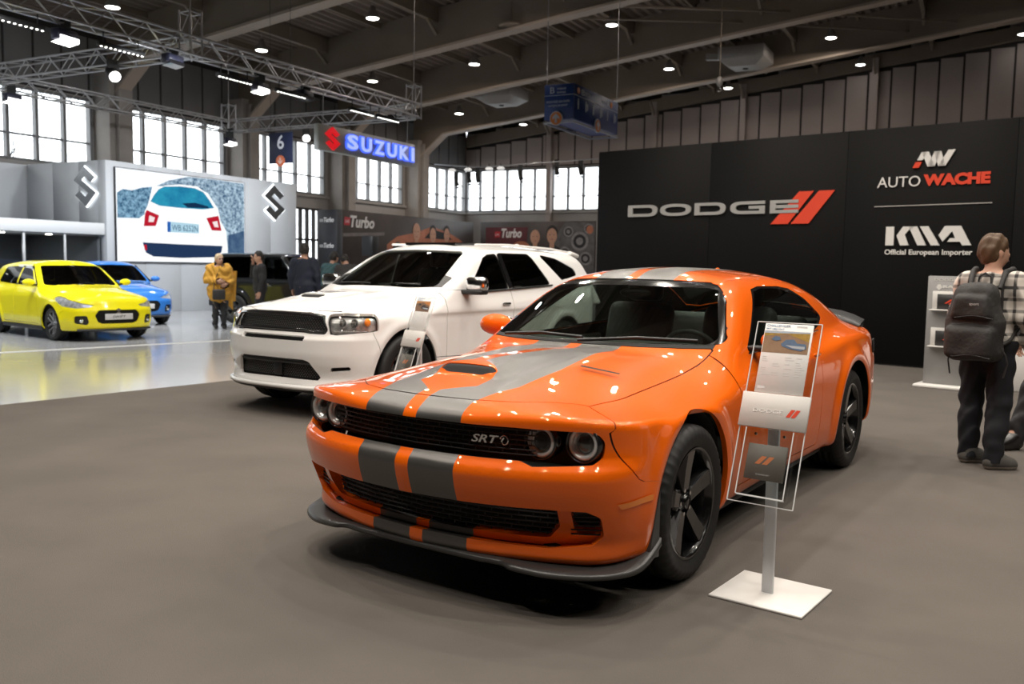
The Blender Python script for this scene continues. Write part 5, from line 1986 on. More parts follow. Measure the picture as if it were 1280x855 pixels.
def plaid(name, base, line, step):
    m = mat(name, base, .85, noise=.06, nscale=6)
    nt = m.node_tree
    b = nt.nodes['Principled BSDF']
    tc = nt.nodes.new('ShaderNodeTexCoord')
    sp = nt.nodes.new('ShaderNodeSeparateXYZ')
    nt.links.new(tc.outputs['Object'], sp.inputs[0])
    fac = None
    for k, (ax, st, ph) in enumerate(((2, step, .2), (1, step * .9, .35), (0, step * 1.1, .1))):
        mu = nt.nodes.new('ShaderNodeMath')
        mu.operation = 'MULTIPLY_ADD'
        mu.inputs[1].default_value = 1 / st
        mu.inputs[2].default_value = ph
        nt.links.new(sp.outputs[ax], mu.inputs[0])
        fr = nt.nodes.new('ShaderNodeMath')
        fr.operation = 'FRACT'
        nt.links.new(mu.outputs[0], fr.inputs[0])
        pp = nt.nodes.new('ShaderNodeMath')
        pp.operation = 'PINGPONG'
        pp.inputs[1].default_value = .5
        nt.links.new(fr.outputs[0], pp.inputs[0])
        mr = nt.nodes.new('ShaderNodeMapRange')
        mr.inputs[1].default_value = .10
        mr.inputs[2].default_value = .17
        mr.inputs[3].default_value = .62 if k < 2 else .42
        mr.inputs[4].default_value = 0
        nt.links.new(pp.outputs[0], mr.inputs[0])
        if fac is None:
            fac = mr.outputs[0]
        else:
            ad = nt.nodes.new('ShaderNodeMath')
            ad.operation = 'ADD'
            ad.use_clamp = True
            nt.links.new(fac, ad.inputs[0])
            nt.links.new(mr.outputs[0], ad.inputs[1])
            fac = ad.outputs[0]
    old = b.inputs['Base Color'].links[0].from_socket
    mx = nt.nodes.new('ShaderNodeMix')
    mx.data_type = 'RGBA'
    nt.links.new(fac, mx.inputs['Factor'])
    nt.links.new(old, mx.inputs['A'])
    mx.inputs['B'].default_value = (*line, 1)
    nt.links.new(mx.outputs['Result'], b.inputs['Base Color'])
    return m


M_HAIRB = mat('brown_hair', (.085, .045, .02), .6, noise=.35, nscale=60)
M_HAIRD = mat('dark_hair', (.018, .014, .012), .55, noise=.3, nscale=50)
M_JEANS = mat('dark_jeans', (.0055, .0065, .010), .85, noise=.35, nscale=9)
M_SHOEG = mat('grey_canvas_shoe', (.085, .080, .072), .8, noise=.2, nscale=20)
M_SUITN = mat('navy_suit', (.012, .017, .035), .75, noise=.2, nscale=8)
M_SUITK = mat('charcoal_suit', (.016, .016, .018), .8, noise=.2, nscale=8)
M_BLKSHOE = mat('black_leather', (.010, .009, .009), .3, coat=.4, noise=.1)
M_BAG = mat('black_bag_nylon', (.022, .020, .019), .7, noise=.3, nscale=18, bump=.25, bscale=40)

# man with the rucksack
HD = 46.0
R0, TL, UP = person((3.555, 6.62, 0.006), HD, 'man in checked shirt and dark jeans wearing a black rucksack, seen from behind',
                    dict(height=1.73, head_yaw=-42, top=plaid('checked_shirt', (.62, .57, .51), (.03, .028, .028), .085), top_name='shirt', trousers=M_JEANS, shoes=M_SHOEG,
                         sole=mat('shoe_sole', (.36, .33, .29), .7, noise=.1), hair=M_HAIRB, hair_len=-.10, lfoot=(.06, .11), rfoot=(-.06, -.10), lknee=(.06, .11), rknee=(-.01, -.105),
                         arms=dict(l=((-.01, .235, 1.13), (.10, .22, .90)), r=((-.03, -.255, 1.13), (.10, -.265, .90))), fold=.008, top_off=.016, hem=.88, cuff=.0, waist=.98,
                         thumb=dict(r=(1, .3, 0), l=(1, -.3, 0)), bulk=.96, leg_off=.020, toe=-.75), h=.0145)
bag = empty('rucksack', (3.555, 6.62, 0.006), math.radians(HD), 'black rucksack worn on the back of the man in the checked shirt', 'bag')


def bagF(x, y, z):
    def rb(c, d, r):
        nonlocal y
        q = np.maximum(np.abs(x - c[0]) - d[0] + r, 0)**2 + np.maximum(np.abs(y - c[1]) - d[1] + r, 0)**2 + np.maximum(np.abs(z - c[2]) - d[2] + r, 0)**2
        return np.sqrt(q) - r
    x0, y0 = x, y
    y = (y - .03) * (1 + .55 * np.maximum(z - 1.10, 0) / .3)
    d = rb((-.245, 0, 1.09), (.105, .195, .285), .085)
    d = smin(d, rb((-.345, .0, .945), (.065, .165, .125), .055), .02)
    d = smin(d, rb((-.335, .0, 1.20), (.050, .150, .095), .045), .015)
    return d + .006 * np.sin(26 * z + 8 * y) * np.sin(18 * y - 9 * x)


BM = isosurface(bagF, (-.46, -.23, .75), (-.1, .23, 1.45), .013, newton=2)
sheet(BM, 'bag_body', M_BAG, bag)
for s in (1, -1):
    MB().tube([(-.16, s * .10, 1.335), (-.08, s * .11, 1.455), (.03, s * .125, 1.475), (.125, s * .135, 1.40), (.155, s * .145, 1.25), (.10, s * .185, 1.08), (-.10, s * .17, .96), (-.18, s * .14, .93)], [.016, .022, .024, .024, .022, .018, .014, .012], n=8).build('shoulder_strap', M_BAG, bag)
MB().tube([(-.17, .045, 1.35), (-.17, .04, 1.42), (-.17, 0, 1.445), (-.17, -.04, 1.42), (-.17, -.045, 1.35)], .008, n=6).build('carry_loop', M_BAG, bag)
for s in (1, -1):
    MB().tube([(-.25, s * .15, .93), (-.26, s * .19, .86), (-.24, s * .20, .80), (-.25, s * .18, .70)], .006, n=5).build('loose_strap', M_BAG, bag)
for zz, w in ((1.13, .13), (.85, .13)):
    MB().tube([(-.388 if zz > 1 else -.405, y, zz + .01 * math.cos(y * 20)) for y in np.linspace(-w, w, 9)], .004, n=5).build('zip', M_BLACKTRIM, bag)
text_on('sport', .03, mat('bag_print', (.5, .5, .5), .6, noise=.05), bag, (-.390, 0.0, 1.215), (0, -1, 0), (0, 0, 1), name='bag_print', depth=.002)

# passer-by at the right edge: one shoe reaches into view
person((4.52, 7.43, 0.006), 193.0, 'person at right edge in dark trousers, one black leather shoe in view',
       dict(height=1.78, top=M_SUITK, trousers=M_SUITK, shoes=M_BLKSHOE, hair=M_HAIRD, lfoot=(.42, .10), rfoot=(-.30, -.10), lknee=(.26, .10), rknee=(-.10, -.10)), h=.024)

# woman in the mustard shawl
M_MUST = mat('mustard_wool', (.52, .27, .035), .9, noise=.3, nscale=14, bump=.3, bscale=30)
WR, WTL, WUP = person((-6.28, 19.05, 0.0), -62.0, 'woman wrapped in a mustard shawl with black trousers and sunglasses',
                      dict(height=1.60, head_yaw=18, top=M_MUST, top_name='shawl', trousers=M_SUITK, shoes=M_BLKSHOE, hair=mat('blonde_hair', (.50, .38, .24), .6, noise=.25, nscale=40), hair_len=-.11,
                           lfoot=(.05, .09), rfoot=(-.03, -.09), arms=dict(l=((.02, .27, 1.12), (.16, .14, 1.05)), r=((.02, -.27, 1.14), (.20, -.07, 1.12))),
                           fold=.016, top_off=.05, hem=.60, waist=1.02, skirt=(.86, .20, .27, .28), thumb=dict(l=(.2, 0, 1), r=(.2, 0, 1))), h=.022)
hg = empty('handbag', (-6.28, 19.05, 0), math.radians(-62), 'small black handbag hanging in front of the woman in the mustard shawl', 'bag')
rbox('bag_body', M_BAG, hg, (.235, -.05, .74), (.09, .26, .22), .03, 3)
MB().tube([(.235, -.16, .84), (.20, -.12, 1.05), (.13, 0, 1.30), (.10, .10, 1.40)], .008, n=5).build('bag_strap', M_BAG, hg)
gl = MB()
for s in (1, -1):
    gl.ball(WTL((.094, s * .030, .012)), (.008, .022, .016), n=10, m=6, M=Matrix.Rotation(math.radians(18), 3, 'Z'))
sgl = gl.build('sunglasses', M_GLOSSBLACK, WR)
# loose end of the shawl hanging from her left arm
m = MB().grid(lambda a, b: (.05 + .03 * math.sin(9 * b) - .12 * a, .20 + .16 * b + .05 * a * math.sin(6 * b), 1.24 - (.75 + .10 * math.sin(5 * b)) * a), 10, 8)
m.build('shawl_end', M_MUST, WR)

# men in dark suits beside the off-roader
person((-5.20, 18.3, 0.0), 205.0, 'man in dark suit raising a phone to his ear beside the black off-roader',
       dict(height=1.66, head_yaw=25, top=M_SUITK, trousers=M_SUITK, shoes=M_BLKSHOE, hair=M_HAIRD, hair_len=-.07,
            arms=dict(l=((-.02, .27, 1.14), (.05, .27, .88)), r=((.10, -.27, 1.20), (.12, -.12, 1.50))), hand_dir=dict(r=(0, .25, 1)), thumb=dict(r=(.3, 1, 0)), lfoot=(.03, .1), rfoot=(-.03, -.1), fold=.005), h=.022)
person((-4.12, 17.6, 0.0), 78.0, 'tall man in navy suit seen from behind near the white bonnet',
       dict(height=1.82, head_yaw=10, top=M_SUITN, trousers=M_SUITN, shoes=M_BLKSHOE, hair=M_HAIRD, hair_len=-.07, lfoot=(.03, .1), rfoot=(-.03, -.1), fold=.005, bulk=1.06), h=.022)
person((-3.95, 19.0, 0.0), 60.0, 'person in teal jacket leaning forward behind the man in navy suit',
       dict(height=1.72, lean=.28, top=mat('teal_jacket', (.045, .10, .11), .8, noise=.2, nscale=9), trousers=M_SUITK, shoes=M_BLKSHOE, hair=M_HAIRD, hair_len=-.08, lfoot=(.05, .1), rfoot=(-.05, -.1),
            arms=dict(l=((.10, .27, 1.15), (.25, .20, 1.02)), r=((.10, -.27, 1.15), (.25, -.20, 1.02)))), h=.024)
person((-3.42, 18.7, 0.0), 118.0, 'person in dark grey jacket bending forward beside the black poster pillar',
       dict(height=1.74, lean=.50, nod=.25, top=mat('grey_jacket', (.045, .043, .043), .85, noise=.2, nscale=9), trousers=M_SUITK, shoes=M_BLKSHOE, hair=M_HAIRD, hair_len=-.08, lfoot=(.08, .1), rfoot=(-.08, -.1),
            arms=dict(l=((.12, .27, 1.15), (.28, .18, 1.05)), r=((.12, -.27, 1.15), (.28, -.18, 1.05)))), h=.024)
# ================================================================== near stand: black wall, information boards, brochure stand, desk
WA = math.radians(-40)
M_BLACKWALL = mat('black_wall_fabric', (.0065, .006, .006), .6, noise=.2, nscale=1.2, spec=.12)
M_RED = mat('logo_red', (.72, .055, .018), .5, noise=.04)
M_OFFW = mat('logo_white', (.72, .70, .67), .5, noise=.03)
M_STEELTXT = mat('brushed_letter', (.62, .61, .59), .35, metal=.6, noise=.08, nscale=3)
bw0 = Vector((math.sin(math.radians(40)), math.cos(math.radians(40)), 0)) * 14.3
wallE = empty('display_wall', bw0, WA, 'tall black exhibition wall with white and red logos behind the orange coupe', 'display wall')
M_JOINT = M_VOID
x = -9.90
while x < 4.0:
    rbox('wall_panel', M_BLACKWALL, wallE, (x + 1.19, .16, 1.826), (2.376, .32, 3.648), .003, 1)
    x += 2.38
rbox('wall_plinth', M_BLACKTRIM, wallE, (-2.76, .17, .015), (14.2, .34, .03), .004, 1)


def on_wall(s, x0, x1, z0, z1, m, **k):
    return text_on(s, .2, m, wallE, ((x0 + x1) / 2, -.012, z0), (1, 0, 0), (0, 0, 1), fit=(x1 - x0, z1 - z0), **k)


# wide extended letters, each one a plate
def plate(polys, m, name='letter', y0=-.030, y1=-.002):
    mb = MB()
    for pl in polys:
        n = len(pl)
        vs = [(a, y0, b) for a, b in pl] + [(a, y1, b) for a, b in pl]
        mb.add(vs, [tuple(range(n)), tuple(range(2 * n - 1, n - 1, -1))])
        mb.add(vs, [((i + 1) % n, i, n + i, n + (i + 1) % n) for i in range(n)])
    return mb.build(name, m, wallE, fix=True)


def oval_ring(cx, cz, rx, rz, tx, tz, a0=0, a1=360, n=28, p=2.6):
    out = []
    ts = np.radians(np.linspace(a0, a1, n + 1))
    f = lambda t, r, q: (cx + r * np.sign(math.cos(t)) * abs(math.cos(t))**(2 / p), cz + q * np.sign(math.sin(t)) * abs(math.sin(t))**(2 / p))
    for t0, t1 in zip(ts[:-1], ts[1:]):
        out.append([f(t0, rx, rz), f(t1, rx, rz), f(t1, rx - tx, rz - tz), f(t0, rx - tx, rz - tz)])
    return out


ZB_, ZT_ = 2.398, 2.612
zc, hh, tk = (ZB_ + ZT_) / 2, (ZT_ - ZB_) / 2, .052


def let_D(a, b):
    return [[(a, ZB_), (a + .10, ZB_), (a + .10, ZT_), (a, ZT_)], [(a + .1, ZT_ - tk), (b - .22, ZT_ - tk), (b - .22, ZT_), (a + .1, ZT_)], [(a + .1, ZB_), (b - .22, ZB_), (b - .22, ZB_ + tk), (a + .1, ZB_ + tk)]] + oval_ring(b - .22, zc, .22, hh, .10, tk, -90, 90)


plate(let_D(-9.19, -8.56), M_STEELTXT)
plate(oval_ring(-8.185, zc, .315, hh, .10, tk), M_STEELTXT)
plate(let_D(-7.80, -7.20), M_STEELTXT)
gx0, gx1 = -7.11, -6.48
plate(oval_ring(gx0 + .24, zc, .24, hh, .10, tk, 90, 270) + [[(gx0 + .24, ZT_ - tk), (gx1, ZT_ - tk), (gx1, ZT_), (gx0 + .24, ZT_)], [(gx0 + .24, ZB_), (gx1, ZB_), (gx1, ZB_ + tk), (gx0 + .24, ZB_ + tk)],
                                                                     [(gx1 - .10, ZB_ + tk), (gx1, ZB_ + tk), (gx1, zc + .028), (gx1 - .10, zc + .028)], [(gx0 + .34, zc - .022), (gx1 - .10, zc - .022), (gx1 - .10, zc + .028), (gx0 + .34, zc + .028)]], M_STEELTXT)
plate([[(-6.39, ZB_), (-6.29, ZB_), (-6.29, ZT_), (-6.39, ZT_)]] + [[(-6.29, q), (-5.90, q), (-5.90, q + tk), (-6.29, q + tk)] for q in (ZB_, zc - tk / 2, ZT_ - tk)], M_STEELTXT)
plate([[(-6.37, 2.218), (-6.07, 2.218), (-5.655, 2.742), (-5.90, 2.742)]], M_RED, 'red_slash', y0=-.022)
plate([[(-6.02, 2.218), (-5.72, 2.218), (-5.31, 2.742), (-5.57, 2.742)]], M_RED, 'red_slash', y0=-.022)
# dealer sign: angular emblem, two-tone name, rule
plate([[(-4.09, 3.13), (-4.01, 3.13), (-3.95, 3.25), (-4.03, 3.25)], [(-4.03, 3.25), (-3.93, 3.25), (-3.84, 3.03), (-3.94, 3.03)], [(-3.94, 3.03), (-3.84, 3.03), (-3.76, 3.25), (-3.85, 3.25)],
       [(-3.86, 3.25), (-3.76, 3.25), (-3.69, 3.03), (-3.79, 3.03)], [(-3.79, 3.03), (-3.69, 3.03), (-3.56, 3.26), (-3.66, 3.26)]], M_OFFW, 'emblem')
plate([[(-4.15, 3.02), (-4.06, 3.02), (-4.02, 3.105), (-4.11, 3.105)]], M_RED, 'emblem_corner')
on_wall('AUTO', -4.66, -4.03, 2.745, 2.905, M_OFFW, name='lettering', depth=.012)
on_wall('WACHE', -3.99, -3.08, 2.745, 2.918, M_RED, name='lettering', depth=.012, bold=.012)
plate([[(-4.69, 2.452), (-3.04, 2.462), (-3.04, 2.476), (-4.69, 2.466)]], mat('rule_grey', (.38, .36, .34), .5, noise=.03), 'rule', y0=-.012)
# importer logo, built from slanted bars
plate([[(-4.49, 1.86), (-4.37, 1.86), (-4.37, 2.145), (-4.49, 2.145)]], M_OFFW)
plate([[(-4.33, 2.01), (-4.24, 2.145), (-4.07, 2.145), (-4.12, 2.10), (-4.15, 2.10), (-4.21, 2.02), (-4.15, 1.86), (-4.27, 1.86)]], M_OFFW)
plate([[(-4.16, 2.145), (-4.04, 2.145), (-3.90, 1.86), (-4.02, 1.86)]], M_OFFW)
plate([[(-4.00, 2.145), (-3.88, 2.145), (-3.71, 1.86), (-3.83, 1.86)]], M_OFFW)
plate([[(-3.73, 2.01), (-3.65, 2.145), (-3.43, 2.145), (-3.28, 1.86), (-3.40, 1.86), (-3.43, 1.912), (-3.605, 1.912), (-3.57, 1.965), (-3.50, 1.965), (-3.545, 2.07), (-3.67, 1.915)]], M_OFFW)
on_wall('Official European Importer', -4.50, -3.26, 1.695, 1.80, M_OFFW, name='lettering', depth=.008, bold=.004)

# ---- information boards on a pole
M_WHITE = mat('white_lacquer', (.80, .78, .75), .35, noise=.03)
M_PAPER = mat('white_paper', (.82, .81, .79), .6, noise=.02)
M_PANELG = mat('board_light_grey', (.62, .60, .57), .45, noise=.03)
M_ALU = mat('brushed_aluminium', (.60, .61, .63), .4, metal=.15, noise=.08)
M_ACRYL = glass_mat('clear_acrylic', (.93, .95, .95))
M_ACRYL_E = mat('acrylic_edge', (.85, .87, .87), .2, emit=0.0, noise=.02)
M_LEAF = mat('leaflet_taupe', (.17, .145, .125), .5, noise=.06)


def photo_mat(name, cols):
    m = mat(name, cols[0], .5, noise=.5, nscale=25)
    return m


def info_board(loc, rz, label, zc=.75, photo=None):
    r = empty('information_stand', loc, rz, label, 'information stand', 'information stands beside the cars')
    rbox('base_plate', M_WHITE, r, (.01, .015, .006), (.415, .405, .012), .003, 1)
    rbox('pole', M_ALU, r, (0, 0, zc / 2 + .07), (.052, .022, zc + .14), .006, 2)
    al = math.radians(20)
    B = empty('display_panel', (0.033, -.125, zc), 0, parent=r)
    B.rotation_euler = (-al, 0, 0)       # top leans back
    # in panel space: x right, z up along the board, y towards the back
    W, lo, hi = .142, -.307, .49
    MB().box((0, .0, (lo + hi) / 2), (2 * W, .004, hi - lo)).build('acrylic_sheet', M_ACRYL, B)
    e = MB()
    for p0, p1 in (((-W, 0, lo), (W, 0, lo)), ((W, 0, lo), (W, 0, hi)), ((W, 0, hi), (-W, 0, hi)), ((-W, 0, hi), (-W, 0, lo))):
        e.bar(p0, p1, .0035, .0055, up=(0, 1, 0))
    e.build('acrylic_edge', M_ACRYL_E, B)
    rbox('data_sheet', M_PAPER, B, (.003, -.006, .327), (.212, .003, .312), .001, 1)
    # printed picture at the head of the sheet
    pz0, pz1, px = .351, .450, .100
    mats = photo or (mat('print_road', (.30, .19, .11), .6, noise=.25, nscale=40), mat('print_field', (.42, .26, .04), .6, noise=.5, nscale=60), mat('print_sky', (.45, .52, .60), .6, noise=.1), mat('print_car', (.10, .16, .26), .5, noise=.4, nscale=60))
    q = lambda pts, m, nm, y: MB().add([(a, y, b) for a, b in pts], [tuple(range(len(pts)))]).build(nm, m, B)
    q([(-px, pz0), (px, pz0), (px, pz1), (-px, pz1)], mats[0], 'print_picture', -.0082)
    q([(-px, pz1 - .025), (0, pz1 - .012), (px, pz1 - .045), (px, pz1), (-px, pz1)], mats[1], 'print_picture', -.0086)
    q([(-px, pz1 - .012), (-.01, pz1 - .010), (px, pz1 - .006), (px, pz1), (-px, pz1)], mats[2], 'print_picture', -.0090)
    q([(-.020, .392), (.0, .412), (.035, .414), (.050, .398), (.088, .396), (.092, .376), (.070, .364), (.02, .372), (-.015, .382)], mats[3], 'print_car', -.0094)
    q([(-.065, .412), (-.05, .426), (-.03, .424), (-.022, .410), (-.045, .404)], mats[3], 'print_car', -.0094)
    q([(.0, .388), (.03, .386), (.085, .385), (.085, .372), (.03, .376)], mat('print_car_light', (.45, .48, .52), .5, noise=.2), 'print_car', -.0098)
    hb = mat('print_blue', (.10, .25, .45), .6, noise=.1)
    gr = mat('print_grey', (.55, .55, .55), .6, noise=.1)
    for s, x, z, sz, m in (('CHALLENGER', -.042, .468, (.105, .010), hb), ('SRT HELLCAT', -.055, .455, (.08, .007), hb), ('DODGE', .06, .469, (.045, .007), gr)):
        text_on(s, .01, m, B, (x, -.0085, z), (1, 0, 0), (0, 0, 1), name='print_lettering', depth=.0006, fit=sz)
    tx = MB()
    rr = random.Random(4)
    for col in range(4):
        for row in range(9):
            if rr.random() < .8:
                w = rr.uniform(.015, .042)
                xx = -.092 + col * .050
                zz = .330 - row * .0098
                tx.add([(xx, -.0082, zz), (xx + w, -.0082, zz), (xx + w, -.0082, zz + .0032), (xx, -.0082, zz + .0032)], [(0, 1, 2, 3)])
    tx.add([(-.092, -.0082, .188), (-.060, -.0082, .188), (-.060, -.0082, .200), (-.092, -.0082, .200)], [(0, 1, 2, 3)])
    tag(tx.build('print_text_lines', mat('print_pale_grey', (.70, .69, .68), .6, noise=.05), B), kind='stuff')
    rbox('white_panel', M_PANELG, B, (.0, -.009, .092), (.296, .012, .152), .002, 1)
    text_on('DODGE', .02, mat('white_print', (.86, .85, .83), .5, noise=.02), B, (-.025, -.0158, .082), (1, 0, 0), (0, 0, 1), name='panel_lettering', depth=.001, fit=(.13, .016))
    for i in range(2):
        x0 = .055 + i * .022
        q([(x0, .072), (x0 + .017, .072), (x0 + .037, .106), (x0 + .020, .106)], M_RED, 'red_slash', -.0162)
    # leaflet pocket
    MB().box((.0, -.022, -.133), (.205, .003, .285)).build('leaflet_pocket', M_ACRYL, B)
    e = MB()
    for p0, p1 in (((-.1025, -.022, .01), (-.1025, -.022, -.276)), ((-.1025, -.022, -.276), (.1025, -.022, -.276)), ((.1025, -.022, -.276), (.1025, -.022, .01)), ((-.1025, -.01, -.278), (.1025, -.01, -.278))):
        e.bar(p0, p1, .0035, .005, up=(0, 1, 0))
    e.build('pocket_edge', M_ACRYL_E, B)
    lf = rbox('leaflet', M_LEAF, B, (.003, -.012, -.130), (.168, .012, .150), .001, 1)
    for i in range(2):
        x0 = -.043 + i * .032
        q([(x0, -.140), (x0 + .022, -.140), (x0 + .050, -.105), (x0 + .028, -.105)], mat('leaflet_orange', (.80, .25, .10), .5, noise=.03), 'leaflet_slash', -.0186)
    text_on('DODGE//SRT', .01, M_OFFW, B, (0, -.0186, -.186), (1, 0, 0), (0, 0, 1), name='leaflet_lettering', depth=.0006, fit=(.06, .005))
    for xx in (-.062, .062):
        MB().cyl((xx, -.006, -.012), (xx, -.014, -.012), .006, n=10).build('fixing_knob', M_CHROME, B)
    return r


info_board((1.155, 3.85, 0.006), math.atan2(-.6, .8), 'information board on aluminium pole with white base beside the orange coupe')
info_board((-.835, 8.02, 0.006), math.atan2(-.725, .69), 'information board standing by the front wheel of the white vehicle', zc=.685,
           photo=(mat('print2_road', (.22, .13, .08), .6, noise=.3, nscale=40), mat('print2_sunset', (.55, .22, .05), .6, noise=.4, nscale=40), mat('print2_sky', (.50, .32, .20), .6, noise=.2), mat('print2_car', (.05, .04, .04), .5, noise=.3)))

# ---- grey brochure stand in front of the wall
br = empty('brochure_stand', (5.47, 11.20, 0.006), WA, 'narrow grey brochure stand with two shelves of dark leaflets before the black wall', 'brochure stand')
M_GREYST = mat('grey_stand', (.25, .245, .24), .5, noise=.05)
rbox('foot_plate', M_WHITE, br, (.0, -.02, .02), (.60, .42, .035), .004, 1)
rbox('back_panel', M_GREYST, br, (.0, .0, .72), (.47, .06, 1.37), .006, 1)
text_on('DODGE', .03, M_OFFW, br, (-.03, -.033, 1.345), (1, 0, 0), (0, 0, 1), name='lettering', depth=.002, fit=(.26, .030))
for i in range(2):
    MB().add([(.125 + i * .03, -.034, 1.34), (.145 + i * .03, -.034, 1.34), (.17 + i * .03, -.034, 1.385), (.15 + i * .03, -.034, 1.385)], [(0, 1, 2, 3)]).build('red_slash', M_RED, br)
text_on('RAM', .03, M_OFFW, br, (.04, -.033, 1.255), (1, 0, 0), (0, 0, 1), name='lettering', depth=.002, bold=.002, fit=(.20, .036))
m = MB().prism([(-.135, 1.26), (-.115, 1.30), (-.085, 1.30), (-.065, 1.26), (-.085, 1.24), (-.1, 1.225), (-.115, 1.24)], -.034, -.031, 'XZ')
m.build('ram_emblem', M_OFFW, br)
for k, z in enumerate((.98, .52)):
    s = rbox('shelf', M_PANELG, br, (.02, -.085, z), (.40, .12, .015), .003, 1)
    rbox('shelf_back', M_PANELG, br, (.02, -.036, z + .12), (.38, .012, .23), .003, 1)
    lt = empty('leaflet_stack', br.location + Matrix.Rotation(WA, 3, 'Z') @ Vector((.03, -.062, z + .009)), WA,
               'dark leaflets with red mark on the %s shelf of the grey brochure stand' % ('upper' if k == 0 else 'lower'), 'leaflets', 'leaflets on the brochure stand')
    rbox('leaflet', mat('leaflet_black', (.020, .018, .018), .35, noise=.1), lt, (0, 0, .095), (.27, .02, .19), .002, 1)
    MB().add([(-.05, -.0108, .075), (-.02, -.0108, .075), (.05, -.0108, .125), (.02, -.0108, .125)], [(0, 1, 2, 3)]).build('red_slash', M_RED, lt)
    MB().add([(-.005, -.0108, .065), (.02, -.0108, .065), (.07, -.0108, .105), (.045, -.0108, .105)], [(0, 1, 2, 3)]).build('red_slash', M_RED, lt)

# ---- white reception desk with a plant box
dk = empty('reception_desk', (6.45, 10.75, 0.006), WA, 'plain white reception desk at the right behind the man with the rucksack', 'desk')
rbox('desk_front', M_WHITE, dk, (.6, 0, .46), (2.2, .05, .92), .006, 1)
rbox('desk_side', M_WHITE, dk, (-.475, .33, .46), (.05, .60, .92), .006, 1)
rbox('desk_side', M_WHITE, dk, (1.675, .33, .46), (.05, .60, .92), .006, 1)
rbox('desk_top', M_WHITE, dk, (.6, .30, .935), (2.24, .70, .03), .006, 1)
rot = Matrix.Rotation(WA, 3, 'Z')
pl = empty('plant_box', dk.location + rot @ Vector((.02, .25, .951)), WA, 'low planter of green grass plants on the white desk', 'plant')
rbox('planter', mat('planter_dark', (.02, .02, .02), .5, noise=.1), pl, (.3, 0, .04), (.9, .18, .08), .01, 1)
m = MB()
rr = random.Random(9)
for i in range(260):
    x0, y0 = rr.uniform(-.12, .72), rr.uniform(-.07, .07)
    hgt, dx, dy = rr.uniform(.12, .26), rr.uniform(-.10, .10), rr.uniform(-.08, .08)
    w = rr.uniform(.006, .012)
    m.add([(x0 - w, y0, .08), (x0 + w, y0, .08), (x0 + dx * .4 + w * .8, y0 + dy * .4, .08 + hgt * .6), (x0 + dx, y0 + dy, .08 + hgt), (x0 + dx * .4 - w * .8, y0 + dy * .4, .08 + hgt * .6)], [(0, 1, 2, 4), (4, 2, 3)])
tag(m.build('leaves', mat('leaf_green', (.055, .11, .025), .5, noise=.5, nscale=30), pl), kind='stuff')

# ---- rig lamps above the stand (above the picture)
M_LAMPON = mat('lamp_glow', (1, .95, .88), .5, emit=12.0, sample=False)
M_HOUSE = mat('lamp_housing_black', (.015, .015, .015), .5, noise=.1)
for (x, y, z, sz, w, c3) in RIG:
    r = empty('rig_spotlight', (x, y, z), 0, 'black rig spotlight hung high above the carpeted stand', 'spotlight', 'rig spotlights above the carpet')
    MB().lathe([(sz / 2 + .02, -.01), (sz / 2 + .04, .0), (sz / 2 + .03, .16), (.10, .24), (0, .24)], n=20).build('lamp_can', M_HOUSE, r, fix=True)
    MB().cyl((0, 0, .24), (0, 0, 3.2), .012, n=6).build('drop_rod', M_HOUSE, r)
# ================================================================== far stand, trusses, hanging signs, banners, lamps
FR = math.radians(62)        # frame of walls facing +t: local x reads left to right, front face at y = 0
M_SWALL = mat('stand_wall_grey', (.42, .44, .46), .55, noise=.04, nscale=.6)
M_SWALL2 = mat('stand_wall_light', (.55, .57, .58), .55, noise=.04, nscale=.6)
sw = empty('stand_wall', hp(7.5, 27.5, 0), FR, 'pale grey far stand wall carrying the big screen and metal emblems', 'display wall')
for i in range(6):
    x0 = -2.9 + i * 1.2
    rbox('wall_panel', M_SWALL, sw, (x0 + .6, .15, 2.0), (1.196, .30, 4.0), .003, 1)
# return wall facing the viewer, left of the screen
rw = empty('stand_side_wall', hp(5.9, 30.4, 0), HROT, 'pale grey side wall of the far stand with one metal emblem', 'display wall')
for i in range(3):
    rbox('wall_panel', M_SWALL, rw, (-1.1 + i * 1.0667 + .0, .17, 3.15), (1.063, .30, 1.70), .003, 1)
fl = empty('stand_back_wall', hp(4.15, 33.6, 0), FR, 'pale grey wall running back from the far stand emblem wall', 'display wall')
for i in range(3):
    rbox('wall_panel', M_SWALL, fl, (-2.2 + i * 2.2, .15, 3.15), (2.196, .30, 1.70), .003, 1)
# room below with glazed front
rm = empty('glazed_booth', hp(7.45, 33.7, 0), FR, 'glass fronted meeting booth below the far stand emblem', 'booth')
rbox('roof_slab', M_SWALL2, rm, (0, 1.55, 2.22), (6.5, 3.2, .30), .01, 1)
rbox('booth_back', M_SWALL, rm, (0, 3.0, 1.03), (6.4, .1, 2.06), .01, 1)
rbox('booth_side', M_SWALL, rm, (3.2, 1.6, 1.03), (.1, 2.9, 2.06), .01, 1)
M_BFR = mat('booth_frame', (.30, .31, .32), .4, metal=.3, noise=.05)
M_BGL = glass_mat('booth_glass', (.55, .56, .57))
for i in range(6):
    x0 = -3.2 + i * 1.07
    rbox('frame_post', M_BFR, rm, (x0, .03, 1.03), (.06, .06, 2.06), .004, 1)
    MB().box((x0 + .535, .03, 1.03), (1.0, .012, 1.98)).build('glass_panel', M_BGL, rm)
rbox('frame_rail', M_BFR, rm, (0, .03, .03), (6.4, .07, .06), .004, 1)
for i in range(5):
    r = MB().lathe([(0, -.012), (.07, -.012), (.08, .0), (.08, .03)], c=(-2.6 + i * 1.25, 1.0, 2.055), n=14)
    r.build('downlight', mat('booth_downlight', (1, .95, .85), .5, emit=9.0, sample=False), rm, fix=True)

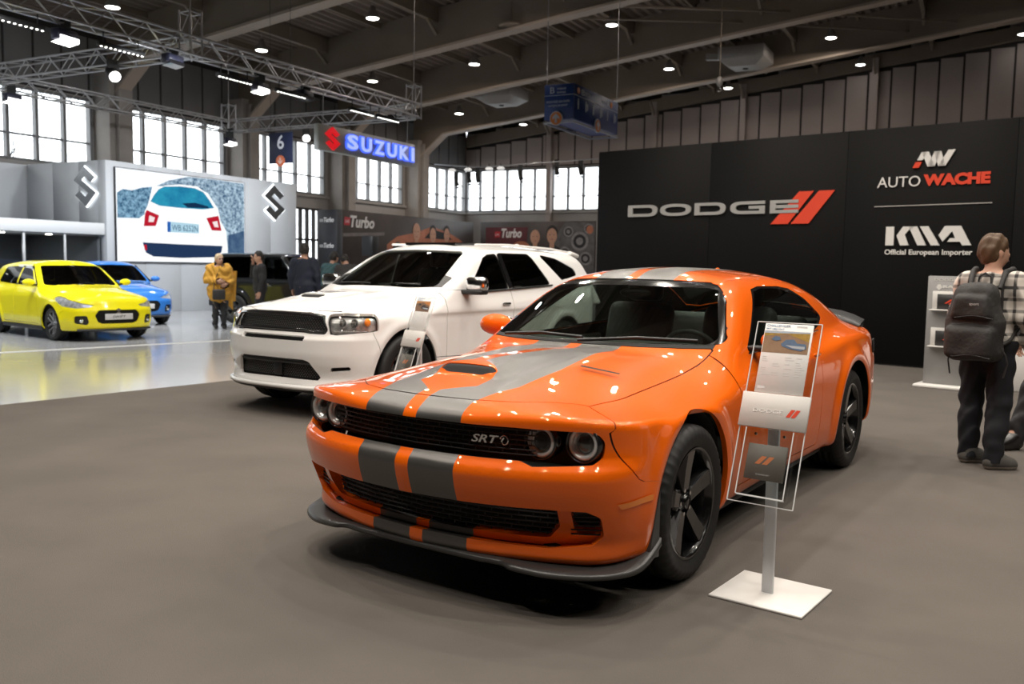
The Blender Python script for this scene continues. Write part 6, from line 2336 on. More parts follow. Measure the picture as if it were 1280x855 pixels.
_l = bpy.data.lights.new('booth_lamp', 'AREA')
_l.size, _l.energy = 0.5, 45.0
_lo = bpy.data.objects.new('booth_lamp', _l)
_lo.location = hp(6.2, 33.2, 2.03)
COL.objects.link(_lo)
# metal S-shaped emblems
EMB = [(-.50, .17), (-.02, .62), (.46, .30), (.30, .13), (.02, .32), (-.13, .19), (.50, -.17), (.02, -.62), (-.46, -.30), (-.30, -.13), (-.02, -.32), (.13, -.19)]
EMB_A = [(-.50, .14), (.0, .60), (.44, .30), (.27, .16), (-.02, .36), (-.14, .22), (.33, -.14), (.5, -.14)]


def emblem_polys(s):
    up = [(-.50, .20), (-.03, .60), (.45, .27), (.25, .13), (-.02, .31), (-.16, .20), (.50, -.20), (.03, -.60), (-.45, -.27), (-.25, -.13), (.02, -.31), (.16, -.20)]
    return [(a * s, b * s) for a, b in up]


M_EMB = mat('emblem_steel', (.28, .29, .30), .25, metal=.9, noise=.1)
M_EMBGLOW = mat('emblem_edge_light', (.95, .98, 1), .5, emit=2.2)
for par, x, z, s in ((sw, 3.22, 3.33, .92), (rw, .87, 3.33, .86)):
    e = empty('emblem', (x, -.05, z), parent=par)
    poly = emblem_polys(s)
    MB().prism(poly, -.03, .0, 'XZ').build('emblem_face', M_EMB, e, fix=True)
    MB().prism([(a * 1.09, b * 1.06) for a, b in poly], .008, .03, 'XZ').build('emblem_halo', M_EMBGLOW, e, fix=True)

# ---- big screen
scn = empty('video_screen', hp(7.5, 27.5, 0) + HT * .06, FR, 'large bright video screen showing a white car from behind in snow', 'screen')
rbox('screen_cabinet', M_BLACKTRIM, scn, (-.375, .02, 2.615), (4.59, .06, 2.47), .004, 1)


def em(name, col, st=1.0, noise=0.0, nscale=3.0, c2=None):
    if name in MATS:
        return MATS[name]
    m = bpy.data.materials.new(name)
    m.use_nodes = True
    nt = m.node_tree
    nt.nodes.remove(nt.nodes['Principled BSDF'])
    e = nt.nodes.new('ShaderNodeEmission')
    e.inputs[0].default_value = (*col, 1)
    e.inputs[1].default_value = st
    nt.links.new(e.outputs[0], nt.nodes['Material Output'].inputs[0])
    if c2:
        tc = nt.nodes.new('ShaderNodeTexCoord')
        nz = nt.nodes.new('ShaderNodeTexNoise')
        nz.inputs['Scale'].default_value = nscale
        nz.inputs['Detail'].default_value = 6
        nz.inputs['Roughness'].default_value = .75
        nt.links.new(tc.outputs['Object'], nz.inputs['Vector'])
        cr = nt.nodes.new('ShaderNodeValToRGB')
        cr.color_ramp.elements[0].position = .38
        cr.color_ramp.elements[1].position = .62
        cr.color_ramp.elements[0].color = (*col, 1)
        cr.color_ramp.elements[1].color = (*c2, 1)
        nt.links.new(nz.outputs['Fac'], cr.inputs[0])
        nt.links.new(cr.outputs[0], e.inputs[0])
    MATS[name] = m
    return m


def sp_(cx, cy):
    """picture layout of the film still -> screen plane"""
    px, py = cx / 5.7 + 120, cy / 5.7 + 190
    f = (px - 142.5) / 160.5
    top, bot = 210 + 18.0 * f, 325.3 + 3.5 * f
    g = (py - top) / (bot - top)
    return -2.65 + 4.55 * (f + .22 * f * (1 - f) * -1), 3.83 - 2.43 * g


def still(pts, m, layer, name='film_shape'):
    y = -.012 - .002 * layer
    return MB().add([(a, y, b) for a, b in (sp_(*p) for p in pts)], [tuple(range(len(pts)))[::-1]]).build(name, m, scn)


y = -.011
MB().add([(-2.65, y, 1.40), (1.90, y, 1.40), (1.90, y, 3.83), (-2.65, y, 3.83)], [(0, 1, 2, 3)]).build('film_snow', em('film_white', (.92, .96, 1.0), 1.15), scn)
still([(135, 290), (180, 265), (250, 275), (330, 255), (400, 250), (380, 330), (345, 440), (300, 470), (135, 465)], em('film_forest', (.012, .075, .16), 1.0, c2=(.30, .52, .70), nscale=9.0), 1, 'film_forest')
still([(430, 245), (520, 205), (660, 178), (840, 196), (1040, 222), (1040, 745), (930, 735), (860, 400), (790, 290), (700, 250)], em('film_forest2', (.02, .08, .17), 1.0, c2=(.55, .72, .85), nscale=9.0), 1, 'film_forest')
still([(930, 590), (1040, 560), (1040, 745), (925, 735)], em('film_road', (.04, .09, .19), .9, c2=(.10, .18, .30), nscale=3), 2, 'film_road')
still([(380, 350), (430, 272), (490, 240), (600, 232), (720, 245), (790, 300), (850, 400), (872, 480), (915, 560), (925, 690), (900, 760), (300, 768), (290, 620), (325, 545), (342, 420)], em('film_car_white', (.95, .97, .98), 1.1), 3, 'film_car')
still([(385, 352), (410, 310), (445, 268), (485, 248), (600, 246), (700, 258), (760, 285), (800, 340), (832, 397), (760, 407), (600, 398), (450, 382)], em('film_car_glass', (.015, .19, .36), 1.0, c2=(.03, .33, .50), nscale=1.2), 4, 'film_car_window')
still([(610, 365), (700, 360), (790, 385), (800, 400), (650, 395)], em('film_dark', (.01, .04, .10), .8), 5, 'film_shadow')
for L in ([(355, 412), (445, 450), (420, 525), (332, 525), (342, 440)], [(778, 468), (862, 452), (882, 560), (815, 556)]):
    still(L, em('film_red', (.50, .012, .03), 1.0), 5, 'film_tail_lamp')
    c = np.mean(L, 0)
    still([tuple(c + (np.array(p) - c) * .42 + np.array((8, 4))) for p in L], em('film_lamp_white', (.95, .8, .8), 1.0), 6, 'film_tail_lamp')
still([(503, 493), (726, 513), (726, 578), (503, 567)], em('film_plate', (.45, .68, .80), 1.0), 5, 'film_plate')
still([(503, 493), (526, 495), (526, 568), (503, 567)], em('film_plate_blue', (.02, .12, .45), 1.0), 6, 'film_plate')
p0, p1 = sp_(535, 562), sp_(718, 572)
text_on('WB 6252N', .1, em('film_plate_text', (.05, .13, .22), 1.0), scn, ((p0[0] + p1[0]) / 2, -.026, (p0[1] + p1[1]) / 2 + .02), (1, 0, 0), (0, 0, 1), name='plate_lettering', depth=.001, fit=(p1[0] - p0[0], .17))
still([(322, 640), (600, 655), (888, 668), (880, 712), (840, 748), (600, 752), (400, 740), (345, 712)], em('film_bumper', (.018, .04, .10), 1.0), 4, 'film_bumper')
still([(330, 655), (352, 657), (352, 695), (335, 695)], em('film_red', (.5, .01, .03), 1), 5, 'film_reflector')

# ---- lighting truss rig of the far stand
M_TRUSS = mat('truss_aluminium', (.50, .50, .51), .35, metal=.85, noise=.1)


def truss(p0, p1, w, label, bay=.42):
    p0, p1 = Vector(p0), Vector(p1)
    L = (p1 - p0).length
    d = (p1 - p0).normalized()
    r = empty('lighting_truss', p0, math.atan2(d.y, d.x), label, 'truss', 'trusses of the far stand rig')
    h = w / 2
    cs = [(h, h), (-h, h), (-h, -h), (h, -h)]
    for (a, b) in cs:
        MB().cyl((0, a, b), (L, a, b), .025, n=6).build('chord', M_TRUSS, r)
    m = MB()
    n = int(L / bay)
    for i in range(n):
        x0, x1 = i * L / n, (i + 1) * L / n
        for k in range(4):
            a, b = cs[k], cs[(k + 1) % 4]
            if (i + k) % 2:
                a, b = b, a
            m.cyl((x0, *a), (x1, *b), .012, n=4, caps=False)
    tag(m.build('lattice', M_TRUSS, r), kind='stuff')
    return r


TZ = 6.0
truss(hp(12.4, 40.5, TZ), hp(12.4, 23.6, TZ), .38, 'long aluminium truss nearest the viewer above the far stand')
truss(hp(4.7, 40.5, TZ), hp(4.7, 23.2, TZ), .38, 'aluminium truss along the window side of the far stand')
truss(hp(4.92, 32.0, TZ), hp(12.18, 32.0, TZ), .38, 'aluminium cross truss above the yellow hatchback')
truss(hp(4.9, 23.4, TZ), hp(12.2, 23.4, TZ), .38, 'aluminium cross truss behind the hanging number banner')
for (t, s, lab) in ((12.4, 32.0, 'corner truss tower above the yellow hatchback'), (12.4, 23.6, 'corner truss tower at the right end of the long truss'), (4.7, 23.4, 'corner truss tower behind the big screen')):
    m = MB()
    for a in (-.16, .16):
        for b in (-.16, .16):
            m.cyl((a, b, -.25), (a, b, .75), .022, n=6)
    for z in (-.2, .2, .7):
        for a, b in (((-.16, -.16), (.16, -.16)), ((.16, -.16), (.16, .16)), ((.16, .16), (-.16, .16)), ((-.16, .16), (-.16, -.16))):
            m.cyl((*a, z), (*b, z), .014, n=4)
    for a, b in (((-.16, -.16), (.16, -.16)), ((.16, -.16), (.16, .16))):
        m.cyl((*a, .2), (*b, .7), .012, n=4)
    m.cyl((0, 0, .7), (0, 0, roof_z(t) - TZ), .012, n=5)
    o = m.build('truss_tower', M_TRUSS)
    o.location = hp(t, s, TZ)
    o.rotation_euler = (0, 0, HROT)
    tag(o, lab, 'truss tower', 'truss towers of the far stand rig')
# lamps on the rig
M_LED = mat('led_on', (1, .98, .94), .5, emit=7.0, sample=False)
M_FLOOD = mat('flood_on', (1, .98, .95), .5, emit=5.0, sample=False)
for i, (s, lab) in enumerate(((35.9, 'leftmost LED batten under the long truss'), (33.75, 'LED batten left of the corner tower'), (30.75, 'LED batten right of the corner tower'), (28.9, 'LED batten above the number banner'), (26.1, 'dim LED batten near the right end of the long truss'), (24.9, 'short LED batten at the end of the long truss'))):
    r = empty('led_batten', hp(12.4, s, TZ - .42), FR, lab, 'LED batten', 'LED battens under the truss')
    rbox('housing', M_HOUSE, r, (0, 0, 0), (1.05, .10, .09), .01, 1)
    for sx in (-.4, .4):
        MB().cyl((sx, 0, .04), (sx, 0, .24), .012, n=5).build('clamp', M_HOUSE, r)
    for k in range(10):
        MB().lathe([(0, -.016), (.018, -.010), (.022, .0)], c=(-.47 + k * .1045, -.03, -.045), n=8).build('led', M_LED, r, fix=True)
for i, (t, s, z, lab) in enumerate(((12.3, 34.9, 5.52, 'white flood light near the left end of the long truss'), (12.3, 29.85, 5.50, 'white flood light under the middle of the long truss'), (5.1, 31.3, 5.52, 'white flood light before the leftmost window'), (4.95, 23.6, 5.42, 'white flood light at the corner behind the big screen'),
                                    (12.3, 28.25, 5.6, 'unlit flood light above the hanging letter sign'), (12.3, 32.4, 5.6, 'unlit flood light under the corner tower'))):
    r = empty('flood_light', hp(t, s, z), FR + .15, lab, 'flood light', 'flood lights on the far rig')
    rbox('housing', mat('flood_blue_black', (.02, .022, .04), .4, noise=.1), r, (0, .0, .06), (.46, .22, .20), .02, 1)
    MB().add([(-.22, -.125, -.05), (.22, -.125, -.05), (.22, .10, -.09), (-.22, .10, -.09), (-.22, -.125, .03), (.22, -.125, .03)], [(3, 2, 1, 0), (0, 1, 5, 4)]).build('flood_lens', M_FLOOD if 'unlit' not in lab else M_GLOSSBLACK, r)
    MB().bar((0, 0, .15), (0, 0, TZ - z - .1), .30, .02, up=(1, 0, 0)).build('bracket', M_HOUSE, r)
for i, (t, s, z, aim, lab) in enumerate(((10.3, 32.3, 5.55, (.8, -.3, -.5), 'round moving head lamp hanging from the cross truss'), (7.75, 23.0, 5.55, (.6, -.6, -.4), 'round lamp hanging behind the letter sign'))):
    r = empty('moving_head_lamp', hp(t, s, z), HROT, lab, 'spotlight', 'moving head lamps')
    A = Vector(aim).normalized()
    MB().cyl(-A * .16, A * .14, .13, .15, n=18).build('lamp_can', M_HOUSE, r)
    MB().cyl(A * .141, A * .146, .12, n=18).build('lens', M_FLOOD, r)
    MB().bar((0, 0, .12), (0, 0, .32), .30, .03, up=(1, 0, 0)).build('yoke', M_HOUSE, r)
# ---- hanging letter sign
hs_ = empty('hanging_sign', hp(12.4, 25.69, 0), FR, 'hanging pale box sign with a red emblem and glowing blue letters', 'sign')
rbox('sign_box', mat('sign_face', (.50, .52, .50), .45, noise=.03), hs_, (0, .08, 4.68), (4.36, .16, .66), .01, 1)
eb = empty('emblem', (-1.66, -.03, 4.68), parent=hs_)
MB().prism([(a * 1.18, b) for a, b in emblem_polys(.50)], -.03, .02, 'XZ').build('emblem_face', mat('emblem_red', (.65, .01, .015), .4, emit=.55, ecol=(.9, .01, .02)), eb, fix=True)
M_BLUEL = mat('letter_blue', (.05, .10, .75), .4, emit=1.6, ecol=(.05, .12, 1.0))
M_BLUEF = mat('letter_pale_blue', (.50, .58, .95), .4, emit=.8, ecol=(.45, .55, 1.0))
xs = [-.85, -.25, .345, .935, 1.54, 1.985]
for ch, x0, w in zip('SUZUKI', xs, (.46, .46, .46, .46, .46, .13)):
    text_on(ch, .4, M_BLUEL, hs_, (x0, -.030, 4.475), (1, 0, 0), (0, 0, 1), name='letter_halo', depth=.05, bold=.030, fit=(w + .06, .43))
    text_on(ch, .4, M_BLUEF, hs_, (x0, -.062, 4.50), (1, 0, 0), (0, 0, 1), name='letter', depth=.02, bold=.012, fit=(w, .38))
for x in (-1.9, 1.9):
    MB().cyl((x, .08, 5.01), (x, .08, 5.82), .012, n=5).build('hanger', M_TRUSS, hs_)

# ---- number banner
nb = empty('number_banner', hp(8.49, 25.0, 0), HROT, 'hanging navy banner with a white number six and orange round arrow', 'banner')
M_NAVY = mat('banner_navy', (.008, .014, .045), .6, noise=.06)
rbox('cloth', M_NAVY, nb, (0, 0, 4.91), (.95, .02, .93), .003, 1)
text_on('6', .5, mat('banner_print', (.62, .64, .68), .6, noise=.03), nb, (0, -.013, 4.88), (1, 0, 0), (0, 0, 1), name='numeral', depth=.004, bold=.006, fit=(.26, .42))
MB().cyl((0, -.012, 4.52), (0, -.03, 4.52), .17, n=24).build('arrow_disc', mat('arrow_orange', (.55, .13, .05), .5, noise=.05), nb)
MB().prism([(-.025, 4.62), (.025, 4.62), (.025, 4.51), (.085, 4.55), (.085, 4.50), (0, 4.42), (-.085, 4.50), (-.085, 4.55), (-.025, 4.51)], -.036, -.031, 'XZ').build('arrow', mat('arrow_pale', (.65, .45, .38), .5, noise=.03), nb, fix=True)
for x in (-.4, .4):
    MB().cyl((x, 0, 5.37), (x, 0, roof_z(8.5) - .2), .006, n=4).build('wire', M_HOUSE, nb)

# ---- hanging blue direction cube
bs = empty('direction_sign', hp(17.39, 23.12, 0), HROT, 'hanging dark blue box sign with white pictograms and orange arrow discs', 'sign')
M_SIGNB = mat('sign_blue', (.010, .040, .17), .45, noise=.05)
M_SIGNT = mat('sign_print', (.50, .55, .62), .5, noise=.05)
M_SIGNO = mat('sign_orange', (.62, .20, .04), .5, noise=.05)
BWd, BDp, BZ0, BZ1 = .90, 3.3, 5.46, 6.50
# local x = t (left face runs to -x), local y = away from the viewer
rbox('sign_face_panel', M_SIGNB, bs, (-BWd / 2, .02, (BZ0 + BZ1) / 2 + .04), (BWd, .04, BZ1 - BZ0 - .08), .003, 1)
rbox('sign_face_panel', M_SIGNB, bs, (-BWd / 2, BDp - .02, (BZ0 + BZ1) / 2 + .04), (BWd, .04, BZ1 - BZ0 - .08), .003, 1)
rbox('sign_face_panel', M_SIGNB, bs, (-.02, BDp / 2, (BZ0 + BZ1) / 2 + .04), (.04, BDp - .08, BZ1 - BZ0 - .08), .003, 1)
rbox('sign_face_panel', M_SIGNB, bs, (-BWd + .02, BDp / 2, (BZ0 + BZ1) / 2 + .04), (.04, BDp - .08, BZ1 - BZ0 - .08), .003, 1)
fm = MB()
for p_, q_ in (((0, 0), (-BWd, 0)), ((-BWd, 0), (-BWd, BDp)), ((-BWd, BDp), (0, BDp)), ((0, BDp), (0, 0))):
    fm.bar((*p_, BZ0), (*q_, BZ0), .05, .05)
fm.build('bottom_frame', mat('sign_frame', (.42, .45, .50), .4, metal=.4, noise=.05), bs)
MB().box((-BWd / 2, BDp / 2, BZ0 + .10), (BWd - .1, BDp - .1, .02)).build('bottom_panel', mat('sign_blue_bright', (.008, .03, .22), .4, noise=.05), bs)
text_on('B', .2, M_SIGNT, bs, (-.66, -.004, 6.26), (1, 0, 0), (0, 0, 1), name='lettering', depth=.006, fit=(.13, .17))
for s_, x, z, f in (('WEJSCIE', -.38, 6.34, (.28, .06)), ('ENTRANCE', -.38, 6.25, (.26, .05)), ('WSCHÓD ZACHÓD', -.48, 6.00, (.72, .07)), ('WYJSCIE EXIT', -.48, 5.88, (.60, .06))):
    text_on(s_, .1, M_SIGNT, bs, (x, -.004, z), (1, 0, 0), (0, 0, 1), name='lettering', depth=.004, fit=f)
MB().box((-BWd / 2, -.003, 6.20), (BWd, .006, .012)).build('divider', M_SIGNT, bs)
MB().box((.003, BDp / 2, 6.20), (.006, BDp, .012)).build('divider', M_SIGNT, bs)
for (c, ax) in (((-.50, -.03, 5.56), 'y'), ((.03, 1.60, 5.56), 'x')):
    d = Vector((0, -.03, 0)) if ax == 'y' else Vector((.03, 0, 0))
    c = Vector(c)
    MB().cyl(c, c + d, .20, n=24).build('arrow_disc_edge', M_SIGNT, bs)
    MB().cyl(c + d, c + d * 1.4, .175, n=24).build('arrow_disc', M_SIGNO, bs)
    ar = MB().prism([(-.03, -.12), (.03, -.12), (.03, .02), (.10, -.03), (.10, .04), (0, .13), (-.10, .04), (-.10, -.03), (-.03, .02)], 0, .006)
    put(ar.mesh('arrow'), 'arrow', M_SIGNT, bs, c + d * 1.45, (1, 0, 0) if ax == 'y' else (0, 1, 0), (0, 0, 1))
text_on('B', .2, M_SIGNT, bs, (.004, .62, 6.26), (0, 1, 0), (0, 0, 1), name='lettering', depth=.006, fit=(.22, .16))
text_on('SEKTOR', .2, M_SIGNT, bs, (.004, .95, 6.29), (0, 1, 0), (0, 0, 1), name='lettering', depth=.006, fit=(.36, .09))
text_on('SEKTOR', .2, M_SIGNT, bs, (.004, 2.18, 6.29), (0, 1, 0), (0, 0, 1), name='lettering', depth=.006, fit=(.36, .09))
text_on('A', .2, M_SIGNT, bs, (.004, 2.50, 6.26), (0, 1, 0), (0, 0, 1), name='lettering', depth=.006, fit=(.20, .16))
for yy in (.30, 2.74):
    MB().cyl((.0, yy, 6.34), (.012, yy, 6.34), .09, n=16).build('round_mark', M_SIGNO, bs)
for k in range(6):
    yy = .30 + k * .54
    pm = MB()
    pm.ball((0, .12, 0), (.035, .035, .01), n=8, m=4)
    pm.box((0, .03, 0), (.07, .12, .01))
    pm.box((-.02, -.08, 0), (.025, .12, .01))
    pm.box((.02, -.08, 0), (.025, .12, .01))
    if k % 2:
        pm.box((.10, .0, 0), (.05, .18, .01))
    put(pm.mesh('pictogram'), 'pictogram', M_SIGNT, bs, (.006, yy, 5.98), (0, 1, 0), (0, 0, 1))
for (x, yy) in ((-BWd, .1), (-.02, BDp - .1)):
    MB().cyl((x + .02, yy, BZ1), (x + .02, yy, roof_z(17) - .3), .010, n=5).build('hanger', M_TRUSS, bs)

# ---- printed banners in the far corner
M_BANL = mat('banner_print_dark', (.045, .034, .030), .55, noise=.7, nscale=.8)
M_BANM = mat('banner_print_engine', (.10, .095, .095), .5, noise=.9, nscale=3.0)
M_FACE = mat('banner_face', (.50, .28, .19), .6, noise=.2, nscale=9)
M_TEE = mat('banner_tee', (.012, .012, .013), .6, noise=.1)
M_ORC = mat('banner_orange_car', (.42, .15, .08), .5, noise=.4, nscale=3)
M_RTAG = mat('banner_red_tag', (.45, .02, .03), .5, noise=.05)
M_TUR = mat('banner_white', (.70, .69, .68), .5, noise=.03)


def flat(par, pts, m, layer, name):
    return MB().add([(a, -.008 - .004 * layer, b) for a, b in pts], [tuple(range(len(pts)))]).build(name, m, par)


def oval(cx, cz, rx, rz, n=18):
    return [(cx + rx * math.cos(2 * math.pi * i / n), cz + rz * math.sin(2 * math.pi * i / n)) for i in range(n)]


def poster_person(par, x, z, s, hair, layer):
    flat(par, [(x - .42 * s, z - 1.1 * s), (x + .42 * s, z - 1.1 * s), (x + .36 * s, z - .52 * s), (x + .12 * s, z - .38 * s), (x - .12 * s, z - .38 * s), (x - .36 * s, z - .52 * s)], M_TEE, layer, 'printed_shirt')
    flat(par, [(x - .10 * s, z - .5 * s), (x + .10 * s, z - .5 * s), (x + .10 * s, z - .2 * s), (x - .10 * s, z - .2 * s)], M_FACE, layer + 1, 'printed_neck')
    if hair:
        flat(par, oval(x, z + .07 * s, .255 * s, .32 * s), M_HAIRD, layer + 2, 'printed_hair')
    flat(par, oval(x, z - (.03 * s if hair else 0), .22 * s, .30 * s), M_FACE, layer + 3, 'printed_face')
    for q in (-1, 1):
        flat(par, oval(x + q * .085 * s, z + .02 * s, .035 * s, .014 * s, 8), M_TEE, layer + 4, 'printed_eye')
    flat(par, oval(x, z - .16 * s, .07 * s, .018 * s, 8), mat('banner_mouth', (.35, .13, .11), .6), layer + 4, 'printed_mouth')


b1 = empty('printed_banner', hp(3.0, 9.8, 0), FR, 'long printed banner with three men and an orange car under the far windows', 'banner', 'printed banners in the far corner')
rbox('banner_sheet', M_BANL, b1, (0, .03, 2.0), (11.4, .05, 3.5), .004, 1)
text_on('Turbo', .6, M_TUR, b1, (-4.05, -.014, 3.02), (1, 0, 0), (0, 0, 1), depth=.004, bold=.02, shear=.2, fit=(1.75, .52))
flat(b1, [(-5.35, 3.10), (-4.95, 3.10), (-4.90, 3.45), (-5.30, 3.45)], M_RTAG, 2, 'red_tag')
text_on('LIVE', .2, M_TUR, b1, (-5.12, -.022, 3.2), (1, 0, 0), (0, 0, 1), depth=.004, fit=(.28, .13))
flat(b1, [(-2.2, 1.5), (-2.2, 2.35), (-1.4, 2.75), (.2, 3.0), (1.6, 3.35), (3.2, 3.1), (4.4, 2.75), (4.9, 2.4), (4.9, 1.5)], M_ORC, 1, 'printed_car')
flat(b1, [(.9, 2.75), (1.6, 3.22), (3.0, 3.05), (3.5, 2.75)], M_TEE, 2, 'printed_car_window')
flat(b1, oval(-1.35, 2.05, .42, .45), M_TEE, 2, 'printed_wheel')
flat(b1, [(-5.4, 2.6), (-2.4, 2.75), (-2.4, 2.9), (-5.4, 2.75)], mat('banner_pale', (.16, .14, .13), .6, noise=.5, nscale=2), 1, 'printed_haze')
poster_person(b1, .20, 3.02, 1.45, False, 3)
poster_person(b1, 1.65, 2.95, 1.25, True, 3)
poster_person(b1, 2.95, 3.0, 1.20, True, 3)
b2 = empty('printed_banner', hp(6.25, 3.0, 0), HROT, 'printed banner with two men and a chrome engine beside the black wall', 'banner', 'printed banners in the far corner')
rbox('banner_sheet', M_BANL, b2, (0, .03, 2.1), (6.9, .05, 3.5), .004, 1)
text_on('Turbo', .6, M_TUR, b2, (-1.50, -.014, 2.98), (1, 0, 0), (0, 0, 1), depth=.004, bold=.02, shear=.2, fit=(1.25, .50))
flat(b2, [(-2.55, 3.0), (-2.22, 3.0), (-2.18, 3.32), (-2.52, 3.32)], M_RTAG, 2, 'red_tag')
text_on('LIVE', .2, M_TUR, b2, (-2.37, -.022, 3.09), (1, 0, 0), (0, 0, 1), depth=.004, fit=(.24, .12))
flat(b2, [(-3.1, 2.5), (-.6, 2.5), (-.5, 3.55), (-3.1, 3.55)], mat('banner_maroon', (.10, .02, .025), .6, noise=.4), 1, 'printed_patch')
flat(b2, [(1.1, .4), (3.4, .4), (3.4, 3.8), (1.7, 3.8), (1.1, 3.0)], M_BANM, 1, 'printed_engine')
for (cx, cz, r) in ((2.55, 2.80, .50), (1.9, 3.3, .28), (3.05, 3.45, .26), (2.9, 1.9, .35), (1.7, 2.2, .32)):
    flat(b2, oval(cx, cz, r, r), mat('banner_steel', (.22, .21, .21), .4, noise=.6, nscale=5), 2, 'printed_pulley')
    flat(b2, oval(cx, cz, r * .72, r * .72), M_TEE, 3, 'printed_pulley')
    flat(b2, oval(cx, cz, r * .40, r * .40), mat('banner_steel', (.22, .21, .21)), 4, 'printed_pulley')
flat(b2, oval(3.12, 3.40, .20, .22), M_ORC, 5, 'printed_copper_part')
flat(b2, oval(-.9, 2.45, .55, .35), M_ORC, 2, 'printed_copper_part')
poster_person(b2, -.05, 3.02, 1.30, False, 3)
poster_person(b2, .95, 3.12, 1.35, True, 3)

# black poster pillar
bp_ = empty('poster_pillar', hp(8.22, 22.35, 0), HROT, 'tall black poster pillar with three white word marks right of the far stand', 'poster pillar')
rbox('pillar_body', mat('pillar_black', (.022, .022, .026), .5, noise=.15, nscale=2), bp_, (0, 0, 1.61), (.80, .30, 3.22), .01, 1)
for z in (2.80, 1.95, 1.10):
    text_on('Turbo', .2, M_TUR, bp_, (.06, -.156, z), (1, 0, 0), (0, 0, 1), depth=.004, bold=.006, shear=.2, fit=(.42, .16))
    MB().box((-.25, -.155, z + .06), (.16, .006, .10)).build('tag_mark', mat('tag_grey', (.3, .3, .3), .5, noise=.05), bp_)
# dark coffee bar silhouette between pillar and bonnet
lb = empty('loudspeaker', hp(10.6, 23.3, 0), HROT, 'black loudspeaker on a stand beside the poster pillar', 'loudspeaker')
rbox('cabinet', M_HOUSE, lb, (0, 0, 2.0), (.42, .35, .62), .02, 1)
MB().cyl((0, 0, .02), (0, 0, 1.7), .025, n=8).build('pole', M_HOUSE, lb)
for k in range(3):
    a = 2 * math.pi * k / 3
    MB().cyl((0, 0, .55), (.5 * math.cos(a), .5 * math.sin(a), .02), .016, n=6).build('tripod_leg', M_HOUSE, lb)

# ---- pendant hall lamps
M_PEND = mat('pendant_on', (1, .96, .9), .5, emit=16.0, sample=False)
M_PCAN = mat('pendant_can', (.30, .29, .28), .5, metal=.4, noise=.1)
LIT = ((4.7, 8.5), (9.5, 15.2), (15.2, 8.5), (21.7, 8.0), (21.0, 18.0), (15.2, 22.0), (30.0, 12.0))
_off = 'pendant lamp hanging beyond the upper picture edge'
for (t, s, lab) in [(9.3, 21.5, 'pendant lamp near the top edge above the right half of the long truss'), (4.4, 21.5, 'pendant lamp just above the long truss over the big screen'),
                    (9.5, 15.2, 'pendant lamp left of the round disc under the middle girder'), (4.7, 15.4, 'pendant lamp above the right end of the long truss'), (4.7, 8.5, 'pendant lamp between the letter sign and the left air heater'),
                    (15.2, 15.1, 'pendant lamp high above the blue direction sign'), (21.7, 8.0, 'pendant lamp right of the air heater above the black wall'), (16.0, 1.8, 'pendant lamp above the red slashes of the black wall'),
                    (22.0, 1.3, 'pendant lamp above the two-tone name on the black wall'), (15.2, 8.5, 'pendant lamp right of the hanging hook'), (5.2, 2.7, 'small far pendant lamp left of the blue direction sign'),
                    (28.5, 1.1, 'pendant lamp at the right picture edge'), (4.2, 27.5, 'pendant lamp at the top left above the truss tower'), (21.0, 18.0, _off), (15.2, 22.0, _off), (30.0, 12.0, _off), (28.0, 8.0, _off)]:
    z = 8.2 + .115 * t + (.0 if (t, s) in LIT else .25)
    r = empty('pendant_lamp', hp(t, s, z), 0, lab, 'pendant lamp', 'pendant lamps under the roof')
    MB().lathe([(.21, .005), (.23, .01), (.21, .10), (.12, .24), (.08, .40), (0, .40)], n=18).build('lamp_can', M_PCAN, r, fix=True)
    MB().lathe([(0, .0), (.18, .0), (.21, .02)], n=18).build('lamp_glass', M_PEND, r, fix=True)
    MB().cyl((0, 0, .40), (0, 0, roof_z(t) - z), .012, n=5).build('drop_rod', M_PCAN, r)
# ---- air heaters under the roof
M_HEAT = mat('heater_sheet', (.36, .35, .33), .5, metal=.2, noise=.1)
for (t, s, dz, lab) in ((18.2, 7.4, -.75, 'boxy air heater hanging under the roof above the black wall'), (6.9, 8.25, -.35, 'boxy air heater hanging left of the blue direction sign'), (5.8, 26.6, .25, 'boxy air heater at the top left above the truss')):
    z = 8.6 + .115 * t + dz
    r = empty('air_heater', hp(t, s, z), HROT, lab, 'air heater', 'air heaters under the roof')
    m = MB()
    m.add([(a * w, b * w, zz) for zz, w in ((0, .55), (.28, .95), (.75, .95)) for a, b in ((-1, -1), (1, -1), (1, 1), (-1, 1))],
          [(3, 2, 1, 0), (8, 9, 10, 11)] + [(4 * k + i, 4 * k + (i + 1) % 4, 4 * k + 4 + (i + 1) % 4, 4 * k + 4 + i) for k in (0, 1) for i in range(4)])
    m.build('heater_body', M_HEAT, r, bevel=.01, segs=1)
    MB().cyl((0, 0, .0), (0, 0, -.03), .12, n=14).build('outlet', M_VOID, r)
    for a in (-.7, .7):
        MB().cyl((a, 0, .75), (a, 0, roof_z(t) - z), .015, n=5).build('hanger', M_STEEL, r)
    MB().bar((-1.0, 0, .55), (-1.7, 0, .62), .25, .25).build('duct', M_HEAT, r)
r = empty('round_speaker', hp(12.9, 18.5, 9.6), 0, 'dark round disc hanging from the middle roof girder', 'loudspeaker')
MB().lathe([(0, -.06), (.40, -.03), (.46, .02), (.30, .10), (.08, .14), (0, .14)], n=24).build('disc', M_STEEL, r, fix=True)
MB().cyl((0, 0, .14), (0, 0, .8), .05, n=8).build('stem', M_STEEL, r)
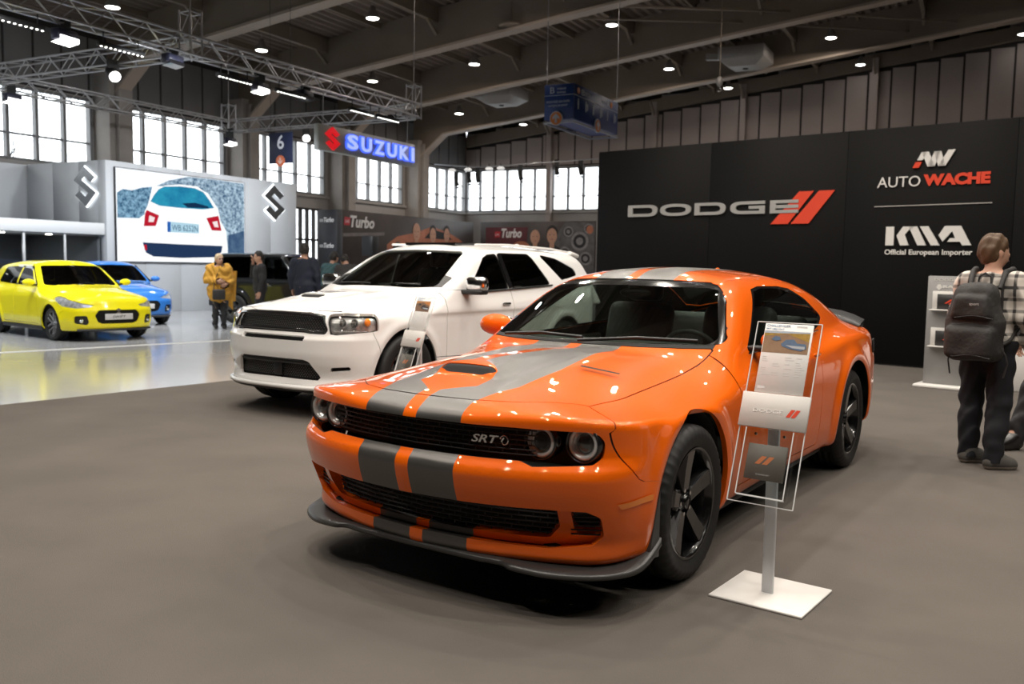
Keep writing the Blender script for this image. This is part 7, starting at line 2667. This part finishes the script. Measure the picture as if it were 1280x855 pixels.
# hanging hook on a cable right of the blue sign
r = empty('cable_hook', hp(19.2, 15.0, 0), 0, 'hook hanging on a cable right of the blue direction sign', 'hook')
MB().cyl((0, 0, 8.0), (0, 0, roof_z(19)), .012, n=5).build('cable', M_STEEL, r)
MB().ball((0, 0, 7.9), (.12, .08, .18), n=10, m=8).build('hook_block', M_PCAN, r)
MB().tube([(0, 0, 7.72), (.07, 0, 7.62), (0, 0, 7.55), (-.06, 0, 7.60)], .02, n=6).build('hook_iron', M_PCAN, r)
# ---- pipe with stage spotlights before the back windows
pp = empty('lamp_pipe', hp(0, 4.0, 0), HROT, 'thin pipe carrying stage lamps in front of the back windows', 'lamp pipe')
MB().tube([(.4, 0, 7.0), (3.2, 0, 6.72), (10.4, 0, 6.90)], .035, n=6).build('pipe', M_TRUSS, pp)
for x in (3.0, 7.2):
    MB().cyl((x, 0, 6.75), (x, 0, roof_z(x) - .2), .01, n=4).build('wire', M_HOUSE, pp)
for (t, z, lab) in ((1.8, 6.0, 'first stage spotlight from the corner before the windows'), (2.6, 6.15, 'second stage spotlight from the corner before the windows'), (3.15, 6.15, 'third stage spotlight from the corner before the windows'), (5.75, 6.2, 'fourth stage spotlight before the back windows'), (7.85, 6.4, 'fifth stage spotlight before the back windows'), (9.2, 6.35, 'last stage spotlight next to the black wall')):
    r = empty('stage_spotlight', hp(t, 4.0, z), HROT, lab, 'spotlight', 'stage spotlights on the pipe')
    A = Vector((.35, -.25, -.85)).normalized()
    MB().cyl(-A * .28, A * .22, .10, .13, n=12).build('lamp_can', M_HOUSE, r)
    MB().bar((0, 0, .05), (0, 0, .55), .26, .03, up=(0, 1, 0)).build('yoke', M_HOUSE, r)
    MB().add([A * .22 + Vector((.10, 0, .06)), A * .22 + Vector((.34, 0, -.12)), A * .22 + Vector((.34, .16, -.12)), A * .22 + Vector((.10, .16, .06))], [(0, 1, 2, 3), (3, 2, 1, 0)]).build('barn_door', M_HOUSE, r)
    MB().box(A * .36 + Vector((0, 0, -.02)), (.16, .12, .08)).build('colour_frame', M_HOUSE, r)
for (t, lab) in ((1.9, 'round white lamp nearest the corner on the pipe'), (2.9, 'second round white lamp on the pipe'), (4.2, 'third round white lamp on the pipe'), (4.9, 'fourth round white lamp on the pipe')):
    r = empty('round_flood_lamp', hp(t, 4.6, 6.55), 0, lab, 'lamp', 'round lamps on the pipe')
    MB().lathe([(0, -.10), (.16, -.08), (.22, .0), (.12, .08), (0, .09)], n=16).build('lamp_bowl', mat('lamp_bowl', (.8, .8, .78), .5, emit=.6), r, fix=True)
    MB().cyl((0, 0, .08), (0, 0, .25), .02, n=5).build('stem', M_HOUSE, r)
